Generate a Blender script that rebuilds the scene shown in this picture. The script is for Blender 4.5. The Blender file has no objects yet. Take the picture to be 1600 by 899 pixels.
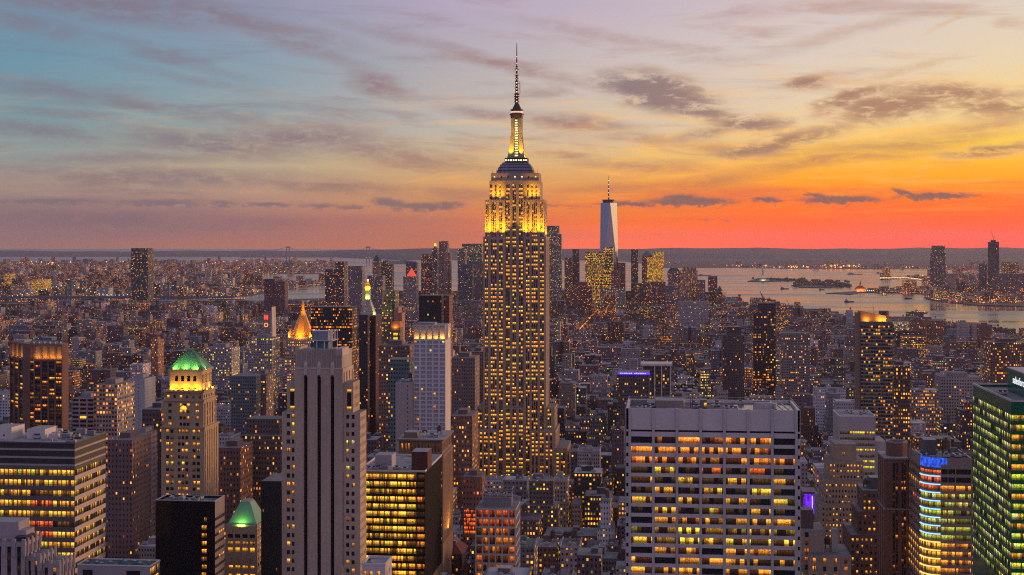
import bpy, math, random
import numpy as np
from math import radians as R, sin, cos, tan, atan, atan2, degrees, pi
random.seed(7)
SC = bpy.context.scene
COL = SC.collection
# ------------------------------------------------------------------ camera
FPX, HZ, CAMZ = 2172.0, 380.0, 260.0            # focal length and eye level in pixels of a 1600 px wide frame
YAW = R(6.05)                                   # the avenues run along +Y, the camera is turned a little to the east of them
CA, SA = cos(YAW), sin(YAW)
cam_d = bpy.data.cameras.new('camera'); cam = bpy.data.objects.new('camera', cam_d); COL.objects.link(cam)
cam.location = (0, 0, CAMZ); cam.rotation_euler = (R(90), 0, YAW)
cam_d.sensor_width = 36; cam_d.lens = 36*FPX/1600; cam_d.shift_y = -(449.5-HZ)/1600
cam_d.clip_start = 1; cam_d.clip_end = 200000
SC.camera = cam
SC.view_settings.view_transform = 'Standard'; SC.view_settings.look = 'None'
SC.view_settings.exposure = 0.0; SC.view_settings.gamma = 1.0
SC.render.engine = 'CYCLES'
SC.cycles.use_denoising = False
SC.cycles.max_bounces = 4; SC.cycles.diffuse_bounces = 2; SC.cycles.glossy_bounces = 2; SC.cycles.volume_bounces = 1
SC.cycles.use_light_tree = True
SC.cycles.filter_width = 1.15
SC.cycles.sample_clamp_indirect = 3.0

def wx(px, Y):
    t = (px-800)/FPX
    return Y/(CA+t*SA)*(-SA+t*CA)
def dep(px, Y): return Y/(CA+(px-800)/FPX*SA)
def wz(py, d): return CAMZ+(HZ-py)/FPX*d
def sideY(px, X):
    t = (px-800)/FPX
    return X*(CA+t*SA)/(-SA+t*CA)
def proj(x, y, z):
    r = x*CA+y*SA; d = -x*SA+y*CA
    return 800+FPX*r/d, HZ-(z-CAMZ)/d*FPX, d
def G(px, py, z=0.0):                           # a pixel carried out to level z
    d = (CAMZ-z)*FPX/(py-HZ); t = (px-800)/FPX
    return (d*(-SA+t*CA), d*(CA+t*SA))
def AT(px, d):                                  # a point at depth d on the pixel column
    t = (px-800)/FPX
    return (d*(-SA+t*CA), d*(CA+t*SA))

def lin(c): return tuple(((v/255)/12.92 if v/255 <= .04045 else ((v/255+.055)/1.055)**2.4) for v in c)

# ------------------------------------------------------------------ node helper
class NT:
    def __init__(s, tree): s.t = tree; s.n = tree.nodes; s.l = tree.links; tree.nodes.clear()
    def new(s, typ, **kw):
        n = s.n.new(typ)
        for k, v in kw.items(): setattr(n, k, v)
        return n
    def put(s, sock, v):
        if v is None: return
        if isinstance(v, bpy.types.NodeSocket): s.l.new(v, sock)
        else:
            if isinstance(v, (tuple, list)) and hasattr(sock, 'default_value') and len(sock.default_value) == 4 and len(v) == 3: v = tuple(v)+(1,)
            sock.default_value = v
    def m(s, op, a, b=None, c=None, clamp=False):
        n = s.new('ShaderNodeMath', operation=op, use_clamp=clamp)
        s.put(n.inputs[0], a); s.put(n.inputs[1], b); s.put(n.inputs[2], c)
        return n.outputs[0]
    def mr(s, v, a, b, c=0.0, d=1.0, smooth=False):
        n = s.new('ShaderNodeMapRange', interpolation_type='SMOOTHSTEP' if smooth else 'LINEAR')
        for i, x in enumerate((v, a, b, c, d)): s.put(n.inputs[i], x)
        return n.outputs[0]
    def mix(s, f, a, b, mode='MIX'):
        n = s.new('ShaderNodeMix', data_type='RGBA', blend_type=mode)
        s.put(n.inputs[0], f); s.put(n.inputs[6], a); s.put(n.inputs[7], b)
        return n.outputs[2]
    def xyz(s, x=0.0, y=0.0, z=0.0):
        n = s.new('ShaderNodeCombineXYZ'); s.put(n.inputs[0], x); s.put(n.inputs[1], y); s.put(n.inputs[2], z); return n.outputs[0]
    def sep(s, v):
        n = s.new('ShaderNodeSeparateXYZ'); s.put(n.inputs[0], v); return n.outputs
    def noise(s, vec, scale, detail=2.0, rough=.5, dist=0.0, dim='3D'):
        n = s.new('ShaderNodeTexNoise', noise_dimensions=dim)
        s.put(n.inputs['Vector'], vec); n.inputs['Scale'].default_value = scale; n.inputs['Detail'].default_value = detail
        n.inputs['Roughness'].default_value = rough; n.inputs['Distortion'].default_value = dist
        return n.outputs['Fac']
    def white(s, vec):
        n = s.new('ShaderNodeTexWhiteNoise', noise_dimensions='3D'); s.put(n.inputs['Vector'], vec); return n.outputs['Value'], n.outputs['Color']
    def ramp(s, f, stops, interp='LINEAR'):
        n = s.new('ShaderNodeValToRGB'); n.color_ramp.interpolation = interp
        e = n.color_ramp.elements
        while len(e) < len(stops): e.new(0.5)
        for i, (p, c) in enumerate(stops): e[i].position = p
        for i, (p, c) in enumerate(stops): e[i].color = tuple(c)[:3]+(1,)
        s.put(n.inputs[0], f); return n.outputs[0]

# ------------------------------------------------------------------ sky: dusk gradient by direction, streaked clouds, a faint Nishita dome
HAZE = 1.8e-5                                   # density of the air box further down
SUN_AZ, SUN_EL = R(52), R(7.0)                  # measured from +Y towards +X
W = bpy.data.worlds.new('World'); SC.world = W; W.use_nodes = True
def build_world():
    k = NT(W.node_tree)
    tc = k.new('ShaderNodeTexCoord')
    x, y, z = k.sep(tc.outputs['Generated'])
    az = k.m('ARCTAN2', x, y)
    A = k.m('ADD', k.m('MULTIPLY', az, 180/pi), degrees(YAW))       # degrees right of the downtown direction
    A = k.m('WRAP', A, 180.0, -180.0)
    E = k.m('MULTIPLY', k.m('ARCSINE', z), 180/pi)
    V = k.xyz(A, E, 0.0)
    # the clear gradient: elevation ramps at six headings
    def EL(py): return degrees(atan((380-py)/FPX))
    cols = [(-19.0, [(385, (150,114,106)), (345, (136,112,118)), (318, (146,120,118)), (290, (172,150,134)), (255, (146,150,148)), (200, (124,150,156)), (100, (108,146,166)), (10, (118,140,164))]),
            (-10.4, [(385, (166,114,98)), (345, (158,112,110)), (318, (172,132,118)), (290, (182,152,130)), (262, (186,168,140)), (180, (146,160,164)), (100, (134,156,172)), (10, (142,146,170))]),
            (-2.6, [(385, (186,112,86)), (345, (190,116,92)), (318, (204,138,92)), (290, (208,156,104)), (255, (206,172,128)), (200, (188,178,168)), (100, (176,170,176)), (10, (178,166,188))]),
            (4.0, [(385, (246,112,34)), (345, (240,116,48)), (318, (228,128,64)), (290, (226,150,78)), (255, (226,180,118)), (200, (212,190,164)), (100, (202,188,186)), (10, (192,176,190))]),
            (11.7, [(385, (252,102,10)), (345, (252,104,20)), (318, (252,118,36)), (285, (255,158,8)), (240, (254,196,80)), (190, (232,204,164)), (100, (218,202,190)), (10, (208,192,194))]),
            (19.0, [(385, (250,96,6)), (345, (255,98,4)), (318, (255,112,4)), (280, (255,166,0)), (235, (254,200,54)), (190, (244,210,140)), (100, (230,208,176)), (10, (218,204,192))])]
    f = k.mr(E, -1.0, 11.0)
    out = None; pa = None
    def clear(py, c):
        e = max(EL(py), .30); T = math.exp(-HAZE*220/tan(R(e))); H = (.20,.15,.16)
        return tuple(min(2.4, max(.004, (v-(1-T)*h)/T)) for v, h in zip(lin(c), H))
    for a, st in cols:
        stops = [(0.0, clear(*st[0]))]+[((EL(p)+1)/12, clear(p, c)) for p, c in st]
        r = k.ramp(f, stops)
        if out is None: out = r
        else: out = k.mix(k.mr(A, pa, a), out, r)
        pa = a
    # beyond the frame: glow dies away round the horizon, dusk mauve behind, blue grey overhead
    f2 = k.mr(E, -5.0, 90.0)
    back = k.ramp(f2, [(0.0, lin((128,112,146))), (.1, lin((168,146,172))), (.3, lin((164,162,192))), (1.0, lin((140,154,196)))])
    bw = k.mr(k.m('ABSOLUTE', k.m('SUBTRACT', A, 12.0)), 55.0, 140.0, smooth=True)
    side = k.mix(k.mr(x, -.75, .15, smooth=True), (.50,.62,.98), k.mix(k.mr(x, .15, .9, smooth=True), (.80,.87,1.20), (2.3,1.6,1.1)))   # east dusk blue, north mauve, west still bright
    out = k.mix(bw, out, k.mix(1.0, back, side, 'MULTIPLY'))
    out = k.mix(k.mr(E, 9.0, 40.0, smooth=True), out, k.mix(k.mr(E, 10.0, 80.0), tuple(v*.78 for v in lin((180,174,196))), tuple(v*.66 for v in lin((146,158,204)))))
    # ---- clouds
    n1 = k.noise(k.xyz(k.m('MULTIPLY', A, .16), k.m('MULTIPLY', E, .7), 3.1), 1.0, 5.0, .6)
    n2 = k.noise(k.xyz(k.m('MULTIPLY', A, .16), k.m('MULTIPLY', E, .7), 9.7), 1.0, 4.0, .6)
    nf = k.noise(k.xyz(k.m('MULTIPLY', A, .9), k.m('MULTIPLY', E, 2.6), 5.0), 1.0, 6.0, .68, .4)
    Aw = k.m('ADD', A, k.m('MULTIPLY', k.m('SUBTRACT', n1, .5), 3.4))
    Ew = k.m('ADD', E, k.m('MULTIPLY', k.m('SUBTRACT', n2, .5), .9))
    Vw = k.xyz(Aw, Ew, 0.0)
    nc = k.noise(k.xyz(k.m('MULTIPLY', A, 2.2), k.m('MULTIPLY', E, 4.5), 1.0), 1.0, 6.0, .66)
    Vc = k.xyz(k.m('ADD', A, k.m('MULTIPLY', k.m('SUBTRACT', nf, .5), 1.2)), k.m('ADD', E, k.m('MULTIPLY', k.m('SUBTRACT', nc, .5), .5)), 0.0)
    def blobs(lst, vec):
        acc = None
        for px, py, rx, ry, rot, st in lst:
            mp = k.new('ShaderNodeMapping', vector_type='TEXTURE')
            mp.inputs['Location'].default_value = (degrees(atan((px-800)/FPX)), EL(py), 0)
            mp.inputs['Rotation'].default_value = (0, 0, R(-rot))
            mp.inputs['Scale'].default_value = (rx/FPX*57.3, ry/FPX*57.3, 1)
            v_ = vec
            if acc is not None:                     # taken one after another, so that few values are held at once
                ch = k.new('ShaderNodeVectorMath', operation='MULTIPLY_ADD'); k.put(ch.inputs[0], acc); ch.inputs[1].default_value = (1e-9, 1e-9, 1e-9); k.put(ch.inputs[2], vec); v_ = ch.outputs[0]
            k.put(mp.inputs['Vector'], v_)
            ln = k.new('ShaderNodeVectorMath', operation='LENGTH'); k.put(ln.inputs[0], mp.outputs[0])
            g = k.mr(ln.outputs['Value'], 0.0, 1.75, st, 0.0, True)
            acc = g if acc is None else k.m('MAXIMUM', acc, g)
        return acc
    soft = [(170,22,210,26,4,.75), (40,60,110,16,8,.55), (260,95,120,10,14,.45), (80,150,120,14,6,.6), (210,252,160,12,-2,.6), (380,190,100,10,8,.55), (520,180,70,9,10,.45), (620,60,110,10,14,.45), (960,60,150,9,10,.4), (1290,255,140,10,-7,.7), (1420,228,150,11,-5,.65), (1180,236,120,10,5,.7), (1530,205,90,9,-4,.6), (1010,215,110,9,4,.5), (1340,60,170,9,-12,.35), (470,215,120,24,0,.9), (330,228,140,20,5,.85), (230,170,110,10,12,.7), (560,238,80,18,2,.75), (110,186,70,10,4,.55), (50,212,80,12,10,.6), (250,283,240,18,0,.75),
            (500,292,130,12,4,.7), (360,32,190,17,13,.7), (590,132,48,15,18,.85), (470,78,120,12,16,.6), (150,345,170,16,0,.75), (790,102,130,10,13,.75), (750,176,60,8,6,.7),
            (880,190,95,10,6,.85), (640,252,110,14,3,.7), (720,300,80,9,2,.6), (870,242,50,6,0,.75), (1010,258,130,9,4,.6), (1110,285,90,12,-8,.6), (400,350,220,10,0,.45),
            (60,272,90,14,3,.5), (960,292,90,8,-3,.5), (300,130,120,8,10,.35), (1240,20,120,8,-6,.3), (60,20,120,20,8,.35), (1190,248,40,5,8,.4)]
    dark = [(1030,146,88,30,10,1.15), (1075,172,60,14,14,.9), (1160,192,80,13,6,.85), (1280,132,38,11,-8,.85), (1320,163,70,15,-16,.95), (1385,178,95,20,-6,1.0), (1230,222,110,15,-13,.8), (1480,158,110,22,4,.85),
            (1550,182,90,16,2,.8), (1560,241,90,9,-2,.85), (1110,205,60,12,-10,.6), (1420,115,70,9,-14,.35), (1480,50,60,6,-30,.3)]
    cum = [(1080,316,80,8,0,1.0), (1065,311,34,8,0,1.0), (1200,314,28,6,4,.9), (1315,314,64,7,0,1.0), (1280,310,25,6,18,.9), (1462,310,66,6,0,1.0), (1412,305,26,5,20,.9), (985,319,60,5,0,.85), (660,323,70,8,0,.9), (612,318,34,9,10,.95),
           (500,323,46,6,0,.8), (420,321,46,6,0,.85), (350,319,30,6,0,.75), (250,319,80,7,0,.85), (90,318,110,6,0,.7), (700,319,36,6,0,.8), (550,324,40,4,0,.7), (855,322,70,4,0,.6), (1110,343,90,2.5,2,.45), (1550,335,40,3,4,.35)]
    ms = k.m('MULTIPLY', blobs(soft, Vw), k.mr(nf, .27, .58, .38, 1.18, True))
    md = k.mr(k.m('MULTIPLY', blobs(dark, Vw), k.mr(nf, .30, .56, .38, 1.15, True)), .02, 1.02, 0.0, 1.0, True)
    nh = nc
    mc = k.m('MULTIPLY', k.mr(k.m('ADD', blobs(cum, Vc), k.m('MULTIPLY', k.m('SUBTRACT', nh, .5), .9)), .22, .85, 0.0, 1.0, True), k.mr(A, -16.0, 6.0, .72, 1.0))
    # stray wisps everywhere in the lower sky
    wn = k.noise(k.xyz(k.m('MULTIPLY', A, .10), k.m('ADD', k.m('MULTIPLY', E, .75), k.m('MULTIPLY', A, .02)), 2.0), 1.4, 6.0, .62, .6)
    wisp = k.m('MULTIPLY', k.mr(wn, .50, .74, 0.0, .55, True), k.m('MULTIPLY', k.mr(E, .2, 2.0), k.mr(E, 5.5, 16.0, 1.0, .35)))
    scol = k.mix(k.mr(A, -14.0, 12.0), lin((128,112,126)), lin((178,128,108)))
    scol = k.mix(k.mr(E, 1.0, 5.0), k.mix(k.mr(A, -12.0, 10.0), lin((128,104,112)), lin((198,112,66))), scol)
    out = k.mix(k.m('MULTIPLY', wisp, 1.0), out, scol)
    # lit undersides: warm glints between the wisps, towards the sunset
    gn = k.noise(k.xyz(k.m('MULTIPLY', A, .16), k.m('ADD', k.m('MULTIPLY', E, 1.5), k.m('MULTIPLY', A, -.05)), 12.0), 1.3, 6.0, .66, .8)
    gl = k.m('MULTIPLY', k.mr(gn, .47, .66, 0.0, .75, True), k.m('MULTIPLY', k.m('MULTIPLY', k.mr(E, .5, 2.2, 0.0, 1.0, True), k.mr(E, 4.0, 7.5, 1.0, .12, True)), k.mr(A, -6.0, 9.0, .18, 1.0)))
    out = k.mix(gl, out, k.mix(k.mr(E, 1.2, 3.6), (1.15,.30,.01), (1.08,.56,.10)))
    out = k.mix(k.m('MULTIPLY', k.mr(wn, .44, .66, 0.0, .6, True), k.m('MULTIPLY', k.m('MULTIPLY', k.mr(E, .1, .8), k.mr(E, 1.6, 3.4, 1.0, 0.0)), k.mr(A, -4.0, 8.0))), out, (.95,.13,.05))
    out = k.mix(k.m('MULTIPLY', ms, .85), out, scol)
    dcol = k.mix(k.mr(A, 2.0, 14.0), lin((120,106,118)), lin((166,116,94)))
    rim = k.m('MULTIPLY', k.m('MULTIPLY', md, k.m('SUBTRACT', 1.0, md)), k.mr(A, 2.0, 12.0, .25, 1.3))
    out = k.mix(rim, out, (1.0,.62,.30))
    out = k.mix(k.m('MULTIPLY', md, .88), out, dcol)
    ccol = k.mix(k.mr(A, -14.0, 8.0), lin((104,100,120)), lin((112,92,96)))
    out = k.mix(k.m('MULTIPLY', mc, .86), out, ccol)
    lp = k.new('ShaderNodeTexSky'); lp.sky_type = 'NISHITA'; lp.sun_disc = False; lp.sun_elevation = SUN_EL; lp.sun_rotation = SUN_AZ; lp.altitude = 260
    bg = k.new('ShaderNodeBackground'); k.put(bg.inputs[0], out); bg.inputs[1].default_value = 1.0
    bg2 = k.new('ShaderNodeBackground'); k.put(bg2.inputs[0], lp.outputs[0]); bg2.inputs[1].default_value = 0.004
    ad = k.new('ShaderNodeAddShader'); k.l.new(bg.outputs[0], ad.inputs[0]); k.l.new(bg2.outputs[0], ad.inputs[1])
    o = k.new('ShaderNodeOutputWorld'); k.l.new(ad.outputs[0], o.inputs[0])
    W.cycles.sampling_method = 'MANUAL'; W.cycles.sample_map_resolution = 512
build_world()
sd = bpy.data.lights.new('sun', 'SUN'); sun = bpy.data.objects.new('sun', sd); COL.objects.link(sun)
sd.energy = 2.3; sd.angle = R(14); sd.color = (1.0, .52, .26)
sun.rotation_euler = (R(90)-SUN_EL, 0, pi-SUN_AZ)   # shines from SUN_AZ (right of +Y) back over the city

# ------------------------------------------------------------------ mesh builder and tags
class MB:
    def __init__(s): s.v = []; s.f = []; s.mi = []; s.uv = []; s.bc = []; s.wn = []; s.col = (.3,.3,.3,0); s.win = (0,0,0,0)
    def quad(s, a, b, c, d, m=0, uv=None):
        i = len(s.v); s.v += [a, b, c, d]; s.f.append((i, i+1, i+2, i+3)); s.mi.append(m)
        s.uv += list(uv) if uv else [(0,0)]*4; s.bc.append(s.col); s.wn.append(s.win)
    def poly(s, pts, m=0):
        i = len(s.v); s.v += list(pts); s.f.append(tuple(range(i, i+len(pts)))); s.mi.append(m)
        s.uv += [(p[0], p[1]) for p in pts]; s.bc.append(s.col); s.wn.append(s.win)
    def prism(s, pl, z0, z1, m=0, mt=None, top=True, top_pl=None, bottom=False, topcol=None):
        n = len(pl); tp = top_pl or pl; u = 0.0
        for i in range(n):
            j = (i+1) % n
            a, b = pl[i], pl[j]; c, d = tp[j], tp[i]
            L = math.hypot(b[0]-a[0], b[1]-a[1])
            s.quad((a[0],a[1],z0), (b[0],b[1],z0), (c[0],c[1],z1), (d[0],d[1],z1), m, ((u,z0),(u+L,z0),(u+L,z1),(u,z1)))
            u += math.ceil(L/3)*3+33
        if top:
            oc, ow = s.col, s.win
            if topcol: s.col = topcol
            s.win = (0,0,0,0)
            s.poly([(p[0],p[1],z1) for p in tp], m if mt is None else mt)
            s.col, s.win = oc, ow
        if bottom: s.poly([(p[0],p[1],z0) for p in pl][::-1], m)
    def box(s, x0, x1, y0, y1, z0, z1, m=0, mt=None, top=True, bottom=False, topcol=None):
        s.prism([(x0,y0),(x1,y0),(x1,y1),(x0,y1)], z0, z1, m, mt, top, None, bottom, topcol)
    def ring(s, cx, cy, z0, z1, r0, r1, n=12, m=0, top=True, ph=0.0, topcol=None):
        a = [(cx+r0*cos(2*pi*i/n+ph), cy+r0*sin(2*pi*i/n+ph)) for i in range(n)]
        b = [(cx+r1*cos(2*pi*i/n+ph), cy+r1*sin(2*pi*i/n+ph)) for i in range(n)]
        s.prism(a, z0, z1, m, None, top, b, False, topcol)
    def hip(s, x0, x1, y0, y1, z0, z1, fx=0.0, fy=0.0, m=0, mt=None):
        cx, cy = (x0+x1)/2, (y0+y1)/2; hx, hy = (x1-x0)/2*fx, (y1-y0)/2*fy
        s.prism([(x0,y0),(x1,y0),(x1,y1),(x0,y1)], z0, z1, m, mt, True, [(cx-hx,cy-hy),(cx+hx,cy-hy),(cx+hx,cy+hy),(cx-hx,cy+hy)])
    def beam(s, a, b, r, m=0):                      # square bar from a to b
        ax, ay, az = a; bx, by, bz = b
        d = np.array(b, float)-np.array(a, float); L = np.linalg.norm(d)
        if L == 0: return
        d /= L; up = np.array((0,0,1.0)) if abs(d[2]) < .9 else np.array((1.0,0,0))
        p = np.cross(d, up); p /= np.linalg.norm(p); q = np.cross(d, p)
        A_ = [tuple(np.array(a)+r*(i*p+j*q)) for i, j in ((-1,-1),(1,-1),(1,1),(-1,1))]
        B_ = [tuple(np.array(b)+r*(i*p+j*q)) for i, j in ((-1,-1),(1,-1),(1,1),(-1,1))]
        for i in range(4):
            j = (i+1) % 4; s.quad(A_[i], A_[j], B_[j], B_[i], m)
        s.quad(*A_, m); s.quad(*B_, m)
    def build(s, name, mats, parent=None, loc=(0,0,0), link=True):
        me = bpy.data.meshes.new(name)
        v = np.array(s.v, dtype=np.float32)
        if parent is not None: o_ = parent.get('_base', (0,0,0))
        else: o_ = loc
        v = v-np.array([o_[0], o_[1], o_[2]], dtype=np.float32)
        nv, nf = len(s.v), len(s.f)
        cnt = np.array([len(f) for f in s.f], dtype=np.int32)
        idx = np.fromiter((i for f in s.f for i in f), dtype=np.int32)
        me.vertices.add(nv); me.vertices.foreach_set('co', v.ravel())
        me.loops.add(len(idx)); me.loops.foreach_set('vertex_index', idx)
        me.polygons.add(nf); st = np.zeros(nf, dtype=np.int32); st[1:] = np.cumsum(cnt)[:-1]
        me.polygons.foreach_set('loop_start', st)
        me.polygons.foreach_set('material_index', np.array(s.mi, dtype=np.int32))
        uvl = me.uv_layers.new(name='UVMap'); uvl.data.foreach_set('uv', np.array(s.uv, dtype=np.float32).ravel())
        a = me.attributes.new('bcol', 'FLOAT_COLOR', 'FACE'); a.data.foreach_set('color', np.array(s.bc, dtype=np.float32).ravel())
        a = me.attributes.new('win', 'FLOAT_COLOR', 'FACE'); a.data.foreach_set('color', np.array(s.wn, dtype=np.float32).ravel())
        for m in (mats if isinstance(mats, (list, tuple)) else [mats]): me.materials.append(m)
        me.update(calc_edges=True)
        o = bpy.data.objects.new(name, me)
        COL.objects.link(o)
        if parent is not None: o.parent = parent
        else: o.location = loc
        return o
def tag(o, label=None, cat=None, group=None, kind=None):
    if label: o['label'] = label
    if cat: o['category'] = cat
    if group: o['group'] = group
    if kind: o['kind'] = kind
    return o
def root(name, label, cat, loc, group=None):
    o = bpy.data.objects.new(name, None); COL.objects.link(o); o.location = loc
    o.empty_display_size = 5.0
    o['_base'] = tuple(loc)
    return tag(o, label, cat, group)

# ------------------------------------------------------------------ materials
MATS = {}
def pmat(name, col, rough=.8, metal=0.0, var=.25, streak=True, scale=.08, spec=.3):
    if name in MATS: return MATS[name]
    m = bpy.data.materials.new(name); m.use_nodes = True; k = NT(m.node_tree)
    b = k.new('ShaderNodeBsdfPrincipled'); o = k.new('ShaderNodeOutputMaterial'); k.l.new(b.outputs[0], o.inputs[0])
    g = k.new('ShaderNodeNewGeometry'); p = g.outputs['Position']
    x, y, z = k.sep(p)
    n = k.noise(k.xyz(x, y, k.m('MULTIPLY', z, .15 if streak else 1.0)), scale, 4, .65)
    n2 = k.noise(p, scale*9, 3, .6)
    f = k.m('ADD', k.m('MULTIPLY', n, .65), k.m('MULTIPLY', n2, .35))
    lo = tuple(c*(1-var) for c in col); hi = tuple(min(1, c*(1+var)) for c in col)
    k.put(b.inputs['Base Color'], k.mix(k.mr(f, .3, .7), lo, hi))
    b.inputs['Roughness'].default_value = rough; b.inputs['Metallic'].default_value = metal; b.inputs['Specular IOR Level'].default_value = spec
    MATS[name] = m; return m
def emat(name, col, strength, tex=0):
    if name in MATS: return MATS[name]
    m = bpy.data.materials.new(name); m.use_nodes = True; k = NT(m.node_tree)
    b = k.new('ShaderNodeBsdfPrincipled'); o = k.new('ShaderNodeOutputMaterial'); k.l.new(b.outputs[0], o.inputs[0])
    b.inputs['Base Color'].default_value = tuple(c*.5 for c in col)+(1,)
    b.inputs['Emission Color'].default_value = tuple(col)+(1,); b.inputs['Emission Strength'].default_value = strength
    if tex:
        p = k.new('ShaderNodeNewGeometry').outputs['Position']; x, y, z = k.sep(p)
        n = k.noise(k.xyz(k.m('MULTIPLY', x, 1.0), y, k.m('MULTIPLY', z, .5)), tex, 4, .7)
        k.put(b.inputs['Emission Strength'], k.m('MULTIPLY', k.mr(n, .36, .64, .12, 1.7), strength))
    m.cycles.emission_sampling = 'NONE'
    MATS[name] = m; return m
def hue_col(k, h):                                 # lamp colours: orange, amber, yellow, lime-yellow, white
    return k.ramp(h, [(0.0, (1.0,.11,.012)), (.25, (1.0,.22,.018)), (.5, (1.0,.33,.025)), (.72, (1.0,.42,.028)), (.86, (.42,.55,.03)), (1.0, (1.0,.74,.42))])
def pane_mat():
    """Window glass with a lit or dark room behind: attribute win = (random, brightness, hue, room width)."""
    m = bpy.data.materials.new('window_glass'); m.use_nodes = True; k = NT(m.node_tree)
    b = k.new('ShaderNodeBsdfPrincipled'); o = k.new('ShaderNodeOutputMaterial'); k.l.new(b.outputs[0], o.inputs[0])
    a = k.new('ShaderNodeAttribute', attribute_name='win'); rr, li, hu = k.sep(a.outputs['Color']); al = a.outputs['Alpha']
    uv = k.new('ShaderNodeUVMap'); u, v, _ = k.sep(uv.outputs[0])     # u in metres across the pane, v 0..1 up the pane
    ro = k.m('FLOOR', k.m('ADD', k.m('DIVIDE', u, k.m('MAXIMUM', al, .5)), k.m('MULTIPLY', rr, 7.3)))
    w1, wc = k.white(k.xyz(ro, k.m('MULTIPLY', rr, 91.7), 4.0))
    wide = k.mr(al, 1.62, 1.85)
    room = k.mr(w1, k.mr(wide, 0.0, 1.0, .12, .40), k.mr(wide, 0.0, 1.0, .55, .60), k.mr(wide, 0.0, 1.0, .14, .05), 1.25)
    room = k.m('MULTIPLY', room, k.m('SUBTRACT', 1.0, k.m('MULTIPLY', k.m('LESS_THAN', k.m('FRACT', k.m('DIVIDE', u, 1.56)), .075), .85)))
    room = k.m('MAXIMUM', room, k.m('MULTIPLY', k.m('LESS_THAN', al, 0.6), 1.0))
    fx = k.m('ADD', u, k.m('MULTIPLY', rr, 57.0))
    d = k.noise(k.xyz(k.m('MULTIPLY', fx, 1.9), k.m('MULTIPLY', v, 4.0), k.m('MULTIPLY', rr, 33.0)), 1.0, 3.0, .7)
    det = k.mr(d, .34, .62, .16, 1.35)
    ceil = k.mr(v, .45, .95, .75, 1.25, True)
    furn = k.mr(k.m('SUBTRACT', v, k.m('MULTIPLY', d, .8)), -.16, .06, .22, 1.0, True)
    strip = k.m('MULTIPLY', k.m('MULTIPLY', k.m('GREATER_THAN', v, .70), k.m('LESS_THAN', v, .84)), k.m('LESS_THAN', k.m('FRACT', k.m('DIVIDE', fx, 1.9)), .62))   # ceiling lamps
    ceil = k.m('ADD', ceil, k.m('MULTIPLY', strip, .55))
    e = k.m('MULTIPLY', k.m('MULTIPLY', k.m('MULTIPLY', room, det), k.m('MULTIPLY', ceil, furn)), li)
    h2 = k.m('ADD', hu, k.m('MULTIPLY', k.m('SUBTRACT', w1, .5), .22), clamp=True)
    k.put(b.inputs['Base Color'], (.018,.02,.024)); b.inputs['Roughness'].default_value = .12
    k.put(b.inputs['Emission Color'], hue_col(k, h2)); k.put(b.inputs['Emission Strength'], k.m('MULTIPLY', e, 1.25))
    m.cycles.emission_sampling = 'NONE'
    return m
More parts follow.
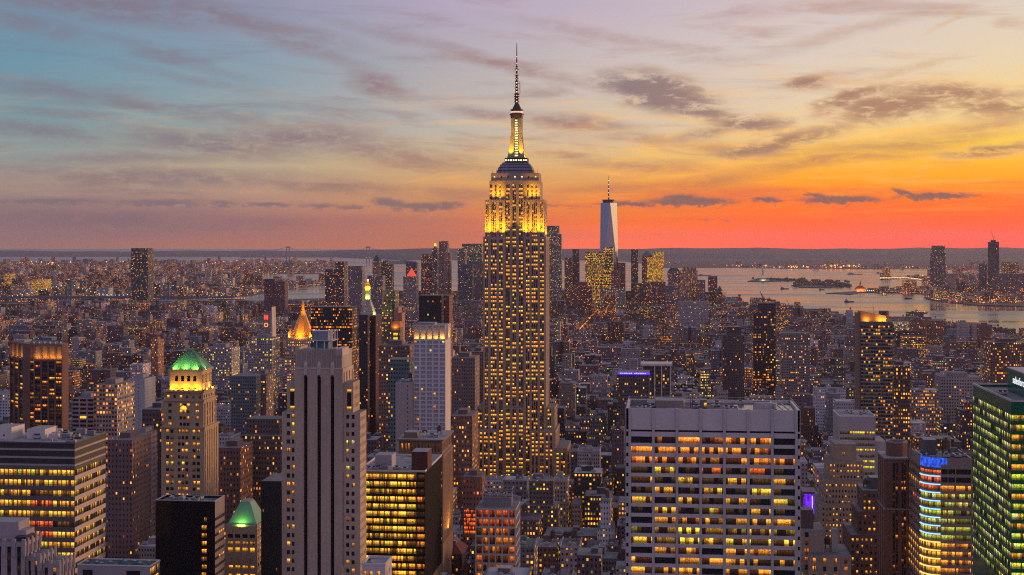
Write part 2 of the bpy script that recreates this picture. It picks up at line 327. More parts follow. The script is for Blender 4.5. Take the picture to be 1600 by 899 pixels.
def city_mat():
    """Far facades: attribute bcol = (r,g,b,random), win = (share of lit windows, hue, bay width, window share of bay)."""
    m = bpy.data.materials.new('city_facade'); m.use_nodes = True; k = NT(m.node_tree)
    b = k.new('ShaderNodeBsdfPrincipled'); o = k.new('ShaderNodeOutputMaterial'); k.l.new(b.outputs[0], o.inputs[0])
    a = k.new('ShaderNodeAttribute', attribute_name='win'); li, hu, bay = k.sep(a.outputs['Color']); wf = a.outputs['Alpha']
    c = k.new('ShaderNodeAttribute', attribute_name='bcol'); rnd = c.outputs['Alpha']
    uv = k.new('ShaderNodeUVMap'); u, v, _ = k.sep(uv.outputs[0])
    cu = k.m('DIVIDE', u, k.m('MAXIMUM', bay, .5)); cv = k.m('DIVIDE', v, k.m('ADD', 3.3, k.m('MULTIPLY', rnd, .7)))
    iu, iv = k.m('FLOOR', cu), k.m('FLOOR', cv); fu, fv = k.m('FRACT', cu), k.m('FRACT', cv)
    mu = k.m('LESS_THAN', k.m('ABSOLUTE', k.m('SUBTRACT', fu, .5)), k.m('MULTIPLY', wf, .5))
    mv = k.m('LESS_THAN', k.m('ABSOLUTE', k.m('SUBTRACT', fv, .5)), k.m('ADD', .15, k.m('MULTIPLY', wf, .14)))
    mask = k.m('MULTIPLY', mu, mv)
    w1, wc = k.white(k.xyz(iu, iv, k.m('MULTIPLY', rnd, 173.0)))
    r1, r2, r3 = k.sep(wc)
    wfl, _c = k.white(k.xyz(3.0, iv, k.m('MULTIPLY', rnd, 91.0)))
    wcl, _c = k.white(k.xyz(k.m('FLOOR', k.m('DIVIDE', cu, 3.0)), iv, k.m('MULTIPLY', rnd, 57.0)))
    th = k.m('MULTIPLY', li, k.m('ADD', .25, k.m('ADD', k.m('MULTIPLY', k.m('POWER', wfl, 2.0), 1.3), k.m('MULTIPLY', wcl, .65))))
    th = k.m('ADD', th, k.m('MULTIPLY', k.m('LESS_THAN', v, 7.0), k.m('MULTIPLY', k.m('GREATER_THAN', li, .01), .45)))   # shop fronts
    on = k.m('LESS_THAN', w1, th)
    e = k.m('MULTIPLY', k.m('MULTIPLY', on, mask), k.m('ADD', .16, k.m('MULTIPLY', k.m('POWER', r2, 2.6), 2.1)))
    p = k.new('ShaderNodeNewGeometry').outputs['Position']; x, y, z = k.sep(p)
    n = k.noise(k.xyz(x, y, k.m('MULTIPLY', z, .2)), .07, 4, .65)
    base = k.mix(k.mr(n, .3, .7, 0.0, 1.0), k.mix(1.0, c.outputs['Color'], (.72,.72,.74), 'MULTIPLY'), k.mix(1.0, c.outputs['Color'], (1.22,1.2,1.18), 'MULTIPLY'))
    k.put(b.inputs['Base Color'], k.mix(mask, base, (.02,.022,.03)))
    k.put(b.inputs['Roughness'], k.mr(mask, 0.0, 1.0, .85, .18))
    h2 = k.m('ADD', hu, k.m('MULTIPLY', k.m('SUBTRACT', r3, .5), .42), clamp=True)
    k.put(b.inputs['Emission Color'], hue_col(k, h2)); k.put(b.inputs['Emission Strength'], k.m('MULTIPLY', e, k.mr(v, 5.0, 8.0, 2.6, 1.4)))
    m.cycles.emission_sampling = 'NONE'
    return m
GLASS = pane_mat(); CITY = city_mat()
LIME = pmat('limestone', (.37,.275,.205)); LIME2 = pmat('warm_limestone', (.40,.30,.20)); GREYST = pmat('grey_travertine', (.60,.54,.53), var=.10)
SPAN = pmat('dark_spandrel', (.065,.052,.05), rough=.5); DARK = pmat('dark_metal', (.04,.04,.045), rough=.45); BLACKG = pmat('black_glass', (.012,.012,.014), rough=.12, var=.1)
ROOF = pmat('gravel_roof', (.17,.17,.18), streak=False, scale=.15, var=.4); ROOFL = pmat('pale_roof', (.27,.27,.285), streak=False, scale=.1, var=.25)
WHITE = pmat('white_concrete', (.56,.53,.51), var=.12); BROWN = pmat('brown_stone', (.20,.13,.10)); BRICK = pmat('red_brick', (.17,.08,.06)); TAN = pmat('tan_brick', (.33,.25,.19))
STEEL = pmat('galvanised_steel', (.42,.43,.46), rough=.4, metal=.6, streak=False); GREENC = pmat('verdigris_copper', (.16,.34,.24), rough=.6, var=.3); GOLD = pmat('gilded_tiles', (.75,.36,.06), rough=.45, var=.2)
GREYGL = pmat('grey_spandrel_glass', (.13,.125,.14), rough=.2); GREENGL = pmat('green_spandrel_glass', (.006,.13,.075), rough=.12); WOODT = pmat('cedar_staves', (.12,.07,.045)); REDROOF = pmat('red_roof_tiles', (.16,.05,.04))
BULB = emat('lamp_bulb', (1.0,.72,.30), 5.0); REDL = emat('red_lamp', (1.0,.05,.03), 2.2); PURL = emat('violet_sign_light', (.10,.03,1.0), 1.6); PURW = emat('pale_violet_letters', (.50,.42,1.0), 1.6)
BLUEL = emat('blue_tube_light', (.25,.55,1.0), 1.8); BLUEP = emat('blue_lit_screen', (.03,.12,.85), .75, .9); YELL = emat('amber_tube_light', (1.0,.62,.14), 1.7); WHITEL = emat('white_letters', (.9,.95,1.0), .95)
for _n, _c, _s in (('street_amber', (1.0,.40,.05), 3.0), ('street_orange', (1.0,.26,.03), 2.6), ('street_white', (.85,.95,.75), 2.4), ('street_red', (1,.06,.03), 1.5)): emat(_n, _c, _s)
FOOTS = []                                         # occupied ground rectangles
GUARD = []                                         # (px0, px1, lowest visible pixel row, Y): ordinary buildings in front stay below
def guard(x0, x1, ybot, Y): GUARD.append((x0, x1, ybot, Y))
LAND = []                                          # (name in words, centre px, depth)
def lamp(name, loc, energy, col, size, target, spot=None, parent=None, spread=None):
    """A floodlight on a ledge: an area lamp facing TARGET."""
    from mathutils import Vector
    l = bpy.data.lights.new(name, 'SPOT' if spot else 'AREA'); l.energy = energy; l.color = col
    if spot: l.spot_size = R(spot); l.spot_blend = .8; l.shadow_soft_size = .3
    else: l.shape = 'RECTANGLE'; l.size = size[0]; l.size_y = size[1]
    if spread: l.spread = R(spread)
    o = bpy.data.objects.new(name, l); COL.objects.link(o)
    o.location = loc; d = Vector(target)-Vector(loc)
    o.rotation_euler = d.to_track_quat('-Z', 'Y').to_euler()
    if parent is not None:
        o.parent = parent; b = parent['_base']; o.location = (loc[0]-b[0], loc[1]-b[1], loc[2]-b[2])
    return o
# ------------------------------------------------------------------ facades with recessed window openings
RNG = random.Random(11)
class Fac:
    """Collects one building's walls (materials 0 wall, 1 spandrel, 2 third) and its window panes."""
    def __init__(s, floorlit=.5, lit=.5, hue=.5, huevar=.2, bright=1.0, room=.5, seed=1):
        s.w = MB(); s.p = []; s.r = random.Random(seed)
        s.floorlit, s.lit, s.hue, s.hv, s.br, s.room = floorlit, lit, hue, huevar, bright, room
        s.fl = {}
    def state(s, zr):
        r = s.r
        if zr not in s.fl: s.fl[zr] = (r.random()**1.2*s.floorlit*2+(1-s.floorlit), r.gauss(0, s.hv*.7))
        fk, fh = s.fl[zr]
        on = r.random() < s.lit*fk
        g = (s.br*(.55+.75*r.random())) if on else (0.0 if r.random() < .7 else .05*s.br)
        return (r.random(), g, min(1, max(0, s.hue+fh+r.gauss(0, s.hv*.5))), s.room)
    def face(s, P, D, width, z0, z1, cols, rows, rec=.5, strip=False, wall=0, span=1, litf=None, pane=True, sprec=None):
        x0, y0 = P; dx, dy = D; nx, ny = dy, -dx
        def pt(u, z, o=0.0): return (x0+dx*u-nx*o, y0+dy*u-ny*o, z)
        W_ = s.w
        def q(u0, u1, a, b, m, o=0.0):
            if u1-u0 > 1e-4 and b-a > 1e-4: W_.quad(pt(u0,a,o), pt(u1,a,o), pt(u1,b,o), pt(u0,b,o), m, ((u0,a),(u1,a),(u1,b),(u0,b)))
        rows = [(max(a, z0), min(b, z1)) for a, b in rows if b > z0+.2 and a < z1-.2]
        if not rows or not cols: q(0, width, z0, z1, wall); return
        za, zb = rows[0][0], rows[-1][1]
        sp = rec if sprec is None else sprec
        q(0, width, z0, za, wall); q(0, width, zb, z1, wall)
        if strip:
            u = 0
            for a, b in cols: q(u, a, za, zb, wall); u = b
            q(u, width, za, zb, wall)
            for a, b in cols:
                W_.quad(pt(a,za,0), pt(a,za,rec), pt(a,zb,rec), pt(a,zb,0), wall); W_.quad(pt(b,za,0), pt(b,za,rec), pt(b,zb,rec), pt(b,zb,0), wall)
                W_.quad(pt(a,zb,0), pt(b,zb,0), pt(b,zb,rec), pt(a,zb,rec), wall); W_.quad(pt(a,za,0), pt(b,za,0), pt(b,za,rec), pt(a,za,rec), wall)
                for i in range(len(rows)-1):
                    q(a, b, rows[i][1], rows[i+1][0], span, sp)
                    if sp < rec-.01:
                        for zz in (rows[i][1], rows[i+1][0]): W_.quad(pt(a,zz,sp), pt(b,zz,sp), pt(b,zz,rec), pt(a,zz,rec), span)
        else:
            for i in range(len(rows)-1): q(0, width, rows[i][1], rows[i+1][0], span)
            for ra, rb in rows:
                u = 0
                for a, b in cols: q(u, a, ra, rb, wall); u = b
                q(u, width, ra, rb, wall)
                for a, b in cols:
                    W_.quad(pt(a,ra,0), pt(a,ra,rec), pt(a,rb,rec), pt(a,rb,0), wall); W_.quad(pt(b,ra,0), pt(b,ra,rec), pt(b,rb,rec), pt(b,rb,0), wall)
                    W_.quad(pt(a,rb,0), pt(b,rb,0), pt(b,rb,rec), pt(a,rb,rec), span); W_.quad(pt(a,ra,0), pt(b,ra,0), pt(b,ra,rec), pt(a,ra,rec), span)
        if pane:
            for ri, (ra, rb) in enumerate(rows):
                for ci, (a, b) in enumerate(cols):
                    st = litf(ri, ci, s) if litf else s.state(round(ra, 1))
                    s.p.append(((pt(a,ra,rec), pt(b,ra,rec), pt(b,rb,rec), pt(a,rb,rec)), b-a, st))
    def done(s, mats, T):
        """Builds the wall part, carried down to the street."""
        zm = min(p[2] for p in s.w.v)
        if zm > 5:
            b = [p for p in s.w.v if p[2] < zm+.5]
            s.w.box(min(p[0] for p in b)+.05, max(p[0] for p in b)-.05, min(p[1] for p in b)+.05, max(p[1] for p in b)-.05, 2.5, zm+.004, 0)
        return s.w.build('wall', mats, T)
    def plain(s, P, D, width, z0, z1, wall=0): s.face(P, D, width, z0, z1, [], [], wall=wall)
    def block(s, x0, x1, y0, y1, z0, z1, front=None, side=None, roof=3, which=None, back=True):
        """A box whose camera faces carry the given facade settings (dicts for face())."""
        which = which or ('r' if x1 < 0 else 'l')
        F = lambda P, D, w, kw: s.face(P, D, w, z0, z1, **kw) if kw else s.plain(P, D, w, z0, z1)
        F((x0,y0), (1,0), x1-x0, front)
        F((x1,y0), (0,1), y1-y0, side if 'r' in which else None)
        F((x0,y1), (0,-1), y1-y0, side if 'l' in which else None)
        s.plain((x1,y1), (-1,0), x1-x0, z0, z1)
        s.w.quad((x0,y0,z1), (x1,y0,z1), (x1,y1,z1), (x0,y1,z1), roof)
    def windows(s, parent, most=100, inset=True, hidden=None):
        """The panes as parts: the largest in view each a mesh of its own, the rest one part."""
        sc = []
        for i, (c, w, st) in enumerate(s.p):
            cx = sum(p[0] for p in c)/4; cy = sum(p[1] for p in c)/4; cz = sum(p[2] for p in c)/4
            P = [proj(*p) for p in c]
            area = abs(sum(P[j][0]*P[(j+1)%4][1]-P[(j+1)%4][0]*P[j][1] for j in range(4)))/2
            px, py, d = proj(cx, cy, cz)
            inside = 0 < px < 1600 and 0 < py < 899 and not (hidden and hidden(px, py))
            sc.append((-(area if inside else 0), cz and -cz, i))
        sc.sort()
        solo = [i for a, z, i in sc if a < -.4][:most]; ss = set(solo)
        for i in solo:
            c, w, st = s.p[i]; m = MB(); m.win = st
            m.quad(*c, 0, ((0,0),(w,0),(w,1),(0,1))); m.build('window', GLASS, parent)
        rest = [i for i in range(len(s.p)) if i not in ss]
        if rest:
            m = MB()
            for i in rest:
                c, w, st = s.p[i]; m.win = st; m.quad(*c, 0, ((0,0),(w,0),(w,1),(0,1)))
            o = m.build('glazing', GLASS, parent)
            if len(solo) >= 100: o['kind'] = 'stuff'
def even(w, n, frac, m=0.0):
    """n window intervals, each FRAC of its bay, over a wall of width w with margin m."""
    b = (w-2*m)/n
    return [(m+b*(i+.5-frac/2), m+b*(i+.5+frac/2)) for i in range(n)]
def floors(z0, z1, fh, frac, off=.28):
    out = []; z = z1-fh
    while z > z0-fh:
        out.append((z+fh*off, z+fh*(off+frac))); z -= fh
    return sorted(out)
def parapet(x0, x1, y0, y1, z, h=1.2, t=.5, mb=None, m=0):
    b = mb or MB()
    b.box(x0-.15, x1+.15, y0-.15, y0+t, z-.05, z+h, m); b.box(x0-.15, x1+.15, y1-t, y1+.15, z-.05, z+h, m)
    b.box(x0-.15, x0+t, y0+t, y1-t, z-.05, z+h, m); b.box(x1-t, x1+.15, y0+t, y1-t, z-.05, z+h, m)
    return b
def water_tank(parent, x, y, z, s=1.0, name='water_tank'):
    b = MB()
    for sx in (-1,1):
        for sy in (-1,1): b.beam((x+sx*1.5*s,y+sy*1.5*s,z), (x+sx*1.5*s,y+sy*1.5*s,z+3*s), .18*s, 1)
    b.ring(x, y, z+3*s, z+6.8*s, 2.2*s, 2.1*s, 10, 0); b.ring(x, y, z+6.8*s, z+8.6*s, 2.4*s, .1, 10, 1)
    return b.build(name, [WOODT, DARK], parent)
def hvac(parent, x, y, z, lx, ly, h, name='cooling_unit'):
    b = MB(); b.box(x-lx/2, x+lx/2, y-ly/2, y+ly/2, z+.4, z+h, 0)
    n = max(1, int(lx/ly))
    for i in range(n): b.ring(x-lx/2+lx*(i+.5)/n, y, z+h, z+h+.6, ly*.36, ly*.36, 10, 1)
    b.box(x-lx/2+.2, x+lx/2-.2, y-ly/2+.2, y+ly/2-.2, z, z+.4, 1)
    return b.build(name, [STEEL, DARK], parent)
def clutter(T, x0, x1, y0, y1, z, n, seed):
    r = random.Random(seed)
    for i in range(n):
        x = x0+(x1-x0)*(i+.2+.6*r.random())/n; y = y0+(y1-y0)*r.random(); u = r.random()
        if u < .35: hvac(T, x, y, z, 1.8+2.2*r.random(), 1.5+r.random(), 1.1+.8*r.random())
        elif u < .55:
            m = MB(); l = 3+6*r.random(); m.beam((x-l/2,y,z+.5), (x+l/2,y,z+.5), .22); m.beam((x-l/2,y,z), (x-l/2,y,z+.5), .2); m.beam((x+l/2,y,z), (x+l/2,y,z+.5), .2); m.build('roof_duct', STEEL, T)
        elif u < .72:
            m = MB(); m.ring(x, y, z, z+1.2, .35, .35, 8); m.ring(x, y, z+1.2, z+1.6, .7, .3, 8); m.build('roof_vent', STEEL, T)
        elif u < .88:
            m = MB(); w = 1.2+2*r.random(); m.box(x-w, x+w, y-1, y+1, z, z+1.0+1.6*r.random()); m.build('roof_hatch', r.choice((ROOF, ROOFL, SPAN, WHITE)), T)
        else:
            m = MB(); m.box(x-2.5, x+2.5, y-1.6, y+1.6, z+.012, z+.06); m.build('tar_patch', DARK, T)
def mark(words, px, d): LAND.append((words, px, d))

# ------------------------------------------------------------------ setting: water, land, islands, hills
def slab(name, pts, z, mat, kind='structure'):
    m = MB(); m.prism(pts, z-6, z, 0); o = m.build(name, mat); return tag(o, kind=kind)
def ground_mat(name, a, b, sc):
    m = bpy.data.materials.new(name); m.use_nodes = True; k = NT(m.node_tree)
    s = k.new('ShaderNodeBsdfPrincipled'); o = k.new('ShaderNodeOutputMaterial'); k.l.new(s.outputs[0], o.inputs[0])
    p = k.new('ShaderNodeNewGeometry').outputs['Position']
    n = k.noise(p, sc, 6, .7); n2 = k.noise(p, sc*12, 3, .6)
    k.put(s.inputs['Base Color'], k.mix(k.mr(k.m('ADD', k.m('MULTIPLY', n, .6), k.m('MULTIPLY', n2, .4)), .35, .65), a, b)); s.inputs['Roughness'].default_value = .9
    return m
def water_mat():
    m = bpy.data.materials.new('harbour_water'); m.use_nodes = True; k = NT(m.node_tree)
    s = k.new('ShaderNodeBsdfPrincipled'); o = k.new('ShaderNodeOutputMaterial'); k.l.new(s.outputs[0], o.inputs[0])
    p = k.new('ShaderNodeNewGeometry').outputs['Position']; x, y, z = k.sep(p)
    n = k.noise(k.xyz(k.m('MULTIPLY', x, .35), y, 0.0), .012, 6, .72, .5)
    big = k.noise(k.xyz(k.m('MULTIPLY', x, .25), y, 7.0), .0022, 5, .65, .8)
    bp = k.new('ShaderNodeBump'); bp.inputs['Strength'].default_value = .22; bp.inputs['Distance'].default_value = 3.0
    k.put(bp.inputs['Height'], k.m('ADD', n, k.m('MULTIPLY', big, 1.5)))
    s.inputs['Base Color'].default_value = (.06,.065,.085,1); k.put(s.inputs['Roughness'], k.mr(big, .38, .62, .06, .30)); s.inputs['IOR'].default_value = 1.33
    s.inputs['Specular IOR Level'].default_value = .5
    k.l.new(bp.outputs[0], s.inputs['Normal'])
    return m
WATER = water_mat()
ASPH = ground_mat('asphalt', (.035,.035,.038), (.06,.058,.058), .02); FARL = ground_mat('far_land_cover', (.035,.04,.045), (.075,.07,.07), .004); WOODS = ground_mat('wooded_slopes', (.03,.04,.035), (.055,.06,.05), .003)
mw = MB(); mw.poly([(-60000,-3000,0), (60000,-3000,0), (60000,60000,0), (-60000,60000,0)])
tag(mw.build('water', WATER), kind='structure')
MANH = [(-3600,-2500),(1150,-2500),(1140,1500),(1100,2600),G(1600,527),G(1545,521),G(1500,511),G(1400,503),G(1300,496),G(1240,489),G(1205,484),G(1140,479),G(1128,471),G(1090,463),G(1000,456),G(900,453),G(760,455),G(700,456),G(640,458),G(560,463),G(505,467),G(440,469),G(300,480),G(0,492),(-3400,2600)]
slab('ground', MANH, 2.5, ASPH)
BKLN = [(-9000,2600),(-4300,2900),G(-120,484),G(0,479),G(200,470),G(340,465),G(400,461),G(442,455),G(470,448),G(512,445),G(512,440),G(470,441),G(400,444),G(396,431),G(440,428),G(500,428),G(520,420),G(545,413),G(500,409),G(430,408),G(300,409.5),G(100,410),G(-200,409),(-22000,12000)]
slab('far_shore', BKLN, 3.0, FARL)
GOV = [G(592,413),G(640,413),G(655,411),G(640,408),G(600,408)]
slab('island', GOV, 6.0, WOODS)
LIB = [G(1168,440.5),G(1200,441),G(1230,439.5),G(1262,439),G(1262,437.5),G(1225,436),G(1185,435.5)]
slab('island', LIB, 4.0, WOODS)
ELL = [G(1236,447),G(1250,450),G(1300,450.5),G(1332,448),G(1330,445),G(1300,440.5),G(1262,440.5)]
slab('island', ELL, 4.0, WOODS)
NJ = [G(1330,461),G(1345,458),G(1400,458.5),G(1440,460),G(1448,468),G(1470,472),G(1490,474),G(1530,478),G(1600,479),G(1720,480),(7000,5200),(14000,9000),(14000,16500),G(1540,431),G(1480,431),G(1440,433),G(1375,437.5),G(1375,436.2),G(1430,436),G(1446,441),G(1440,449),G(1400,454),G(1345,455.5),G(1290,459)]
slab('far_shore', NJ, 3.0, FARL)
BAY = [G(1030,415),G(1230,420),G(1300,420),G(1470,421),G(1540,425),(16000,17000),(30000,40000),(-2000,40000),G(900,402),G(985,410)]
slab('far_shore', BAY, 4.0, FARL)
def hills():
    m = MB(); rnd = random.Random(5); N = 150
    def h(px, row):
        base = {0: 0, 1: .55, 2: 1.0, 3: .75}[row]
        a = 8+ (395-388.0) # placeholder, heights set below
        return base
    rows = []
    for row, (d, f) in enumerate(((21000,.0),(22500,.5),(25000,1.0),(29000,.9),(32000,.2))):
        r = []
        for i in range(N+1):
            px = -900+3400*i/N
            top = 392.5 if px < 400 else 392.5-(px-400)/250*3.5 if px < 650 else 389-min(1.0, (px-650)/700)*1.0
            zt = wz(top, 25000+5000*max(0, min(1, (620-px)/120)))
            wob = 10*sin(i*.37)+7*sin(i*1.1+1)+rnd.uniform(-5,5)
            z = max(2.0, (zt+wob)*f) if f > 0 else -3
            x, y = AT(px, d+5000*max(0, min(1, (620-px)/120))*(1 if row < 3 else .4)); r.append((x, y, z))
        rows.append(r)
    for a, b in zip(rows[:-1], rows[1:]):
        for i in range(N): m.quad(a[i], a[i+1], b[i+1], b[i], 0)
    o = m.build('hills', WOODS); o.data.polygons.foreach_set('use_smooth', [True]*len(o.data.polygons)); tag(o, kind='structure')
    # nearer dark ridge across the bay
    m = MB(); rows = []
    for d, f in ((14500,0),(15500,.6),(17500,1.0),(20500,.7)):
        r = []
        for i in range(61):
            px = 1020+900*i/60
            z = (40+10*sin(i*.5)+rnd.uniform(-4,4))*f*min(1, i/6) if f else 0
            x, y = AT(px, d); r.append((x, y, max(z,0)+1))
        rows.append(r)
    for a, b in zip(rows[:-1], rows[1:]):
        for i in range(60): m.quad(a[i], a[i+1], b[i+1], b[i], 0)
    o = m.build('hills', WOODS); o.data.polygons.foreach_set('use_smooth', [True]*len(o.data.polygons)); tag(o, kind='structure')
hills()
# the air: pale, even, a closed box round everything
def haze():
    m = bpy.data.materials.new('air_haze'); m.use_nodes = True; k = NT(m.node_tree)
    v = k.new('ShaderNodeVolumePrincipled'); o = k.new('ShaderNodeOutputMaterial'); k.l.new(v.outputs[0], o.inputs['Volume'])
    v.inputs['Color'].default_value = (.58,.56,.76,1); v.inputs['Density'].default_value = HAZE; v.inputs['Anisotropy'].default_value = .4
    b = MB(); b.box(-30000, 30000, -2600, 34000, -8, 480, 0, bottom=True)
    o = b.build('haze', m); tag(o, kind='stuff')
haze()
# ------------------------------------------------------------------ the great stone skyscraper
SKY = 'skyscraper'
def px_cols(Y, X0, spans):
    out = []
    for a, b, n in spans:
        u0, u1 = wx(a, Y)-X0, wx(b, Y)-X0
        w = (u1-u0)/n
        for i in range(n): out.append((u0+w*i+(.12*w if n > 1 else 0), u0+w*(i+1)-(.12*w if n > 1 else 0)))
    return out
def esb():
    Y = 1285.0; d = dep(803, Y); Z = lambda py: wz(py, d); X = lambda p, y=Y: wx(p, y)
    cx = (X(755)+X(853))/2; cy = Y+20.5
    T = root('skyscraper', 'tall limestone skyscraper with yellow floodlit crown and lit needle spire, tallest of all', SKY, (cx, cy, 2.5))
    mats = [LIME, pmat('grey_brown_spandrel', (.11,.085,.072), rough=.5), LIME2, ROOF]
    F = Fac(.6, .66, .62, .10, 1.12, .5, 3)
    fh = 3.78
    ROW = lambda z0, z1: floors(z0, z1, fh, .56)
    def col(f, y, x0, spans): return px_cols(y, x0, spans)
    L3 = [(757.4,762.5,2),(766.7,776,3),(779.5,785.6,2)]; C3 = [(790.6,796.6,2),(800.5,806.4,2),(810.6,816.9,2)]; R3 = [(821.6,827.4,2),(830.4,840.2,3),(843.7,849.8,2)]
    z671, z637, z698, z370, z312, z282, z270 = map(Z, (671,637,698,370,312,282,270))
    xa, xb, xc, xd = X(755), X(789.5), X(818.5), X(853)
    Yb = Y+41
    side = lambda z0, z1, w: dict(cols=even(w, 11, .42), rows=ROW(z0, z1), rec=.5, strip=True)
    # shaft wings
    F.block(xa, xb, Y, Yb, 2.5, z370, dict(cols=col(F,Y,xa,L3), rows=ROW(24, z370-2), rec=.38, strip=True), None)
    F.block(xc, xd, Y, Yb, 2.5, z370, dict(cols=col(F,Y,xc,R3), rows=ROW(24, z370-2), rec=.38, strip=True), side(60, z370-2, 41), which='r')
    # middle: flush below the 30th floor, recessed above
    F.block(xb, xc, Y+.01, Y+20, 2.5, z637, dict(cols=col(F,Y,xb,C3), rows=ROW(24, z637-1), rec=.38, strip=True))
    F.block(xb, xc, Y+3.2, Yb-3, z637, z282, dict(cols=col(F,Y+3.2,xb,C3), rows=ROW(z637, z282-3), rec=.38, strip=True))
    # crown shoulders
    Ys = Y+2.6; xs0, xs1 = X(757.5), X(850)
    F.block(xs0, xb-.4, Ys, Yb-4, z370, z312, dict(cols=px_cols(Ys, xs0, [(759.5,763.5,2),(767.5,775,3),(779.8,785.2,2)]), rows=ROW(z370, z312-2), rec=.5, strip=True))
    F.block(xc+.4, xs1, Ys, Yb-4, z370, z312, dict(cols=px_cols(Ys, xc+.4, [(822.5,827.5,2),(831,839.5,3),(844,848,2)]), rows=ROW(z370, z312-2), rec=.5, strip=True), side(z370, z312-2, Yb-4-Ys), which='r')
    Yu = Y+6; xu0, xu1 = X(763.5), X(843)
    F.block(xu0, xb+1, Yu, Yb-7, z312, z282, dict(cols=px_cols(Yu, xu0, [(765.5,769,1),(773,776,1),(780,783,1)]), rows=ROW(z312+2, z282-3), rec=.5, strip=True))
    F.block(xc-1, xu1, Yu, Yb-7, z312, z282, dict(cols=px_cols(Yu, xc-1, [(823,826,1),(830,833,1),(836.5,839.5,1)]), rows=ROW(z312+2, z282-3), rec=.5, strip=True), which='r')
    xt0, xt1 = X(766), X(841)
    F.block(xt0, xt1, Yu+.8, Yb-8, z282, z270, dict(cols=even(xt1-xt0, 7, .22), rows=[(z282+2.2, z282+4.2)], rec=.4, litf=lambda r, c, s: (s.r.random(), 1.2 if c in (0,3,4,6) else 0, .95, .5)))
    # lower setbacks and base
    F.block(X(744.5), xa-.02, Y+4, Yb, 2.5, z637, dict(cols=px_cols(Y+4, X(744.5), [(746.3,753,2)]), rows=ROW(24, z637-1.5), rec=.38, strip=True))
    F.block(xd+.02, X(866), Y+4, Yb, 2.5, z637, dict(cols=px_cols(Y+4, xd+.02, [(855.3,861.5,2)]), rows=ROW(24, z637-1.5), rec=.38, strip=True), dict(cols=even(37, 8, .45), rows=ROW(24, z637-1.5), strip=True), which='r')
    Yw = Y-9; wl, wr = X(741,Yw), X(868,Yw)
    F.block(wl, X(778,Yw), Yw, Yb+4, 2.5, z671, dict(cols=px_cols(Yw, wl, [(743.5,747,1),(749.8,753,1),(756,762,2),(765.5,769,1),(771.5,774.5,1)]), rows=ROW(24, z671-1.5), rec=.38, strip=True))
    F.block(X(828,Yw), wr, Yw, Yb+4, 2.5, z671, dict(cols=px_cols(Yw, X(828,Yw), [(831,834,1),(837,840,1),(843.5,849.5,2),(853,856,1),(859.5,862.5,1)]), rows=ROW(24, z671-1.5), rec=.38, strip=True), dict(cols=even(54, 12, .45), rows=ROW(24, z671-1.5), strip=True), which='r')
    F.block(X(720,Yw), wl-.02, Yw+3, Yb+6, 2.5, z698, dict(cols=px_cols(Yw+3, X(720,Yw), [(724.5,730.5,2),(733,739.5,2)]), rows=ROW(20, z698-4), rec=.38, strip=True))
    F.block(wr+.02, X(886,Yw), Yw+3, Yb+6, 2.5, z698, dict(cols=px_cols(Yw+3, wr+.02, [(869.5,873,1),(876.5,882.8,2)]), rows=ROW(20, z698-4), rec=.38, strip=True), dict(cols=even(53, 12, .45), rows=ROW(20, z698-4), strip=True), which='r')
    F.done(mats, T)
    F.windows(T, 100)
    # observation deck tiers
    m = MB()
    z = z270; D0, D1 = X(775), X(831)
    for i, (a, b, h) in enumerate(((774,832,3.0),(776,830,3.0),(778.5,827.5,2.4),(782,824,2.0))):
        m.box(X(a), X(b), Yu+3+i*1.2, Yb-9-i*1.2, z, z+h*.72, 0); m.box(X(a)+.6, X(b)-.6, Yu+3.6+i*1.2, Yb-9.6-i*1.2, z+h*.72, z+h, 1); z += h
    m.build('observation_deck', [pmat('blue_grey_cladding', (.22,.25,.33), rough=.4), DARK], T)
    zd = z
    m = MB(); xm0, xm1 = X(786), X(822)
    m.box(xm0, xm1, Yu+8, Yb-13, zd, zd+4.2, 0)
    for i in range(9):
        u = xm0+(xm1-xm0)*(i+.5)/9; m.box(u-.55, u+.55, Yu+7.93, Yu+8.05, zd+1.4, zd+2.6, 1)
    m.build('upper_deck', [SPAN, BULB], T)
    for i in range(12):
        u = X(768)+(X(839)-X(768))*i/11; m = MB(); m.beam((u, Yu+1.5, z270), (u, Yu+1.5, z270+2.5+1.8*((i*7) % 5)/4), .12); m.build('rooftop_aerial', DARK, T)
    # mast: four-winged shaft narrowing upward, lit glass in the middle
    zm0 = zd+4.2; zm1 = Z(182); cxm, cym = X(804), (Yu+8+Yb-13)/2
    m = MB(); hw0, hw1 = 8.2, 4.6
    def fr(h0, h1, z0, z1, mi=0): m.prism([(cxm-h0,cym-h0),(cxm+h0,cym-h0),(cxm+h0,cym+h0),(cxm-h0,cym+h0)], z0, z1, mi, None, True, [(cxm-h1,cym-h1),(cxm+h1,cym-h1),(cxm+h1,cym+h1),(cxm-h1,cym+h1)])
    fr(5.6, 4.4, zm0, zm1)
    H = zm1-zm0
    for sx, sy in ((-1,-1),(1,-1),(1,1),(-1,1)):            # winged buttresses with a flared foot
        for k in range(8):
            a, b = k/8, (k+1)/8; fa = 8.4-3.4*min(1, a*1.6)**.6; fb = 8.4-3.4*min(1, b*1.6)**.6
            xa_, xb_ = cxm+sx*fa, cxm+sx*fb; ya_, yb_ = cym+sy*fa, cym+sy*fb; ia, ib = (2.2, 2.2)
            m.prism([(cxm+sx*ia,cym+sy*ia),(xa_,cym+sy*ia),(xa_,ya_),(cxm+sx*ia,ya_)], zm0+H*a, zm0+H*b, 0, None, True, [(cxm+sx*ib,cym+sy*ib),(xb_,cym+sy*ib),(xb_,yb_),(cxm+sx*ib,yb_)])
    m.build('mast', [pmat('mast_aluminium', (.26,.24,.20), rough=.5, metal=.1, streak=False)], T)
    r = random.Random(4)
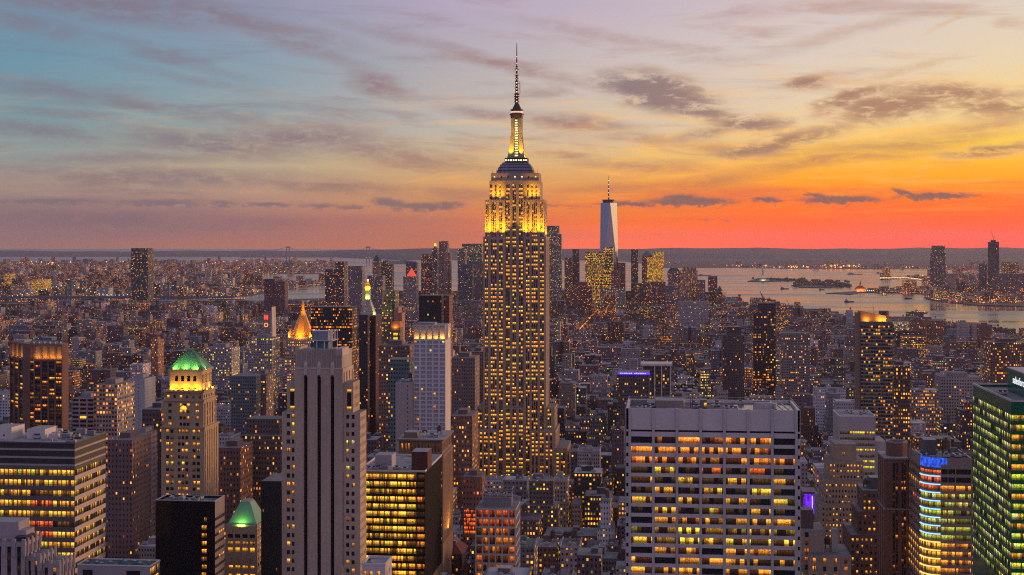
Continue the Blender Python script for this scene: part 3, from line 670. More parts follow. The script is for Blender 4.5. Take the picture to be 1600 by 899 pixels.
    for k in range(15):
        m = MB(); za = zm0+1+H*.94*k/15; f = 1-k/15*.3
        m.win = (r.random(), 1.2+r.random(), .93, .4)
        y = cym-5.75+1.15*k/15
        m.quad((cxm-1.5*f,y-.15,za), (cxm+1.5*f,y-.15,za), (cxm+1.5*f,y-.07,za+H*.05), (cxm-1.5*f,y-.07,za+H*.05), 0, ((0,0),(2.6,0),(2.6,1),(0,1)))
        m.build('mast_window', GLASS, T)
    m = MB(); m.ring(cxm, cym, zm1, zm1+3.2, 5.9, 6.2, 20); m.ring(cxm, cym, zm1+3.2, zm1+4.2, 6.9, 6.9, 20); m.ring(cxm, cym, zm1+4.2, zm1+7.4, 5.4, 5.2, 20)
    m.ring(cxm, cym, zm1+7.4, zm1+8.4, 6.2, 6.0, 20); m.ring(cxm, cym, zm1+8.4, zm1+14, 4.6, 1.9, 20)
    m.build('dome', [SPAN], T)
    m = MB(); m.ring(cxm, cym, zm1+5.0, zm1+6.4, 5.6, 5.6, 20); m.build('dome_light_ring', emat('pink_white_lamp', (1.0,.50,.32), 1.1), T)
    zs = zm1+14; ztip = Z(62)
    m = MB()
    prof = [(0,2.0),(.14,2.0),(.15,1.5),(.36,1.45),(.37,1.05),(.56,1.0),(.57,.6),(.8,.55),(.93,.42),(1.0,.30)]
    for (a, ra), (b, rb) in zip(prof[:-1], prof[1:]):
        m.ring(cxm, cym, zs+(ztip-zs)*a, zs+(ztip-zs)*b, ra, rb, 8)
    for a, rr in ((.03,2.6),(.07,2.6),(.11,2.8),(.15,3.0),(.36,1.9),(.41,1.9),(.46,1.9),(.56,2.1),(.60,1.3),(.70,.9)):
        m.ring(cxm, cym, zs+(ztip-zs)*a, zs+(ztip-zs)*a+.6, rr, rr, 10)
    m.beam((cxm+2.9, cym, zs+(ztip-zs)*.15), (cxm+2.9, cym, zs+(ztip-zs)*.36), .25)
    for a in (.16,.24,.33): m.beam((cxm, cym, zs+(ztip-zs)*a), (cxm+2.9, cym, zs+(ztip-zs)*a), .15)
    m.build('antenna', [DARK], T)
    for i, a in enumerate((.02,.07,.12,.18,.23,.28,.33,.40,.47,.54,.65,.76)):
        m = MB(); rr = .6 if a < .36 else .4
        m.ring(cxm, cym-2.1+1.6*a, zs+(ztip-zs)*a, zs+(ztip-zs)*a+.9, rr, rr, 6); m.build('antenna_lamp', emat('pink_white_lamp', 0, 0) if i % 3 else emat('warm_white_lamp', (1.0,.78,.6), 1.6), T)
    # floodlights on the ledges
    yel = (1.0, .47, .003)
    for a, b in ((757.5,789), (819,850)):
        x0, x1 = X(a), X(b)
        for f, e in ((.12,1.0),(.42,.8),(.88,1.2)) if a < 800 else ((.1,1.2),(.55,.8),(.9,1.0)):
            x = x0+(x1-x0)*f
            lamp('floodlight', (x, Y-1.6, z370+.4), 4600*e, yel, (3.4,.8), (x, Ys+.4, z370+24), parent=T, spread=80)
    lamp('floodlight', (xd-.4, Y+20, z370+.6), 5000, yel, (16,.7), (xs1-2, Y+20, z370+26), parent=T, spread=80)
    for a, b in ((765,787), (822,842)):
        x = (X(a)+X(b))/2
        lamp('floodlight', (x, Ys-1.0, z312+.5), 3300, yel, (11,.8), (x, Yu+1.2, z312+14), parent=T, spread=90)
    for sx in (-1, 1):
        lamp('floodlight', (cxm+sx*5.0, cym-10.4, zm0+.4), 3800, yel, (2,.8), (cxm+sx*4.0, cym-5.2, zm0+26), parent=T, spread=60)
    lamp('floodlight', (cxm+10.4, cym-2, zm0+.4), 4500, yel, (.8,2), (cxm+3, cym-2, zm0+20), parent=T)
    FOOTS.append((X(718), X(888), Y-12, Yb+10)); guard(738, 872, 752, Yw); guard(718, 888, 735, Yw); mark('floodlit stone skyscraper', 804, d)
esb()
# ------------------------------------------------------------------ foreground towers, each with its own openings
OFF = 'office tower'
def foot(x0, x1, y0, y1): FOOTS.append((min(x0,x1)-2, max(x0,x1)+2, y0-2, y1+2))
def setup(px0, px1, ytop, Y, sidepx=None, depth=30):
    X0, X1 = wx(px0, Y), wx(px1, Y); d = dep((px0+px1)/2, Y); z = wz(ytop, d)
    if sidepx is not None:
        Xs = X1 if sidepx > px1 else X0
        depth = sideY(sidepx, Xs)-Y
    return X0, X1, Y, Y+depth, z, d
def banded_office():
    X0, X1, Y0, Y1, z, d = setup(-62, 117, 692, 590, 165)
    T = root('office_tower', 'wide office slab with amber ribbon windows, dark banded top and white boxes on its roof', OFF, ((X0+X1)/2, (Y0+Y1)/2, 2.5))
    F = Fac(.35, .9, .68, .15, .85, 1.6, 5)
    zb = wz(905, d); fh = 16.05/FPX*d; zt = wz(728, d)
    rows = [(zt-fh*(i+1)+fh*.10, zt-fh*(i+1)+fh*.66) for i in range(0, 12)][::-1]
    w = X1-X0; n = 26
    def litf(ri, ci, s):
        g = (ci*5//n) 
        r = s.r
        if (ri*7+g*3) % 9 == 0: return (r.random(), .25*r.random(), .5, 1.6)
        red = (g == 3 and ri in (8, 6, 5, 2)) 
        return (r.random(), .75+.55*r.random(), .06 if red else .62+.12*r.random(), 1.6)
    top = [(wz(718.5,d), wz(713.5,d)), ]
    cols = even(w, n, .93)
    F.face((X0,Y0), (1,0), w, zb-20, zt+.2, cols, rows, rec=.35, litf=litf, span=1)
    dp = Y1-Y0
    F.face((X1,Y0), (0,1), dp, zb-20, zt+.2, even(dp, 14, .9), rows, rec=.35, span=2, litf=lambda ri, ci, s: (s.r.random(), (.25+.9*s.r.random()) if s.r.random() < .62 else .05, .6+.16*s.r.random(), 1.2))
    zc = zt+.2
    bands = [(5,1.2),(0,3.6),(5,1.3),(0,3.9),(5,1.3),(0,3.6)]
    tot = sum(h for _, h in bands); sc = (z-zc)/tot
    for mi, h in bands:
        o = 0 if mi else .25
        F.w.box(X0+o, X1-o, Y0+o, Y1-o, zc, zc+h*sc, 5 if mi else 4, 5); zc += h*sc
    F.plain((X1,Y1), (-1,0), w, zb-20, zt+.2); F.plain((X0,Y1), (0,-1), dp, zb-20, zt+.2)
    F.done([GREYGL, GREYGL, pmat('sun_tinted_white_spandrel', (.46,.38,.35), var=.08), ROOF, pmat('louvre_dark', (.045,.04,.04), rough=.6), pmat('pale_band', (.34,.31,.30), var=.1)], T)  # west spandrels: white, with pink sunset light put into their colour
    F.windows(T, 100)
    m = MB(); m.box(X0+.6, X1-.6, Y0+.6, Y1-.6, z-.2, z+.02, 0); parapet(X0, X1, Y0, Y1, z, .5, .45, m, 1); m.build('roof', [ROOFL, GREYGL], T)
    for a, b, h, yy in ((-14, 18, 5.5, 9), (42, 70, 4.5, 12)):
        m = MB(); xa, xb = wx(a, Y0+yy), wx(b, Y0+yy); m.box(xa, xb, Y0+yy, Y0+yy+13, z, z+h, 0, 1); m.box(xb-4, xb-3.2, Y0+yy-.05, Y0+yy+.1, z+1.5, z+2.3, 2); m.build('roof_bulkhead', [WHITE, ROOFL, DARK], T)
    for xx, yy, hh in ((88,14,6),(96,22,3),(130,28,4),(108,30,5)):
        m = MB(); x = wx(xx, Y0+yy); m.beam((x,Y0+yy,z), (x,Y0+yy,z+hh), .1); m.build('rooftop_aerial', DARK, T)
    hvac(T, X1-14, Y0+22, z, 6, 4, 1.6); hvac(T, X1-26, Y0+26, z, 5, 4, 1.4)
    clutter(T, X0+26, X1-2, Y0+3, Y1-3, z+.02, 26, 1)
    foot(X0, X1, Y0, Y1); guard(-40, 117, 899, Y0); guard(117, 166, 860, Y0); mark('amber banded office slab', 80, d)
banded_office()

def gothic_top():
    Y = 430; d = dep(20, Y); Z = lambda p: wz(p, d)
    X = lambda p: wx(p, Y)
    T = root('apartment_tower', 'pale grey crenellated tower top with tall dark strips at the photo corner', 'tower', (X(5), Y+10, 2.5))
    F = Fac(.3, .08, .5, .2, .6, .6, 8)
    for a, b, yt, y0, y1 in ((-40, 37, 848, 0, 12), (37, 57, 872, 2, 14), (57, 83, 884, 4, 16)):
        x0, x1 = X(a), X(b); n = max(2, int((b-a)/13))
        F.block(x0, x1, Y+y0, Y+y1, Z(985), Z(yt), dict(cols=even(x1-x0, n, .42), rows=floors(Z(985), Z(yt)-1.0, 3.2, .62), rec=.5, strip=True), dict(cols=even(y1-y0, 4, .4), rows=floors(Z(985), Z(yt)-1, 3.2, .62), rec=.4, strip=True), which='r')
        for i in range(n+1):
            xx = x0+(x1-x0)*i/n; F.w.box(xx-.55, xx+.55, Y+y0-.35, Y+y0+.6, Z(yt)-4.5, Z(yt)+1.1, 0)
        for i in range(5):
            yy = Y+y0+(y1-y0)*i/4; F.w.box(x1-.3, x1+.35, yy-.4, yy+.4, Z(yt)-4, Z(yt)+1.0, 0)
    F.done([pmat('grey_mauve_stone', (.36,.32,.34)), SPAN, LIME, ROOF], T); F.windows(T, 60)
    m = MB(); m.box(X(-40), X(18), Y+5, Y+13, Z(848), Z(821), 0, 1); m.box(X(18), X(30), Y+5, Y+11, Z(848), Z(834), 0, 1); m.build('roof_bulkhead', [pmat('grey_mauve_stone', 0), ROOFL], T)
    m = MB(); m.box(X(19), X(36), Y+2, Y+9, Z(848), Z(841), 0); m.build('roof_hood', [DARK], T)
    foot(X(-40), X(83), Y, Y+16); mark('crenellated grey tower', 30, d)
gothic_top()

def rooftop_office():
    X0, X1, Y0, Y1, z, d = setup(121, 235, 884, 560, 250)
    T = root('office_building', 'grey office roof crowded with teal machinery, its sunset side glowing amber', 'office building', ((X0+X1)/2, (Y0+Y1)/2, 2.5))
    F = Fac(.2, .85, .62, .1, 1.0, 1.2, 9); zb = z-16; w = X1-X0; dp = Y1-Y0
    F.face((X0,Y0), (1,0), w, zb, z, [(w*.07,w*.21),(w*.67,w*.86)], [(zb,z-2)], rec=.4, litf=lambda *a: (.3,0,.5,1))
    F.face((X1,Y0), (0,1), dp, zb, z, even(dp, 7, .92), floors(zb, z-.6, 3.8, .74, .2), rec=.3)
    F.plain((X1,Y1), (-1,0), w, zb, z); F.plain((X0,Y1), (0,-1), dp, zb, z)
    F.done([pmat('grey_panel', (.30,.28,.29)), SPAN, LIME, ROOF], T); F.windows(T, 60)
    m = MB(); m.box(X0+.5, X1-.5, Y0+.5, Y1-.5, z-1.3, z-1.1, 0); parapet(X0, X1, Y0, Y1, z-.1, .4, .4, m, 1); m.build('roof', [ROOF, WHITE], T)
    teal = pmat('teal_machinery', (.07,.19,.22), rough=.5); r = random.Random(3)
    for i in range(9):
        m = MB(); x = X0+2.5+(w-5)*i/8; y = Y0+2.5+r.random()*(dp-6); l = 1.2+r.random()*1.2; h = 1.0+r.random()*1.5
        m.box(x-l/2, x+l/2, y, y+1.6, z-1.1, z-1.1+h, 0); m.ring(x, y+.8, z-1.1+h, z-.8+h, .6, .5, 8, 1); m.build('cooling_unit', [teal, STEEL], T)
    foot(X0, X1, Y0, Y1); mark('office roof with teal machinery', 185, d)
rooftop_office()

def black_tower():
    X0, X1, Y0, Y1, z, d = setup(243, 336, 783, 650, 351)
    T = root('office_tower', 'black glass office block with one column of small amber windows down its face', OFF, ((X0+X1)/2, (Y0+Y1)/2, 2.5))
    F = Fac(.2, .8, .55, .1, 1.0, .6, 12); w = X1-X0; dp = Y1-Y0; fh = 12.3/FPX*d; zb = wz(920, d)
    a = w*(315-243)/93
    F.face((X0,Y0), (1,0), w, zb, z, [(a,a+1.15),(a+1.3,a+2.45)], [(z-fh*(i+1)-6.0, z-fh*(i+1)-6.0+2.0) for i in range(9)][::-1], rec=.2, span=0)
    F.face((X1,Y0), (0,1), dp, zb, z, even(dp, 5, .92), floors(zb, z-6.8, fh, .42), rec=.3, wall=2, span=2, litf=lambda r_, c, s: (s.r.random(), 1.0 if r_ in (3,6) and c > 1 else .04, .6, .7))
    F.plain((X1,Y1), (-1,0), w, zb, z); F.plain((X0,Y1), (0,-1), dp, zb, z)
    F.done([BLACKG, BLACKG, pmat('grey_mauve_panel', (.30,.25,.25)), ROOF], T); F.windows(T, 80)
    m = MB(); m.box(X0+.4, X1-.4, Y0+.4, Y1-.4, z-1.2, z-1.0, 0); parapet(X0, X1, Y0, Y1, z, .3, .5, m, 1); m.build('roof', [ROOF, STEEL], T)
    hvac(T, X0+8, Y0+8, z-1.0, 7, 4, 1.8); hvac(T, X0+18, Y0+9, z-1.0, 5, 4, 1.5)
    clutter(T, X0+3, X1-3, Y0+3, Y1-3, z-1.0, 9, 2)
    foot(X0, X1, Y0, Y1); guard(243, 351, 899, Y0); mark('black glass block', 297, d)
black_tower()

def green_hip_tower():
    Y = 790; d = dep(290, Y); Z = lambda p: wz(p, d); X = lambda p, y=Y: wx(p, y)
    T = root('stone_tower', 'tan stone tower with yellow floodlit loggia under a green copper hipped roof', 'tower', (X(290), Y+14, 2.5))
    F = Fac(.5, .45, .5, .12, 1.15, .6, 21)
    xa, xb = X(255.5), X(318); dp = sideY(338, xb)-Y; zc = Z(668); zt = Z(626); w = xb-xa; fh = 10.0/FPX*d
    cols = even(w*.3, 2, .62); cA = [(.06*w+a, .06*w+b) for a, b in even(w*.22, 2, .7)]; cB = [(.36*w+a, .36*w+b) for a, b in even(w*.28, 3, .75)]; cC = [(.72*w+a, .72*w+b) for a, b in even(w*.22, 2, .7)]
    sid = lambda z0, z1, n=7: dict(cols=even(dp, n, .4), rows=floors(z0, z1, fh, .5), rec=.5, strip=True)
    F.block(xa-1.0, xb+1.0, Y-1, Y+dp+1, 2.5, zc, dict(cols=[(a+1,b+1) for a, b in cA+cB+cC], rows=floors(Z(800), zc-.5, fh, .52), rec=.5), sid(Z(800), zc-1))
    F.block(xa, xb, Y, Y+dp, zc, zt, dict(cols=[(.12*w,.2*w),(.4*w,.47*w),(.49*w,.56*w),(.58*w,.65*w),(.8*w,.88*w)], rows=floors(zc, zt-1, fh, .5), rec=.5), sid(zc, zt-1, 5))
    xc, xd = X(263), X(313); z8 = Z(606)
    F.block(xa+.6, xb-.6, Y+.8, Y+dp-.8, zt, Z(612), dict(cols=even(w-1.2, 6, .4), rows=[(zt+1.2, zt+3.0)], rec=.4), dict(cols=even(dp-1.6, 5, .4), rows=[(zt+1.2, zt+3.0)], rec=.4))
    z8 = Z(612); z9 = Z(580); dpl = dp-3
    wl = xd-xc
    F.block(xc, xd, Y+2.4, Y+dpl, z8, z9, dict(cols=[(wl*(.16+.19*i), wl*(.16+.19*i+.1)) for i in range(4)], rows=[(z8+1.2,z8+2.2),(Z(600)+1.2, Z(588))], rec=.8, litf=lambda r_, c, s: (s.r.random(), .9 if r_ == 0 else 0, .6, .5)), dict(cols=even(dpl-2.4, 7, .45), rows=[(Z(600), Z(586))], rec=.8, litf=lambda *a: (.4,0,.5,.5)))
    for zz, o in ((zc, 1.5), (zt, .7), (Z(612), .5)): F.w.box(xa-o, xb+o, Y-o, Y+dp+o, zz-.5, zz+.5, 0)
    for i in range(9): F.w.box(xa+w*i/8-.4, xa+w*i/8+.4, Y-.4, Y+.5, Z(612), Z(609), 0)
    for i in range(8):
        yy = Y+dp*i/7; F.w.box(xb-.5, xb+.4, yy-.4, yy+.4, Z(612), Z(608), 0)
    ar = [(xa+w*.5+2.2*cos(t*pi/8), Y-.12, Z(640)+2.2*sin(t*pi/8)) for t in range(9)]
    F.done([LIME2, LIME2, TAN, ROOF], T); F.windows(T, 100)
    m = MB(); m.win = (.4, 1.4, .68, .7); m.poly(ar, 0); m.build('arched_window', GLASS, T)
    m = MB(); m.box(xc-1.0, xd+1.0, Y+1.6, Y+dpl+.6, z9, z9+.7, 1); m.hip(xc-.8, xd+.8, Y+1.8, Y+dpl+.4, z9+.7, Z(548), .06, .22, 0)
    ex0, ex1, ey0, ey1, rz = xc-.8, xd+.8, Y+1.8, Y+dpl+.4, Z(548); rcx, rcy = (ex0+ex1)/2, (ey0+ey1)/2
    for i in range(13):                                # standing seams
        f = i/12; m.beam((ex0+(ex1-ex0)*f, ey0, z9+.75), (rcx+(ex1-ex0)*.03*(2*f-1), rcy-(ey1-ey0)*.11, rz+.05), .09, 2)
        m.beam((ex1, ey0+(ey1-ey0)*f, z9+.75), (rcx+(ex1-ex0)*.03, rcy+(ey1-ey0)*.11*(2*f-1), rz+.05), .09, 2)
    m.build('roof', [GREENC, LIME2, pmat('dark_copper_seam', (.09,.20,.14), rough=.6)], T)
    yl = (1.0, .50, .01); gr = (.45, 1.0, .10)
    for f in (.14, .5, .86): lamp('floodlight', (xc+wl*f, Y+1.0, z8+.6), 2000, yl, (2.5,.5), (xc+wl*f, Y+4, z8+12), parent=T)
    for f in (.2, .8): lamp('floodlight', (xd+1.6, Y+3+(dpl-4)*f, z8+.6), 1300, yl, (.5,2.5), (xd-1, Y+3+(dpl-4)*f, z8+12), parent=T)
    lamp('floodlight', (xc-1.6, Y+4, z8+.6), 1300, yl, (.5,2.5), (xc+1, Y+5, z8+12), parent=T)
    for f in (.15, .5, .85): lamp('floodlight', (xc+wl*f, Y+.7, z9+.9), 700, gr, (2.5,.5), (xc+wl*(.35+.3*f), Y+6, z9+8), parent=T, spread=120)
    lamp('floodlight', (xd+1.6, Y+dpl*.35, z9+.9), 700, gr, (.5,4), (xd-4, Y+dpl*.45, z9+8), parent=T, spread=120)
    foot(xa, xb, Y, Y+dp); guard(250, 338, 785, Y); mark('green roofed stone tower', 290, d)
green_hip_tower()

def green_cap_block():
    X0, X1, Y0, Y1, z, d = setup(352, 402, 820, 760, 419)
    T = root('stone_building', 'small pale stone block with a lit green copper mansard and amber truss windows', 'building', ((X0+X1)/2, (Y0+Y1)/2, 2.5))
    F = Fac(.3, .8, .58, .12, .9, .8, 31); w = X1-X0; dp = Y1-Y0; zb = wz(915, d)
    F.block(X0, X1, Y0, Y1, zb, z, dict(cols=even(w, 4, .72, .8), rows=[(wz(905,d),wz(897,d)),(wz(889,d),wz(884,d)),(wz(863,d),wz(856,d)),(wz(852,d),wz(846.5,d)),(wz(841,d),wz(835,d))], rec=.5, litf=lambda r_, c, s: (s.r.random(), (.9,.8,1.1,.5,.0)[r_]*(.6+.6*s.r.random()), .62, .8)), dict(cols=even(dp, 5, .6), rows=floors(zb, z-1, 4, .5), rec=.4), which='r')
    for a, b in ((872,884),): 
        for i in range(4): F.w.beam((X0+w*(.1+.2*i),Y0-.15,wz(884,d)), (X0+w*(.2+.2*i),Y0-.15,wz(871,d)), .22); F.w.beam((X0+w*(.2+.2*i),Y0-.15,wz(871,d)), (X0+w*(.3+.2*i),Y0-.15,wz(884,d)), .22)
    F.done([LIME2, LIME, TAN, ROOF], T); F.windows(T, 60)
    m = MB(); m.hip(X0+1, X1-.6, Y0+1, Y1-1, z, wz(788,d), .34, .4, 0, 1); m.box(X0+w*.36, X1-w*.36, Y0+dp*.32, Y1-dp*.32, wz(788,d), wz(786.5,d), 1); m.build('roof', [GREENC, ROOFL], T)
    lamp('floodlight', ((X0+X1)/2, Y0-1.0, z-.5), 1100, (.5,1.0,.12), (3,.5), ((X0+X1)/2, Y0+6, z+7), parent=T)
    foot(X0, X1, Y0, Y1); guard(352, 419, 899, Y0); mark('green capped stone block', 380, d)
green_cap_block()

def art_deco_tower():
    Y = 610; d = dep(505, Y); Z = lambda p: wz(p, d); X = lambda p, y=Y: wx(p, y)
    T = root('stone_skyscraper', 'buff art deco skyscraper with three black vertical strips and stepped shoulders', SKY, (X(505), Y+18, 2.5))
    F = Fac(.3, .22, .55, .2, 1.0, .6, 41); fh = 13.35/FPX*d
    zt = Z(576); zm = Z(549)
    xa, xb = X(460), X(535.5); w = xb-xa; zb = Z(915)
    cs = [(X(a)-xa, X(b)-xa) for a, b in ((474.6,480.4),(495.6,501.4),(516.4,522.2))]
    F.face((xa,Y), (1,0), w, zb, zt, cs, [(zb, Z(590))], rec=1.2, pane=False)
    dpm = 22
    for a, b in cs:
        F.w.quad((xa+a,Y+1.2,zb), (xa+b,Y+1.2,zb), (xa+b,Y+1.2,Z(590)), (xa+a,Y+1.2,Z(590)), 1)
        c = (a+b)/2
        F.w.prism([(xa+a,Y-.1),(xa+b,Y-.1),(xa+b,Y+.8),(xa+a,Y+.8)], Z(590), Z(586), 1, None, True, [(xa+c-.1,Y-.1),(xa+c+.1,Y-.1),(xa+c+.1,Y+.8),(xa+c-.1,Y+.8)])
    side = lambda z0, z1, n, dp_: dict(cols=even(dp_, n, .36), rows=floors(z0, z1, fh, .45), rec=.4, span=0)
    F.face((xb,Y), (0,1), dpm, Z(640), zt, even(dpm, 4, .35), floors(Z(640), zt-1, fh, .5), rec=.5, strip=True)
    F.plain((xa,Y+dpm), (0,-1), dpm, Z(640), zt); F.plain((xb,Y+dpm), (-1,0), w, Z(640), zt)
    F.w.quad((xa,Y,zt),(xb,Y,zt),(xb,Y+dpm,zt),(xa,Y+dpm,zt), 3)
    # fluted crown, set back a little
    F.w.box(xa+.5, xb-.5, Y+1.0, Y+dpm-1, zt, zm, 4, 3)
    for i in range(19):
        u = xa+.7+(w-1.4)*i/18; F.w.box(u-.14, u+.14, Y+.72, Y+1.0, zt, zm+.5, 0)
    for p in (477.5, 498.5, 519.3):
        u = X(p); F.w.box(u-.8, u+.8, Y-.25, Y+.98, Z(586), Z(571), 2); F.w.prism([(u-.95,Y-.3),(u+.95,Y-.3),(u+.95,Y+.98),(u-.95,Y+.98)], Z(571), Z(565), 2, None, True, [(u-.35,Y+.3),(u+.35,Y+.3),(u+.35,Y+.98),(u-.35,Y+.98)])
    F.w.box(xa-.2, xb+.2, Y-.2, Y+.75, zt-.35, zt+.35, 2)
    # right and left shoulders step down
    zs1 = Z(598); xs = X(447.5); xe = X(551)
    for a, b, zz, yo, dp in ((X(447.5), xa, Z(597), 1.2, 26), (xb, X(551), Z(598), 1.2, sideY(561, X(551))-Y)):
        ww = b-a
        F.block(a, b, Y+yo, Y+yo+dp, zb, zz, dict(cols=[(ww*.36, ww*.36+2.0)], rows=[(Z(640),Z(636)),(Z(635.6),Z(625.5)),(Z(625),Z(614)),(Z(613.5),Z(609))], rec=.6, strip=True, litf=lambda r_, c, s: (.3, (1.2,0,0,1.2)[r_], .66, .5)), side(zb, zz-1, 5, dp), which='rl')
    for a, b, zz, yo, dp, cc in ((X(440), X(459.9), Z(645), .6, 34, ((447,453),(455,460))), (X(536), X(562.5), Z(645), .6, sideY(572, X(562.5))-Y, ((540,545.5),(548.3,553.8)))):
        ww = b-a
        F.block(a, b, Y+yo, Y+yo+dp, zb, zz, dict(cols=[(X(p)-a+.1, X(q)-a-.1) for p, q in cc if X(q)-a < ww+.2], rows=floors(zb, zz, fh, .5), rec=.45, span=0), side(zb, zz-1, 7, dp), which='rl')
    F.block(X(455.5), xa-.01, Y+6, Y+24, Z(600), Z(545), None, None)
    F.done([pmat('buff_brick', (.44,.345,.265), var=.3), BLACKG, pmat('pale_terracotta', (.50,.43,.40), var=.1), ROOF, pmat('fluted_grey_stone', (.36,.31,.28), var=.2)], T)
    F.windows(T, 100)
    # rooftop water tank in a steel frame
    m = MB(); m.box(X(489,Y+8), X(514,Y+8), Y+6, Y+14, Z(533), Z(519), 0, 1); m.build('water_tank', [pmat('blue_grey_tank', (.20,.22,.27), rough=.5), STEEL], T)
    m = MB(); x0, x1 = X(484,Y+5), X(519,Y+5)
    for x in (x0, x0+(x1-x0)*.33, x0+(x1-x0)*.66, x1):
        for y in (Y+4.5, Y+15): m.beam((x,y,zm), (x,y,Z(534)), .16)
    for z in (Z(547), Z(534)):
        m.beam((x0,Y+4.5,z),(x1,Y+4.5,z), .16); m.beam((x1,Y+4.5,z),(x1,Y+15,z), .16); m.beam((x0,Y+15,z),(x1,Y+15,z), .16)
    m.box(x0-.3, x1+.6, Y+4.2, Y+15.3, Z(534), Z(533.2))
    for p in (514.5, 519, 522): x = X(p,Y+6); m.beam((x,Y+6,Z(534)), (x,Y+6,Z(518)), .14); m.beam((x,Y+12,Z(534)), (x,Y+12,Z(518)), .14); m.beam((x,Y+6,Z(518)),(x,Y+12,Z(518)), .14)
    m.build('tank_frame', pmat('pale_steel', (.55,.52,.52), rough=.5, streak=False), T)
    m = MB(); m.box(X(490,Y+7), X(513,Y+7), Y+7, Y+14, zm, Z(536)); m.build('roof_bulkhead', pmat('teal_machinery', 0), T)
    m = MB(); m.box(xb-3.5, xb-.4, Y+.9, Y+14, zm-2, zm+1.2); m.build('parapet_wing', pmat('pale_terracotta', 0), T)
    foot(X(438), X(567), Y, Y+40); guard(440, 572, 899, Y); mark('striped art deco skyscraper', 505, d)
art_deco_tower()

def yellow_office():
    X0, X1, Y0, Y1, z, d = setup(560, 651, 737, 730)
    T = root('office_building', 'glass office block glowing bright yellow on every floor, machinery on its flat roof', 'office building', ((X0+X1)/2, Y0+18, 2.5))
    F = Fac(.25, .85, .7, .08, 1.25, 1.0, 51); w = X1-X0; fh = 11.6/FPX*d; zb = wz(915, d)
    xe = wx(664, Y0); n = 7; Yb = sideY(690, xe)-Y0
    rows = floors(zb, z-1.0, fh, .68, .22)
    F.face((X0,Y0), (1,0), w, zb, z, [(w*a, w*b) for a, b in ((.01,.12),(.13,.24),(.25,.36),(.37,.44),(.45,.535),(.545,.66),(.67,.82),(.83,.985))], rows, rec=.4, litf=lambda r_, c, s: (s.r.random(), (1.35 if c in (5,6) else .95)*(.75+.5*s.r.random())*(.4 if s.r.random() < .05 else 1), (.52 if r_ < 4 else .64)+.1*s.r.random(), 1.0))
    F.face((X1,Y0), (1,0), xe-X1, zb, z, [(.3, xe-X1-.3)], rows, rec=.4, wall=1, span=1, litf=lambda r_, c, s: (s.r.random(), .7 if r_ in (0,2,5,6,7,11) else .05, .35, 1.0))
    F.plain((xe,Y0), (0,1), Yb, zb, z, wall=1); F.plain((xe,Y0+Yb), (-1,0), xe-X0, zb, z); F.plain((X0,Y0+Yb), (0,-1), Yb, zb, z)
    F.w.quad((X0,Y0,z),(xe,Y0,z),(xe,Y0+Yb,z),(X0,Y0+Yb,z), 3)
    F.done([pmat('olive_spandrel', (.24,.18,.08), rough=.4), pmat('dark_brown_panel', (.02,.017,.017), rough=.9, spec=.05), TAN, ROOFL], T); F.windows(T, 100)
    m = MB(); parapet(X0, xe, Y0, Y0+Yb, z, .8, .4, m); m.build('parapet', GREYST, T)
    m = MB(); m.box(wx(643,Y0+6), wx(668,Y0+6), Y0+6, Y0+20, z, wz(708,d), 0, 1); m.build('roof_bulkhead', [pmat('maroon_panel', (.09,.035,.035)), ROOFL], T)
    m = MB(); m.box(wx(586,Y0+12), wx(612,Y0+12), Y0+12, Y0+24, z, wz(717,d), 0, 1); m.build('roof_bulkhead', [STEEL, ROOFL], T)
    for i in range(5): hvac(T, wx(577+14*i,Y0+6), Y0+5+(i%2)*3, z, 3.6, 2.4, 1.4)
    clutter(T, X0+5, xe-4, Y0+3, Y0+Yb-4, z+.01, 14, 3)
    foot(X0, xe, Y0, Y0+Yb); guard(560, 690, 899, Y0); mark('bright yellow lit office block', 625, d)
yellow_office()

def small_stone_top():
    X0, X1, Y0, Y1, z, d = setup(566, 602, 884, 560, depth=14)
    T = root('stone_building', 'small grey building top with three amber windows and a pale flat roof', 'building', ((X0+X1)/2, Y0+7, 2.5))
    F = Fac(0, 1, .55, .05, 1.2, .6, 52); w = X1-X0
    F.block(X0, X1, Y0, Y1, z-14, z, dict(cols=[(w*.08,w*.22),(w*.30,w*.44),(w*.62,w*.76)], rows=[(z-10.5,z-8),(z-4.8,z-2.3)], rec=.4), dict(cols=even(14, 4, .4), rows=[(z-4.8,z-2.3)], rec=.4), which='r')
    F.done([GREYST, LIME, TAN, ROOFL], T); F.windows(T, 20)
    m = MB(); parapet(X0, X1, Y0, Y1, z, .9, .4, m); m.build('parapet', GREYST, T)
    hvac(T, X0+2.2, Y0+4, z, 2.2, 1.6, 1.2)
    foot(X0, X1, Y0, Y1); mark('small grey building top', 585, d)
small_stone_top()

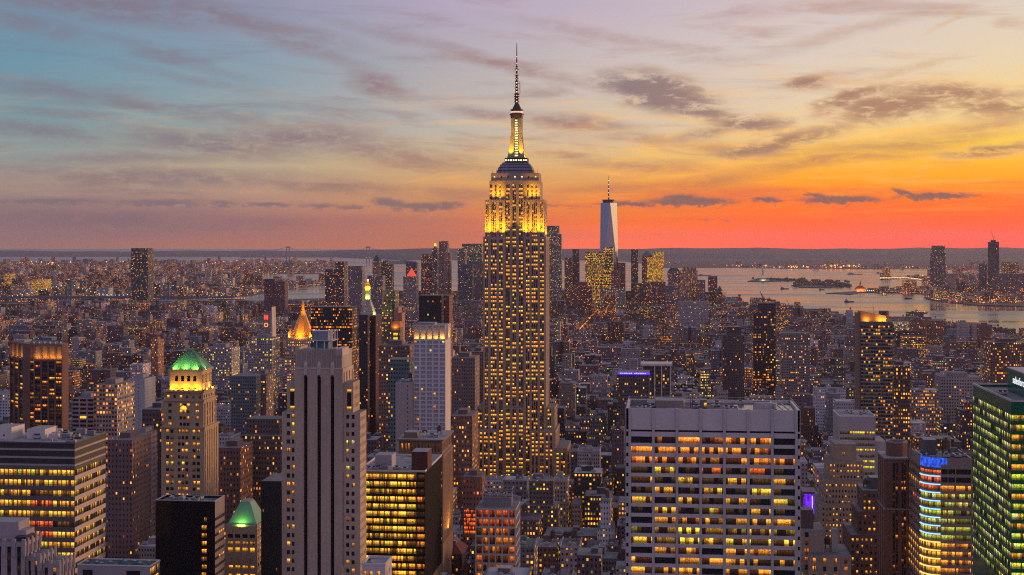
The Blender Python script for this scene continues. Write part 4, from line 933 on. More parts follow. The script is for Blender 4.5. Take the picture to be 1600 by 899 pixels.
def brown_stone_tower():
    X0, X1, Y0, Y1, z, d = setup(621, 692, 688, 860, 708)
    T = root('stone_building', 'brown stone building with an arcaded attic below its grey roof, sunset side glowing', 'building', ((X0+X1)/2, (Y0+Y1)/2, 2.5))
    F = Fac(.4, .45, .5, .1, 1.0, .6, 61); w = X1-X0; dp = Y1-Y0; zb = wz(850, d); fh = 10.2/FPX*d
    zc = wz(712, d)
    F.block(X0, X1, Y0, Y1, zb, zc, dict(cols=even(w, 11, .52), rows=floors(zb, zc-1, fh, .52), rec=.5, strip=True), dict(cols=even(dp, 12, .38), rows=floors(zb, zc-1, fh, .5), rec=.5, strip=True), which='r')
    F.block(X0+.8, X1-.8, Y0+.8, Y1-.8, zc, z, dict(cols=even(w-1.6, 12, .5, 1), rows=[(zc+2.5, z-2.2)], rec=.8, litf=lambda r_, c, s: (s.r.random(), .9 if c in (0,1,2) else .04, .5, .7)), dict(cols=even(dp-1.6, 12, .5), rows=[(zc+2.5, z-2.2)], rec=.8), which='r')
    for zz in (zc, z): F.w.box(X0-.5, X1+.5, Y0-.5, Y1+.5, zz-.5, zz+.5, 0, 3)
    F.done([BROWN, SPAN, TAN, ROOFL], T); F.windows(T, 100)
    m = MB(); m.box(X0+3, X0+w*.4, Y0+6, Y0+16, z+.5, z+4, 0, 1); m.build('roof_bulkhead', [BROWN, ROOFL], T); hvac(T, X0+w*.7, Y0+12, z+.5, 7, 4, 1.8); water_tank(T, X1-6, Y0+24, z+.5, .7)
    lamp('floodlight', (X1+2.5, Y0+dp*.5, wz(835,d)), 9000, (1.0,.42,.05), (2,14), (X1-.5, Y0+dp*.5, wz(740,d)), parent=T)
    clutter(T, X0+3, X1-3, Y0+4, Y1-4, z+.5, 12, 4)
    foot(X0, X1, Y0, Y1); guard(622, 708, 845, Y0); mark('arcaded brown stone building', 660, d)
brown_stone_tower()

def red_roof_house():
    X0, X1, Y0, Y1, z, d = setup(671, 722, 866, 900, depth=26)
    T = root('stone_building', 'dark stone building with a steep red tiled hip roof and two skylights', 'building', ((X0+X1)/2, (Y0+Y1)/2, 2.5))
    F = Fac(.3, .3, .45, .1, .8, .6, 71); w = X1-X0
    F.block(X0, X1, Y0, Y1, 2.5, z, dict(cols=even(w, 9, .5), rows=floors(wz(905,d), z-.5, 4.0, .5), rec=.4), dict(cols=even(26, 9, .5), rows=floors(wz(905,d), z-.5, 4.0, .5), rec=.4), which='r')
    F.w.box(X0-.5, X1+.5, Y0-.5, Y1+.5, z-.4, z+.4, 0)
    F.done([pmat('dark_stone', (.11,.09,.085)), SPAN, TAN, ROOF], T); F.windows(T, 60)
    m = MB(); zr = wz(838, d+8); m.hip(X0, X1, Y0, Y1, z+.4, zr, .10, .10, 0); m.build('roof', REDROOF, T)
    for f in (.3, .55):
        m = MB(); x = X1-w*.5*f*.55-1.0; m.box(X1-w*.28-1.2, X1-w*.28+.9, Y0+26*f, Y0+26*f+3, z+5, z+7.2, 0); m.build('skylight', STEEL, T)
    m = MB()
    for i in range(5):
        m.win = (RNG.random(), 1.1, .6, .5); xx = X0+w*(.22+.11*i); m.quad((xx,Y0-.06,z-3),(xx+1.2,Y0-.06,z-3),(xx+1.2,Y0-.06,z-1.4),(xx,Y0-.06,z-1.4), 0, ((0,0),(1.2,0),(1.2,1),(0,1)))
    m.build('attic_window', GLASS, T)
    foot(X0, X1, Y0, Y1); guard(671, 725, 890, Y0); mark('red roofed stone building', 697, d)
red_roof_house()

def white_grid_block():
    X0, X1, Y0, Y1, z, d = setup(742.5, 806, 795, 800, depth=26)
    T = root('office_building', 'white gridded office block with square dark windows and red lit top floor', 'office building', ((X0+X1)/2, (Y0+Y1)/2, 2.5))
    F = Fac(.4, .35, .2, .12, .55, 1.4, 81); w = X1-X0; fh = 14.2/FPX*d; zb = wz(930, d)
    F.block(X0, X1, Y0, Y1, zb, z, dict(cols=even(w, 6, .80, .3), rows=floors(zb, z-.4, fh, .80, .10), rec=.9, litf=lambda r_, c, s: (s.r.random(), (.42 if r_ >= 8 else (.5 if s.r.random() < .25 else (.06 if s.r.random() < .7 else .25)))*(1.5 if r_ == 2 else 1), (.0 if r_ >= 8 else .12+.2*s.r.random()), 1.3)), dict(cols=even(26, 4, .78), rows=floors(zb, z-.4, fh, .78, .1), rec=.9), which='r')
    F.done([WHITE, WHITE, TAN, ROOF], T); F.windows(T, 80)
    m = MB(); zz = wz(768, d)
    m.beam((X0+3,Y0+8,zz),(X0+3,Y0+18,zz), .15); m.beam((X1-3,Y0+8,zz),(X1-3,Y0+18,zz), .15); m.beam((X0+3,Y0+18,zz),(X1-3,Y0+18,zz), .15)
    for i in range(6):
        x = X0+3+(w-6)*i/5; m.beam((x,Y0+8,z),(x,Y0+8,zz), .15); m.beam((x,Y0+18,z),(x,Y0+18,zz), .15)
    m.beam((X0+3,Y0+8,zz),(X1-3,Y0+8,zz), .15); m.beam((X0+3,Y0+8,(z+zz)/2),(X1-3,Y0+8,(z+zz)/2), .12)
    m.build('screen_frame', STEEL, T)
    m = MB(); m.box(X0+3.5, X1-3.5, Y0+9, Y0+17, z, z+5.2, 0); m.build('roof_bulkhead', [ROOFL], T)
    for i in range(4): hvac(T, X0+5+(w-10)*i/3, Y0+12, z+5.2, 3.6, 3.2, 1.9)
    foot(X0, X1, Y0, Y1); guard(740, 808, 899, Y0); mark('white gridded office block', 775, d)
white_grid_block()

def slab_office():
    Y = 590; X0, X1, Y0, Y1, z, d = setup(978.5, 1250, 640, Y, depth=36)
    T = root('office_tower', 'broad pale grey slab with a blank band above seven bays of amber ribbon windows', OFF, ((X0+X1)/2, (Y0+Y1)/2, 2.5))
    w = X1-X0; nb = 7; fh = 15.75/FPX*d; zb = wz(925, d); Z = lambda p: wz(p, d)
    core = MB(); core.box(X0+.6, X1-.6, Y0+.9, Y1-.6, 2.5, z-1.6, 0); 
    wl = MB()
    b = (w-3.0)/nb; pw = 1.1
    wl.box(X0+.02, X1-.02, Y0+.2, Y0+.88, Z(673.2), z, 0)                       # blank top
    rows = []
    zt = Z(684)
    wl.box(X0+.02, X1-.02, Y0+.2, Y0+.88, Z(684), Z(676.3), 0)
    k = 0; zz = zt
    while zz > zb:
        wt = 10.2/FPX*d
        rows.append((zz-wt, zz)); wl.box(X0+.02, X1-.02, Y0+.2, Y0+.88, zz-fh, zz-wt, 0); zz -= fh
    for i in range(nb+1):
        x = X0+1.5+b*i; wl.box(x-pw/2, x+pw/2, Y0-.45, Y0+.95, 2.5, z+.2, 1)
    wl.box(X0, X0+1.0, Y0+.2, Y1, 2.5, z+.1, 0); wl.box(X1-1.0, X1, Y0+.2, Y1, 2.5, z+.1, 0); wl.box(X0+1, X1-1, Y1-.8, Y1, 2.5, z+.1, 0)
    for i in range(4):
        y = Y0+4+(Y1-Y0-8)*i/3; wl.box(X0-.5, X0+.1, y-.5, y+.5, 2.5, z-.2, 1); wl.box(X1-.1, X1+.5, y-.5, y+.5, 2.5, z-.2, 1)
    wl.build('wall', [GREYST, pmat('grey_travertine_pier', (.52,.465,.46), var=.1)], T)
    core.build('core', [BLACKG], T)
    F = Fac(seed=91); r = F.r
    for ri, (za, zc) in enumerate(rows):
        for i in range(nb):
            a = X0+1.5+b*i+pw/2; c = X0+1.5+b*(i+1)-pw/2
            if ri < 3: g, h = (r.choice((.0,.25,.9,1.1,1.0)), .22+.12*r.random())
            elif ri < 8: g, h = ((.95 if (i+ri) % 2 == 0 else .04)*(.6+.6*r.random()), .60+.12*r.random())
            elif ri in (9,10): g, h = (r.choice((.2,.9,1.5)), .66+.1*r.random())
            else: g, h = (r.choice((0,.5,1.0,.9)), .40+.2*r.random())
            if ri == 3 and i in (3,5): g, h = .5, .08
            F.p.append((((a,Y0+.86,za),(c,Y0+.86,za),(c,Y0+.86,zc),(a,Y0+.86,zc)), c-a, (r.random(), g*1.1, h, 1.86)))
    F.windows(T, 100)
    m = MB(); m.box(X0+1, X1-1, Y0+.88, Y1-.8, z-1.6, z-1.3, 0); m.build('roof', [pmat('brown_grey_roof', (.14,.12,.125), streak=False, scale=.2, var=.35)], T)
    m = MB(); m.beam((X0+.5,Y0+1,z+1.3),(X0+.5,Y1-.5,z+1.3), .08); m.beam((X0+.5,Y1-.5,z+1.3),(X1-.5,Y1-.5,z+1.3), .08); m.beam((X1-.5,Y0+1,z+1.3),(X1-.5,Y1-.5,z+1.3), .08)
    for i in range(26): x = X0+.5+(w-1)*i/25; m.beam((x,Y1-.5,z),(x,Y1-.5,z+1.3), .05)
    m.build('railing', STEEL, T)
    m = MB(); m.prism([(wx(1025,Y0+10),Y0+8),(wx(1068,Y0+10),Y0+8),(wx(1070,Y0+10),Y0+20),(wx(1023,Y0+10),Y0+20)], z-1.3, z+2.6, 0, 1); m.build('roof_bulkhead', [pmat('tan_panel', (.26,.22,.19)), ROOFL], T)
    m = MB(); m.box(wx(1094,Y0+12), wx(1104,Y0+12), Y0+10, Y0+16, z-1.3, z+2.8, 0, 1); m.build('roof_bulkhead', [pmat('dark_tan_panel', (.17,.15,.13)), ROOFL], T)
    m = MB(); m.win = (.4, 1.2, .6, .5); x = wx(1100,Y0+10); m.quad((x,Y0+9.95,z),(x+1.1,Y0+9.95,z),(x+1.1,Y0+9.95,z+1.6),(x,Y0+9.95,z+1.6), 0, ((0,0),(1,0),(1,1),(0,1))); m.build('lit_door', GLASS, T)
    m = MB(); m.box(wx(1150,Y0+5), X1-1.2, Y0+6, Y1-2, z-1.3, z-1.0, 0); m.build('plant_well', BLACKG, T)
    for a, b_ in ((1178, 1206),): 
        m = MB(); m.box(wx(a,Y0+12), wx(b_,Y0+12), Y0+10, Y0+18, z-1.0, z+1.8, 0); m.ring(wx(b_+3,Y0+12), Y0+13, z-1, z+1.5, 1.4, 1.4, 12, 0)
        for q_ in range(5): m.ring(wx(a+3+q_*5,Y0+12), Y0+14, z+1.8, z+2.3, .9, .9, 10, 1)
        m.build('cooling_unit', [STEEL, ROOFL], T)
    for p, yy in ((1000,9),(1006,12),(1013,8),(1088,14),(1120,20),(1135,12)): hvac(T, wx(p,Y0+yy), Y0+yy, z-1.3, 2.8, 1.8, 1.3)
    for p, hh in ((1082,4.5),(1100,4.0),(1079,3.0),(1233,2.5)):
        m = MB(); x = wx(p,Y0+16); m.beam((x,Y0+16,z-1.3),(x,Y0+16,z+hh), .1); m.build('rooftop_aerial', DARK, T)
    for i in range(3): m = MB(); x = X1-3.5-i*2.5; m.beam((x,Y0+7,z-.9),(x-1.5,Y1-3,z-.9), .18); m.build('roof_pipe', STEEL, T)
    clutter(T, X0+3, X1-22, Y0+3, Y1-4, z-1.3, 16, 5)
    foot(X0, X1, Y0, Y1); guard(970, 1253, 899, Y0); mark('broad pale grey slab', 1113, d)
slab_office()

def right_foreground():
    # pale office with lit band behind
    X0, X1, Y0, Y1, z, d = setup(1311, 1368, 652, 980, depth=34)
    T = root('office_building', 'pale grey office block with a blank top over two glowing yellow floors', 'office building', ((X0+X1)/2, (Y0+Y1)/2, 2.5))
    F = Fac(.5, .5, .7, .1, 1.0, 1.0, 101); w = X1-X0; fh = 9.0/FPX*d; zb = wz(790, d); xs = wx(1327, Y0)
    F.face((X0,Y0), (1,0), w, zb, z, even(w, 14, .9, .6), [(z-fh*(3+i), z-fh*(3+i)+fh*.5) for i in range(12)][::-1], rec=.4, litf=lambda r_, c, s: (s.r.random(), (1.2 if r_ in (11,) and c > 3 else .9 if r_ in (8,6,5) and c > 5 else .05)*(.7+.5*s.r.random()), .74, .8))
    F.plain((X0,Y1), (0,-1), 34, zb, z); F.plain((X1,Y0), (0,1), 34, zb, z); F.plain((X1,Y1), (-1,0), w, zb, z); F.w.quad((X0,Y0,z),(X1,Y0,z),(X1,Y1,z),(X0,Y1,z), 3)
    F.w.box(X1-.1, wx(1385,Y0), Y0+2, Y1-4, zb, wz(690,d), 0, 3)
    F.done([pmat('pale_grey_panel', (.36,.35,.36), var=.1), pmat('pale_grey_panel', 0), TAN, ROOFL], T); F.windows(T, 100)
    m = MB(); parapet(X0, X1, Y0, Y1, z, 1.0, .4, m); m.build('parapet', WHITE, T)
    clutter(T, X0+2, X1-2, Y0+3, Y1-4, z+.01, 8, 6)
    foot(X0, X1, Y0, Y1); guard(1311, 1370, 695, Y0); mark('pale office with blank top', 1340, d)
    # stepped brick
    Y = 850; d = dep(1315, Y); Z = lambda p: wz(p, d); X = lambda p: wx(p, Y)
    T = root('brick_building', 'tan brick setback building with a windowless cube at its summit', 'building', (X(1318), Y+20, 2.5))
    F = Fac(.6, .5, .55, .08, 1.1, .6, 111); fh = 8.6/FPX*d
    for a, b, yt, yb, o, dp in ((1306,1341,697,733,8,20),(1297,1351,722,765,5,26),(1290,1355,752,800,2.5,32),(1284,1358,788,905,0,40)):
        x0, x1 = X(a), X(b); n = max(2, int((b-a)/5.0))
        F.block(x0, x1, Y+o, Y+o+dp, Z(yb), Z(yt), dict(cols=even(x1-x0, n, .44), rows=floors(Z(yb), Z(yt)-1.5, fh, .45), rec=.4) if yt > 700 else dict(cols=[(5,6.2)], rows=[(Z(715), Z(710))], rec=.4), dict(cols=even(dp, 6, .4), rows=floors(Z(yb), Z(yt)-1.5, fh, .45), rec=.4) if yt > 700 else None)
    F.done([TAN, TAN, LIME, ROOF], T); F.windows(T, 100); water_tank(T, X(1346), Y+14, Z(752), .8)
    foot(X(1284), X(1358), Y, Y+40); guard(1284, 1358, 860, Y); mark('tan setback building', 1318, d)
    # dark brick with a metal cube
    Y = 780; d = dep(1355, Y); Z = lambda p: wz(p, d)
    T = root('brick_building', 'dark brown brick setback building with a black metal box on the roof', 'building', (wx(1357,Y), Y+18, 2.5))
    F = Fac(.6, .45, .6, .08, 1.2, .6, 121); fh = 10.0/FPX*d
    for a, b, yt, yb, o, dp in ((1349,1384,768,830,3,22),(1341,1385,800,870,1.5,26),(1329,1386,836,915,0,34)):
        x0, x1 = wx(a,Y), wx(b,Y); n = max(3, int((b-a)/6.5))
        F.block(x0, x1, Y+o, Y+o+dp, Z(yb), Z(yt), dict(cols=even(x1-x0, n, .46), rows=floors(Z(yb), Z(yt)-1.2, fh, .46), rec=.4), dict(cols=even(dp, 6, .4), rows=floors(Z(yb), Z(yt)-1.2, fh, .45), rec=.4))
    F.done([pmat('dark_brown_brick', (.13,.085,.075)), pmat('dark_brown_brick', 0), LIME, ROOF], T); F.windows(T, 100)
    m = MB(); m.box(wx(1359,Y+8), wx(1378,Y+8), Y+8, Y+17, Z(768), Z(750), 0, 1); m.build('roof_bulkhead', [pmat('slate_panel', (.08,.085,.10), rough=.5), ROOFL], T)
    water_tank(T, wx(1352,Y+12), Y+12, Z(768), .6)
    foot(wx(1329,Y), wx(1386,Y), Y, Y+36); guard(1329, 1386, 899, Y); mark('dark brick building with roof box', 1357, d)
    # brown pier tower
    X0, X1, Y0, Y1, z, d = setup(1383, 1419, 716, 730, depth=24)
    T = root('brick_tower', 'slim chestnut brick tower with a hollow octagonal crown and pale ledges', 'tower', ((X0+X1)/2, (Y0+Y1)/2, 2.5))
    F = Fac(.2, .12, .35, .1, .8, .6, 131); w = X1-X0; Z = lambda p: wz(p, d); zb = Z(920); fh = 9.4/FPX*d
    F.block(X0, X1, Y0, Y1, zb, z, dict(cols=[(w*.33,w*.43),(w*.46,w*.56),(w*.72,w*.80),(w*.82,w*.90)], rows=floors(zb, z-2, fh, .55), rec=.5, strip=True), dict(cols=even(24, 4, .3), rows=floors(zb, z-2, fh, .5), rec=.5, strip=True))
    for p in (717, 796): F.w.box(X0-.4, X1+.4, Y0-.4, Y1+.4, Z(p)-.35, Z(p)+.35, 2)
    F.done([pmat('chestnut_brick', (.19,.10,.075)), SPAN, ROOFL, ROOF], T); F.windows(T, 100)
    m = MB(); cx, cy = (wx(1393,Y0)+wx(1419,Y0))/2, Y0+10; m.ring(cx, cy, z, Z(694), 5.6, 5.6, 8, 0, ph=pi/8, top=False); m.ring(cx, cy, z, Z(694), 4.9, 4.9, 8, 1, ph=pi/8, top=False); m.ring(cx, cy, Z(699)-3, Z(699)-2.8, 4.9, 4.9, 8, 1, ph=pi/8)
    for i in range(8):
        a, b = [(cx+5.3*cos(2*pi*j/8+pi/8), cy+5.3*sin(2*pi*j/8+pi/8), Z(694)) for j in (i, i+1)]; m.beam(a, b, .42, 2)
    m.build('crown', [pmat('chestnut_brick', 0), BLACKG, ROOFL], T)
    foot(X0, X1, Y0, Y1); guard(1383, 1420, 899, Y0); mark('slim chestnut tower', 1400, d)
    # curved glass corner with blue neon
    Y = 690; d = dep(1470, Y); Z = lambda p: wz(p, d); X = lambda p: wx(p, Y)
    xl, xm, xr = X(1443), X(1470), X(1519); zt = Z(718); zb = Z(920)
    T = root('office_tower', 'glass office tower with a rounded corner striped by blue and amber light tubes', OFF, (X(1475), Y+20, 2.5))
    F = Fac(.5, .75, .55, .15, 1.0, 1.6, 141); fh = 12.9/FPX*d; pan = pmat('warm_grey_panel', (.24,.19,.18), var=.12)
    rows = floors(zb, zt-4, fh, .62, .2)
    F.face((xm,Y), (1,0), xr-xm, zb, Z(716), [((xr-xm)*a, (xr-xm)*b) for a, b in ((.02,.22),(.24,.46),(.49,.96))], rows, rec=.35, litf=lambda r_, c, s: (s.r.random(), 0 if r_ >= len(rows)-2 else (1.0 if r_ < 6 or r_ == len(rows)-3 else .75)*(.55+.6*s.r.random())*(.3 if c == 2 and r_ in (6,8,9) else 1), .46 if r_ < 6 else .42 if r_ == len(rows)-3 else .80, 1.4))
    yb = sideY(1419, xl)
    dl = yb-Y-8
    F.face((xl,yb), (0,-1), dl, zb, Z(718), even(dl, 6, .94), rows, rec=.35, litf=lambda r_, c, s: (s.r.random(), (1.0 if r_ in (1,2,3,4,5,12) else .75 if r_ == 10 and c > 1 else .06)*(.5+.6*s.r.random()), .62 if r_ != 10 else .1, 1.4))
    # rounded corner facets
    ccx, ccy, rad = xm, Y+8.0, None
    pts = [(xl, Y+8.0)]+[(xl+(xm-xl)*(1-cos(t*pi/2/6)), Y+8.0-8.0*sin(t*pi/2/6)) for t in range(1, 7)]
    for (ax, ay), (bx, by) in zip(pts[:-1], pts[1:]):
        L = math.hypot(bx-ax, by-ay)
        F.face((ax,ay), ((bx-ax)/L, (by-ay)/L), L, zb, Z(735), [(.08, L-.08)], rows, rec=.15, litf=lambda r_, c, s: (s.r.random(), (1.0 if r_ < 6 else .8)*(.7+.5*s.r.random()), .66 if r_ < 6 else .06 if r_ >= len(rows)-3 else .82, 1.4))
        F.w.quad((ax,ay,Z(735)), (bx,by,Z(735)), (bx,by,zt+1), (ax,ay,zt+1), 2)
    F.plain((xr,Y), (0,1), 30, zb, Z(716)); F.plain((xr,Y+30), (-1,0), xr-xm, zb, Z(716))
    F.w.poly([(p[0],p[1],zt-.2) for p in pts]+[(xr,Y,zt-.2),(xr,Y+30,zt-.2),(xl,Y+30,zt-.2)], 3)
    F.done([pan, pan, GREYGL, ROOF], T); F.windows(T, 100)
    for ri, (ra, rb) in enumerate(rows):
        if rb > Z(735): continue
        m = MB()
        for (ax, ay), (bx, by) in zip(pts[:-1], pts[1:]): m.beam((ax-.25,ay-.25,rb+.55), (bx-.25,by-.25,rb+.55), .24)
        m.build('light_tube', YELL if ri < 6 else BLUEL, T)
    m = MB()
    for (ax, ay), (bx, by) in zip(pts[:-1], pts[1:]): m.quad((ax-.12,ay-.12,Z(731)), (bx-.12,by-.12,Z(731)), (bx-.12,by-.12,zt+.8), (ax-.12,ay-.12,zt+.8))
    m.box(xm-.1, xm+3.0, Y-.16, Y+.4, Z(726), zt+.6); m.build('lit_screen', BLUEP, T)
    m = MB(); m.box(X(1452), X(1472), Y+14, Y+24, zt-.2, Z(694), 0, 1); m.build('roof_bulkhead', [pmat('slate_panel', 0), ROOFL], T); water_tank(T, X(1490), Y+18, zt-.2, 1.0)
    m = MB(); m.beam((xl+1,Y+29,zt+.6),(xl+1,Y+9,zt+.6), .2); m.beam((xr-.4,Y+.4,zt+.6),(xr-.4,Y+29,zt+.6), .2); m.build('roof_rail', WHITE, T)
    for i in range(4): hvac(T, X(1484+9*i), Y+8+3*(i % 2), zt-.2, 3.4, 2.4, 1.6)
    clutter(T, xl+3, xr-3, Y+9, Y+27, zt-.19, 12, 7)
    foot(xl, xr, Y, Y+60); guard(1418, 1521, 899, Y); mark('glass tower with blue light tubes', 1470, d)
    # green glass tower with the lettered box on top
    Y = 500; X0 = wx(1580, Y); X1 = X0+46; d = dep(1580, Y); Z = lambda p: wz(p, d); Y1 = sideY(1520, X0); z = Z(628); zb = Z(925)
    T = root('glass_tower', 'dark green glass tower with lime lit floors and a lettered box on its roof', OFF, (X0+20, Y+25, 2.5))
    F = Fac(.3, .6, .8, .1, .8, 1.5, 151); fh = 15.4/FPX*d; dl = Y1-Y
    rows = floors(zb, z-4.0, fh, .60, .22)
    F.face((X0,Y1), (0,-1), dl, zb, z, even(dl, 26, .94), rows, rec=.2, litf=lambda r_, c, s: (s.r.random(), ((.55+.5*s.r.random()) if (math.sin(r_*1.7+c*.35)+s.r.random()*1.4-.5) > -.75 else .02), .85+.05*s.r.random(), 1.6))
    F.face((X0,Y), (1,0), 46, zb, z, even(46, 14, .94), rows, rec=.2, litf=lambda r_, c, s: (s.r.random(), (.6+.6*s.r.random()) if r_ % 3 else .75, .80 if r_ % 3 else .62, 1.6))
    F.plain((X1,Y), (0,1), dl, zb, z); F.plain((X1,Y1), (-1,0), 46, zb, z); F.w.quad((X0,Y,z-.8),(X1,Y,z-.8),(X1,Y1,z-.8),(X0,Y1,z-.8), 3)
    F.done([GREENGL, GREENGL, TAN, ROOF], T); F.windows(T, 100)
    m = MB(); parapet(X0, X1, Y, Y1, z, .6, .45, m); m.build('parapet', pmat('pale_coping', (.5,.46,.44), var=.1), T)
    xs = X0+10; yf, yn = sideY(1574, xs), sideY(1606, xs); zs0, zs1 = z-.6, wz(575, dep(1575, yf))
    m = MB(); m.box(xs, xs+30, yn, yf, zs0, zs1); S = m.build('sign_box', GREENGL, T); S['_base'] = tuple(T['_base'])
    m = MB(); m.box(xs-.2, xs+30.2, yn-.2, yf+.2, zs1, zs1+.35); m.build('coping', pmat('pale_coping', 0), T)
    cu = bpy.data.curves.new('sign_lettering', 'FONT'); cu.body = 'salesforce'; cu.size = 3.9; cu.extrude = .05; cu.offset = 0.0; cu.space_character = 1.15
    tmp = bpy.data.objects.new('tmp', cu); COL.objects.link(tmp); bpy.context.view_layer.update()
    me = bpy.data.meshes.new_from_object(tmp.evaluated_get(bpy.context.evaluated_depsgraph_get())); bpy.data.objects.remove(tmp)
    me.materials.clear(); me.materials.append(WHITEL)
    o = bpy.data.objects.new('sign_lettering', me); COL.objects.link(o); o.parent = S
    b = T['_base']; o.location = (xs-.12-b[0], sideY(1583, xs)-b[1], zs0+(zs1-zs0)*.42-b[2]); o.rotation_euler = (R(90), 0, R(-90))
    hvac(T, X0+12, Y+12, z-.8, 8, 5, 2.4)
    clutter(T, X0+3, X0+34, Y+4, Y+30, z-.79, 10, 8)
    foot(X0, X1, Y, Y1); guard(1520, 1640, 899, Y); mark('dark green glass tower', 1560, d)
    # grey stepped block with orange windows at the bottom edge
    Y = 720; d = dep(1290, Y); Z = lambda p: wz(p, d); X = lambda p: wx(p, Y)
    T = root('stone_building', 'pale stepped building with orange lit bays and a grey lift tower, violet glow behind', 'building', (X(1290), Y+16, 2.5))
    F = Fac(.2, .7, .35, .08, .85, .8, 161)
    for a, b, yt, yb, o, dp in ((1253,1290,832,900,6,20),(1264,1330,868,925,0,28)):
        x0, x1 = X(a), X(b)
        F.block(x0, x1, Y+o, Y+o+dp, Z(yb), Z(yt), dict(cols=even(x1-x0, 4, .3) if yt > 850 else [(2,4)], rows=floors(Z(yb), Z(yt)-1.0, 4.2, .62), rec=.4), dict(cols=even(dp, 5, .4), rows=floors(Z(yb), Z(yt)-1, 4.2, .5), rec=.4))
    F.done([pmat('pale_stucco', (.30,.27,.25)), LIME, TAN, ROOF], T); F.windows(T, 60)
    m = MB(); m.box(X(1303), X(1312), Y+8, Y+13, Z(868), Z(832), 0, 1); m.build('roof_bulkhead', [STEEL, ROOFL], T); water_tank(T, X(1299), Y+16, Z(868), .8)
    m = MB(); m.box(X(1255), X(1274), Y+9, Y+18, Z(832), Z(803), 0, 1); m.build('roof_bulkhead', [pmat('dark_stone', (.11,.09,.085)), ROOF], T)
    foot(X(1253), X(1330), Y, Y+32); guard(1253, 1331, 899, Y); mark('pale stepped building', 1290, d)
    X0, X1, Y0, Y1, z, d = setup(1254, 1276, 769, 900, depth=18)
    T = root('lit_screen_building', 'narrow building whose whole front is a violet lit screen beside the grey slab', 'building', ((X0+X1)/2, (Y0+Y1)/2, 2.5))
    m = MB(); m.box(X0, X1, Y0, Y1, 2.5, z, 0, 1); m.build('wall', [pmat('slate_panel', 0), ROOF], T)
    m = MB(); m.quad((X0+.4,Y0-.15,wz(803,d)),(X1-.6,Y0-.15,wz(803,d)),(X1-.6,Y0-.15,wz(772,d)),(X0+.4,Y0-.15,wz(772,d))); m.build('lit_screen', emat('violet_screen', (.16,.02,.80), .9, .5), T)
    m = MB(); m.beam((wx(1269,Y0),Y0-.6,wz(806,d)),(wx(1269,Y0),Y0-.6,wz(775,d)), .2); m.build('light_pole', WHITEL, T)
    foot(X0, X1, Y0, Y1); guard(1254, 1276, 806, Y0); mark('violet lit screen', 1265, d)
right_foreground()
# ------------------------------------------------------------------ landmark towers of the middle distance and downtown
def cityb(name, label, cat, x0, x1, ytop, Y, depth, col, lit=.3, hue=.5, bay=3.0, wf=.5, ybot=None, roofc=(.16,.16,.17), words=None, tiers=None, bulk=True, group=None, top=None):
    X0, X1, Y0, Y1, z, d = setup(x0, x1, ytop, Y, depth=depth)
    T = root(name, label, cat, ((X0+X1)/2, (Y0+Y1)/2, 2.5), group)
    m = MB(); rn = RNG.random(); m.col = tuple(col)+(rn,); m.win = (lit*(.8 if Y > 3400 else .62), hue, bay*(.45 if Y > 3400 else .78), wf*.9); rc = tuple(roofc)+(rn,)
    m.box(X0, X1, Y0, Y1, 2.5, z, 0, topcol=rc)
    for (a, b, yt, y0_, dp) in (tiers or ()):
        zz = wz(yt, dep((a+b)/2, Y+y0_)); m.box(wx(a,Y+y0_), wx(b,Y+y0_), Y+y0_, Y+y0_+dp, 2.5, zz, 0, topcol=rc)
    m.build('wall', CITY, T)
    if bulk:
        w = X1-X0; m = MB(); m.col = tuple(c*.8 for c in col)+(rn,); h = min(6, 3+w*.08)
        m.box(X0+w*.25, X0+w*.7, Y0+depth*.3, Y0+depth*.75, z, z+h*.8, 0, topcol=rc); m.build('roof_bulkhead', CITY, T)
    foot(X0, X1, Y0, Y1)
    if ybot: guard(min(x0,x1), max(x0,x1), ybot, Y)
    if words: mark(words, (x0+x1)/2, d)
    return T, X0, X1, Y0, Y1, z, d
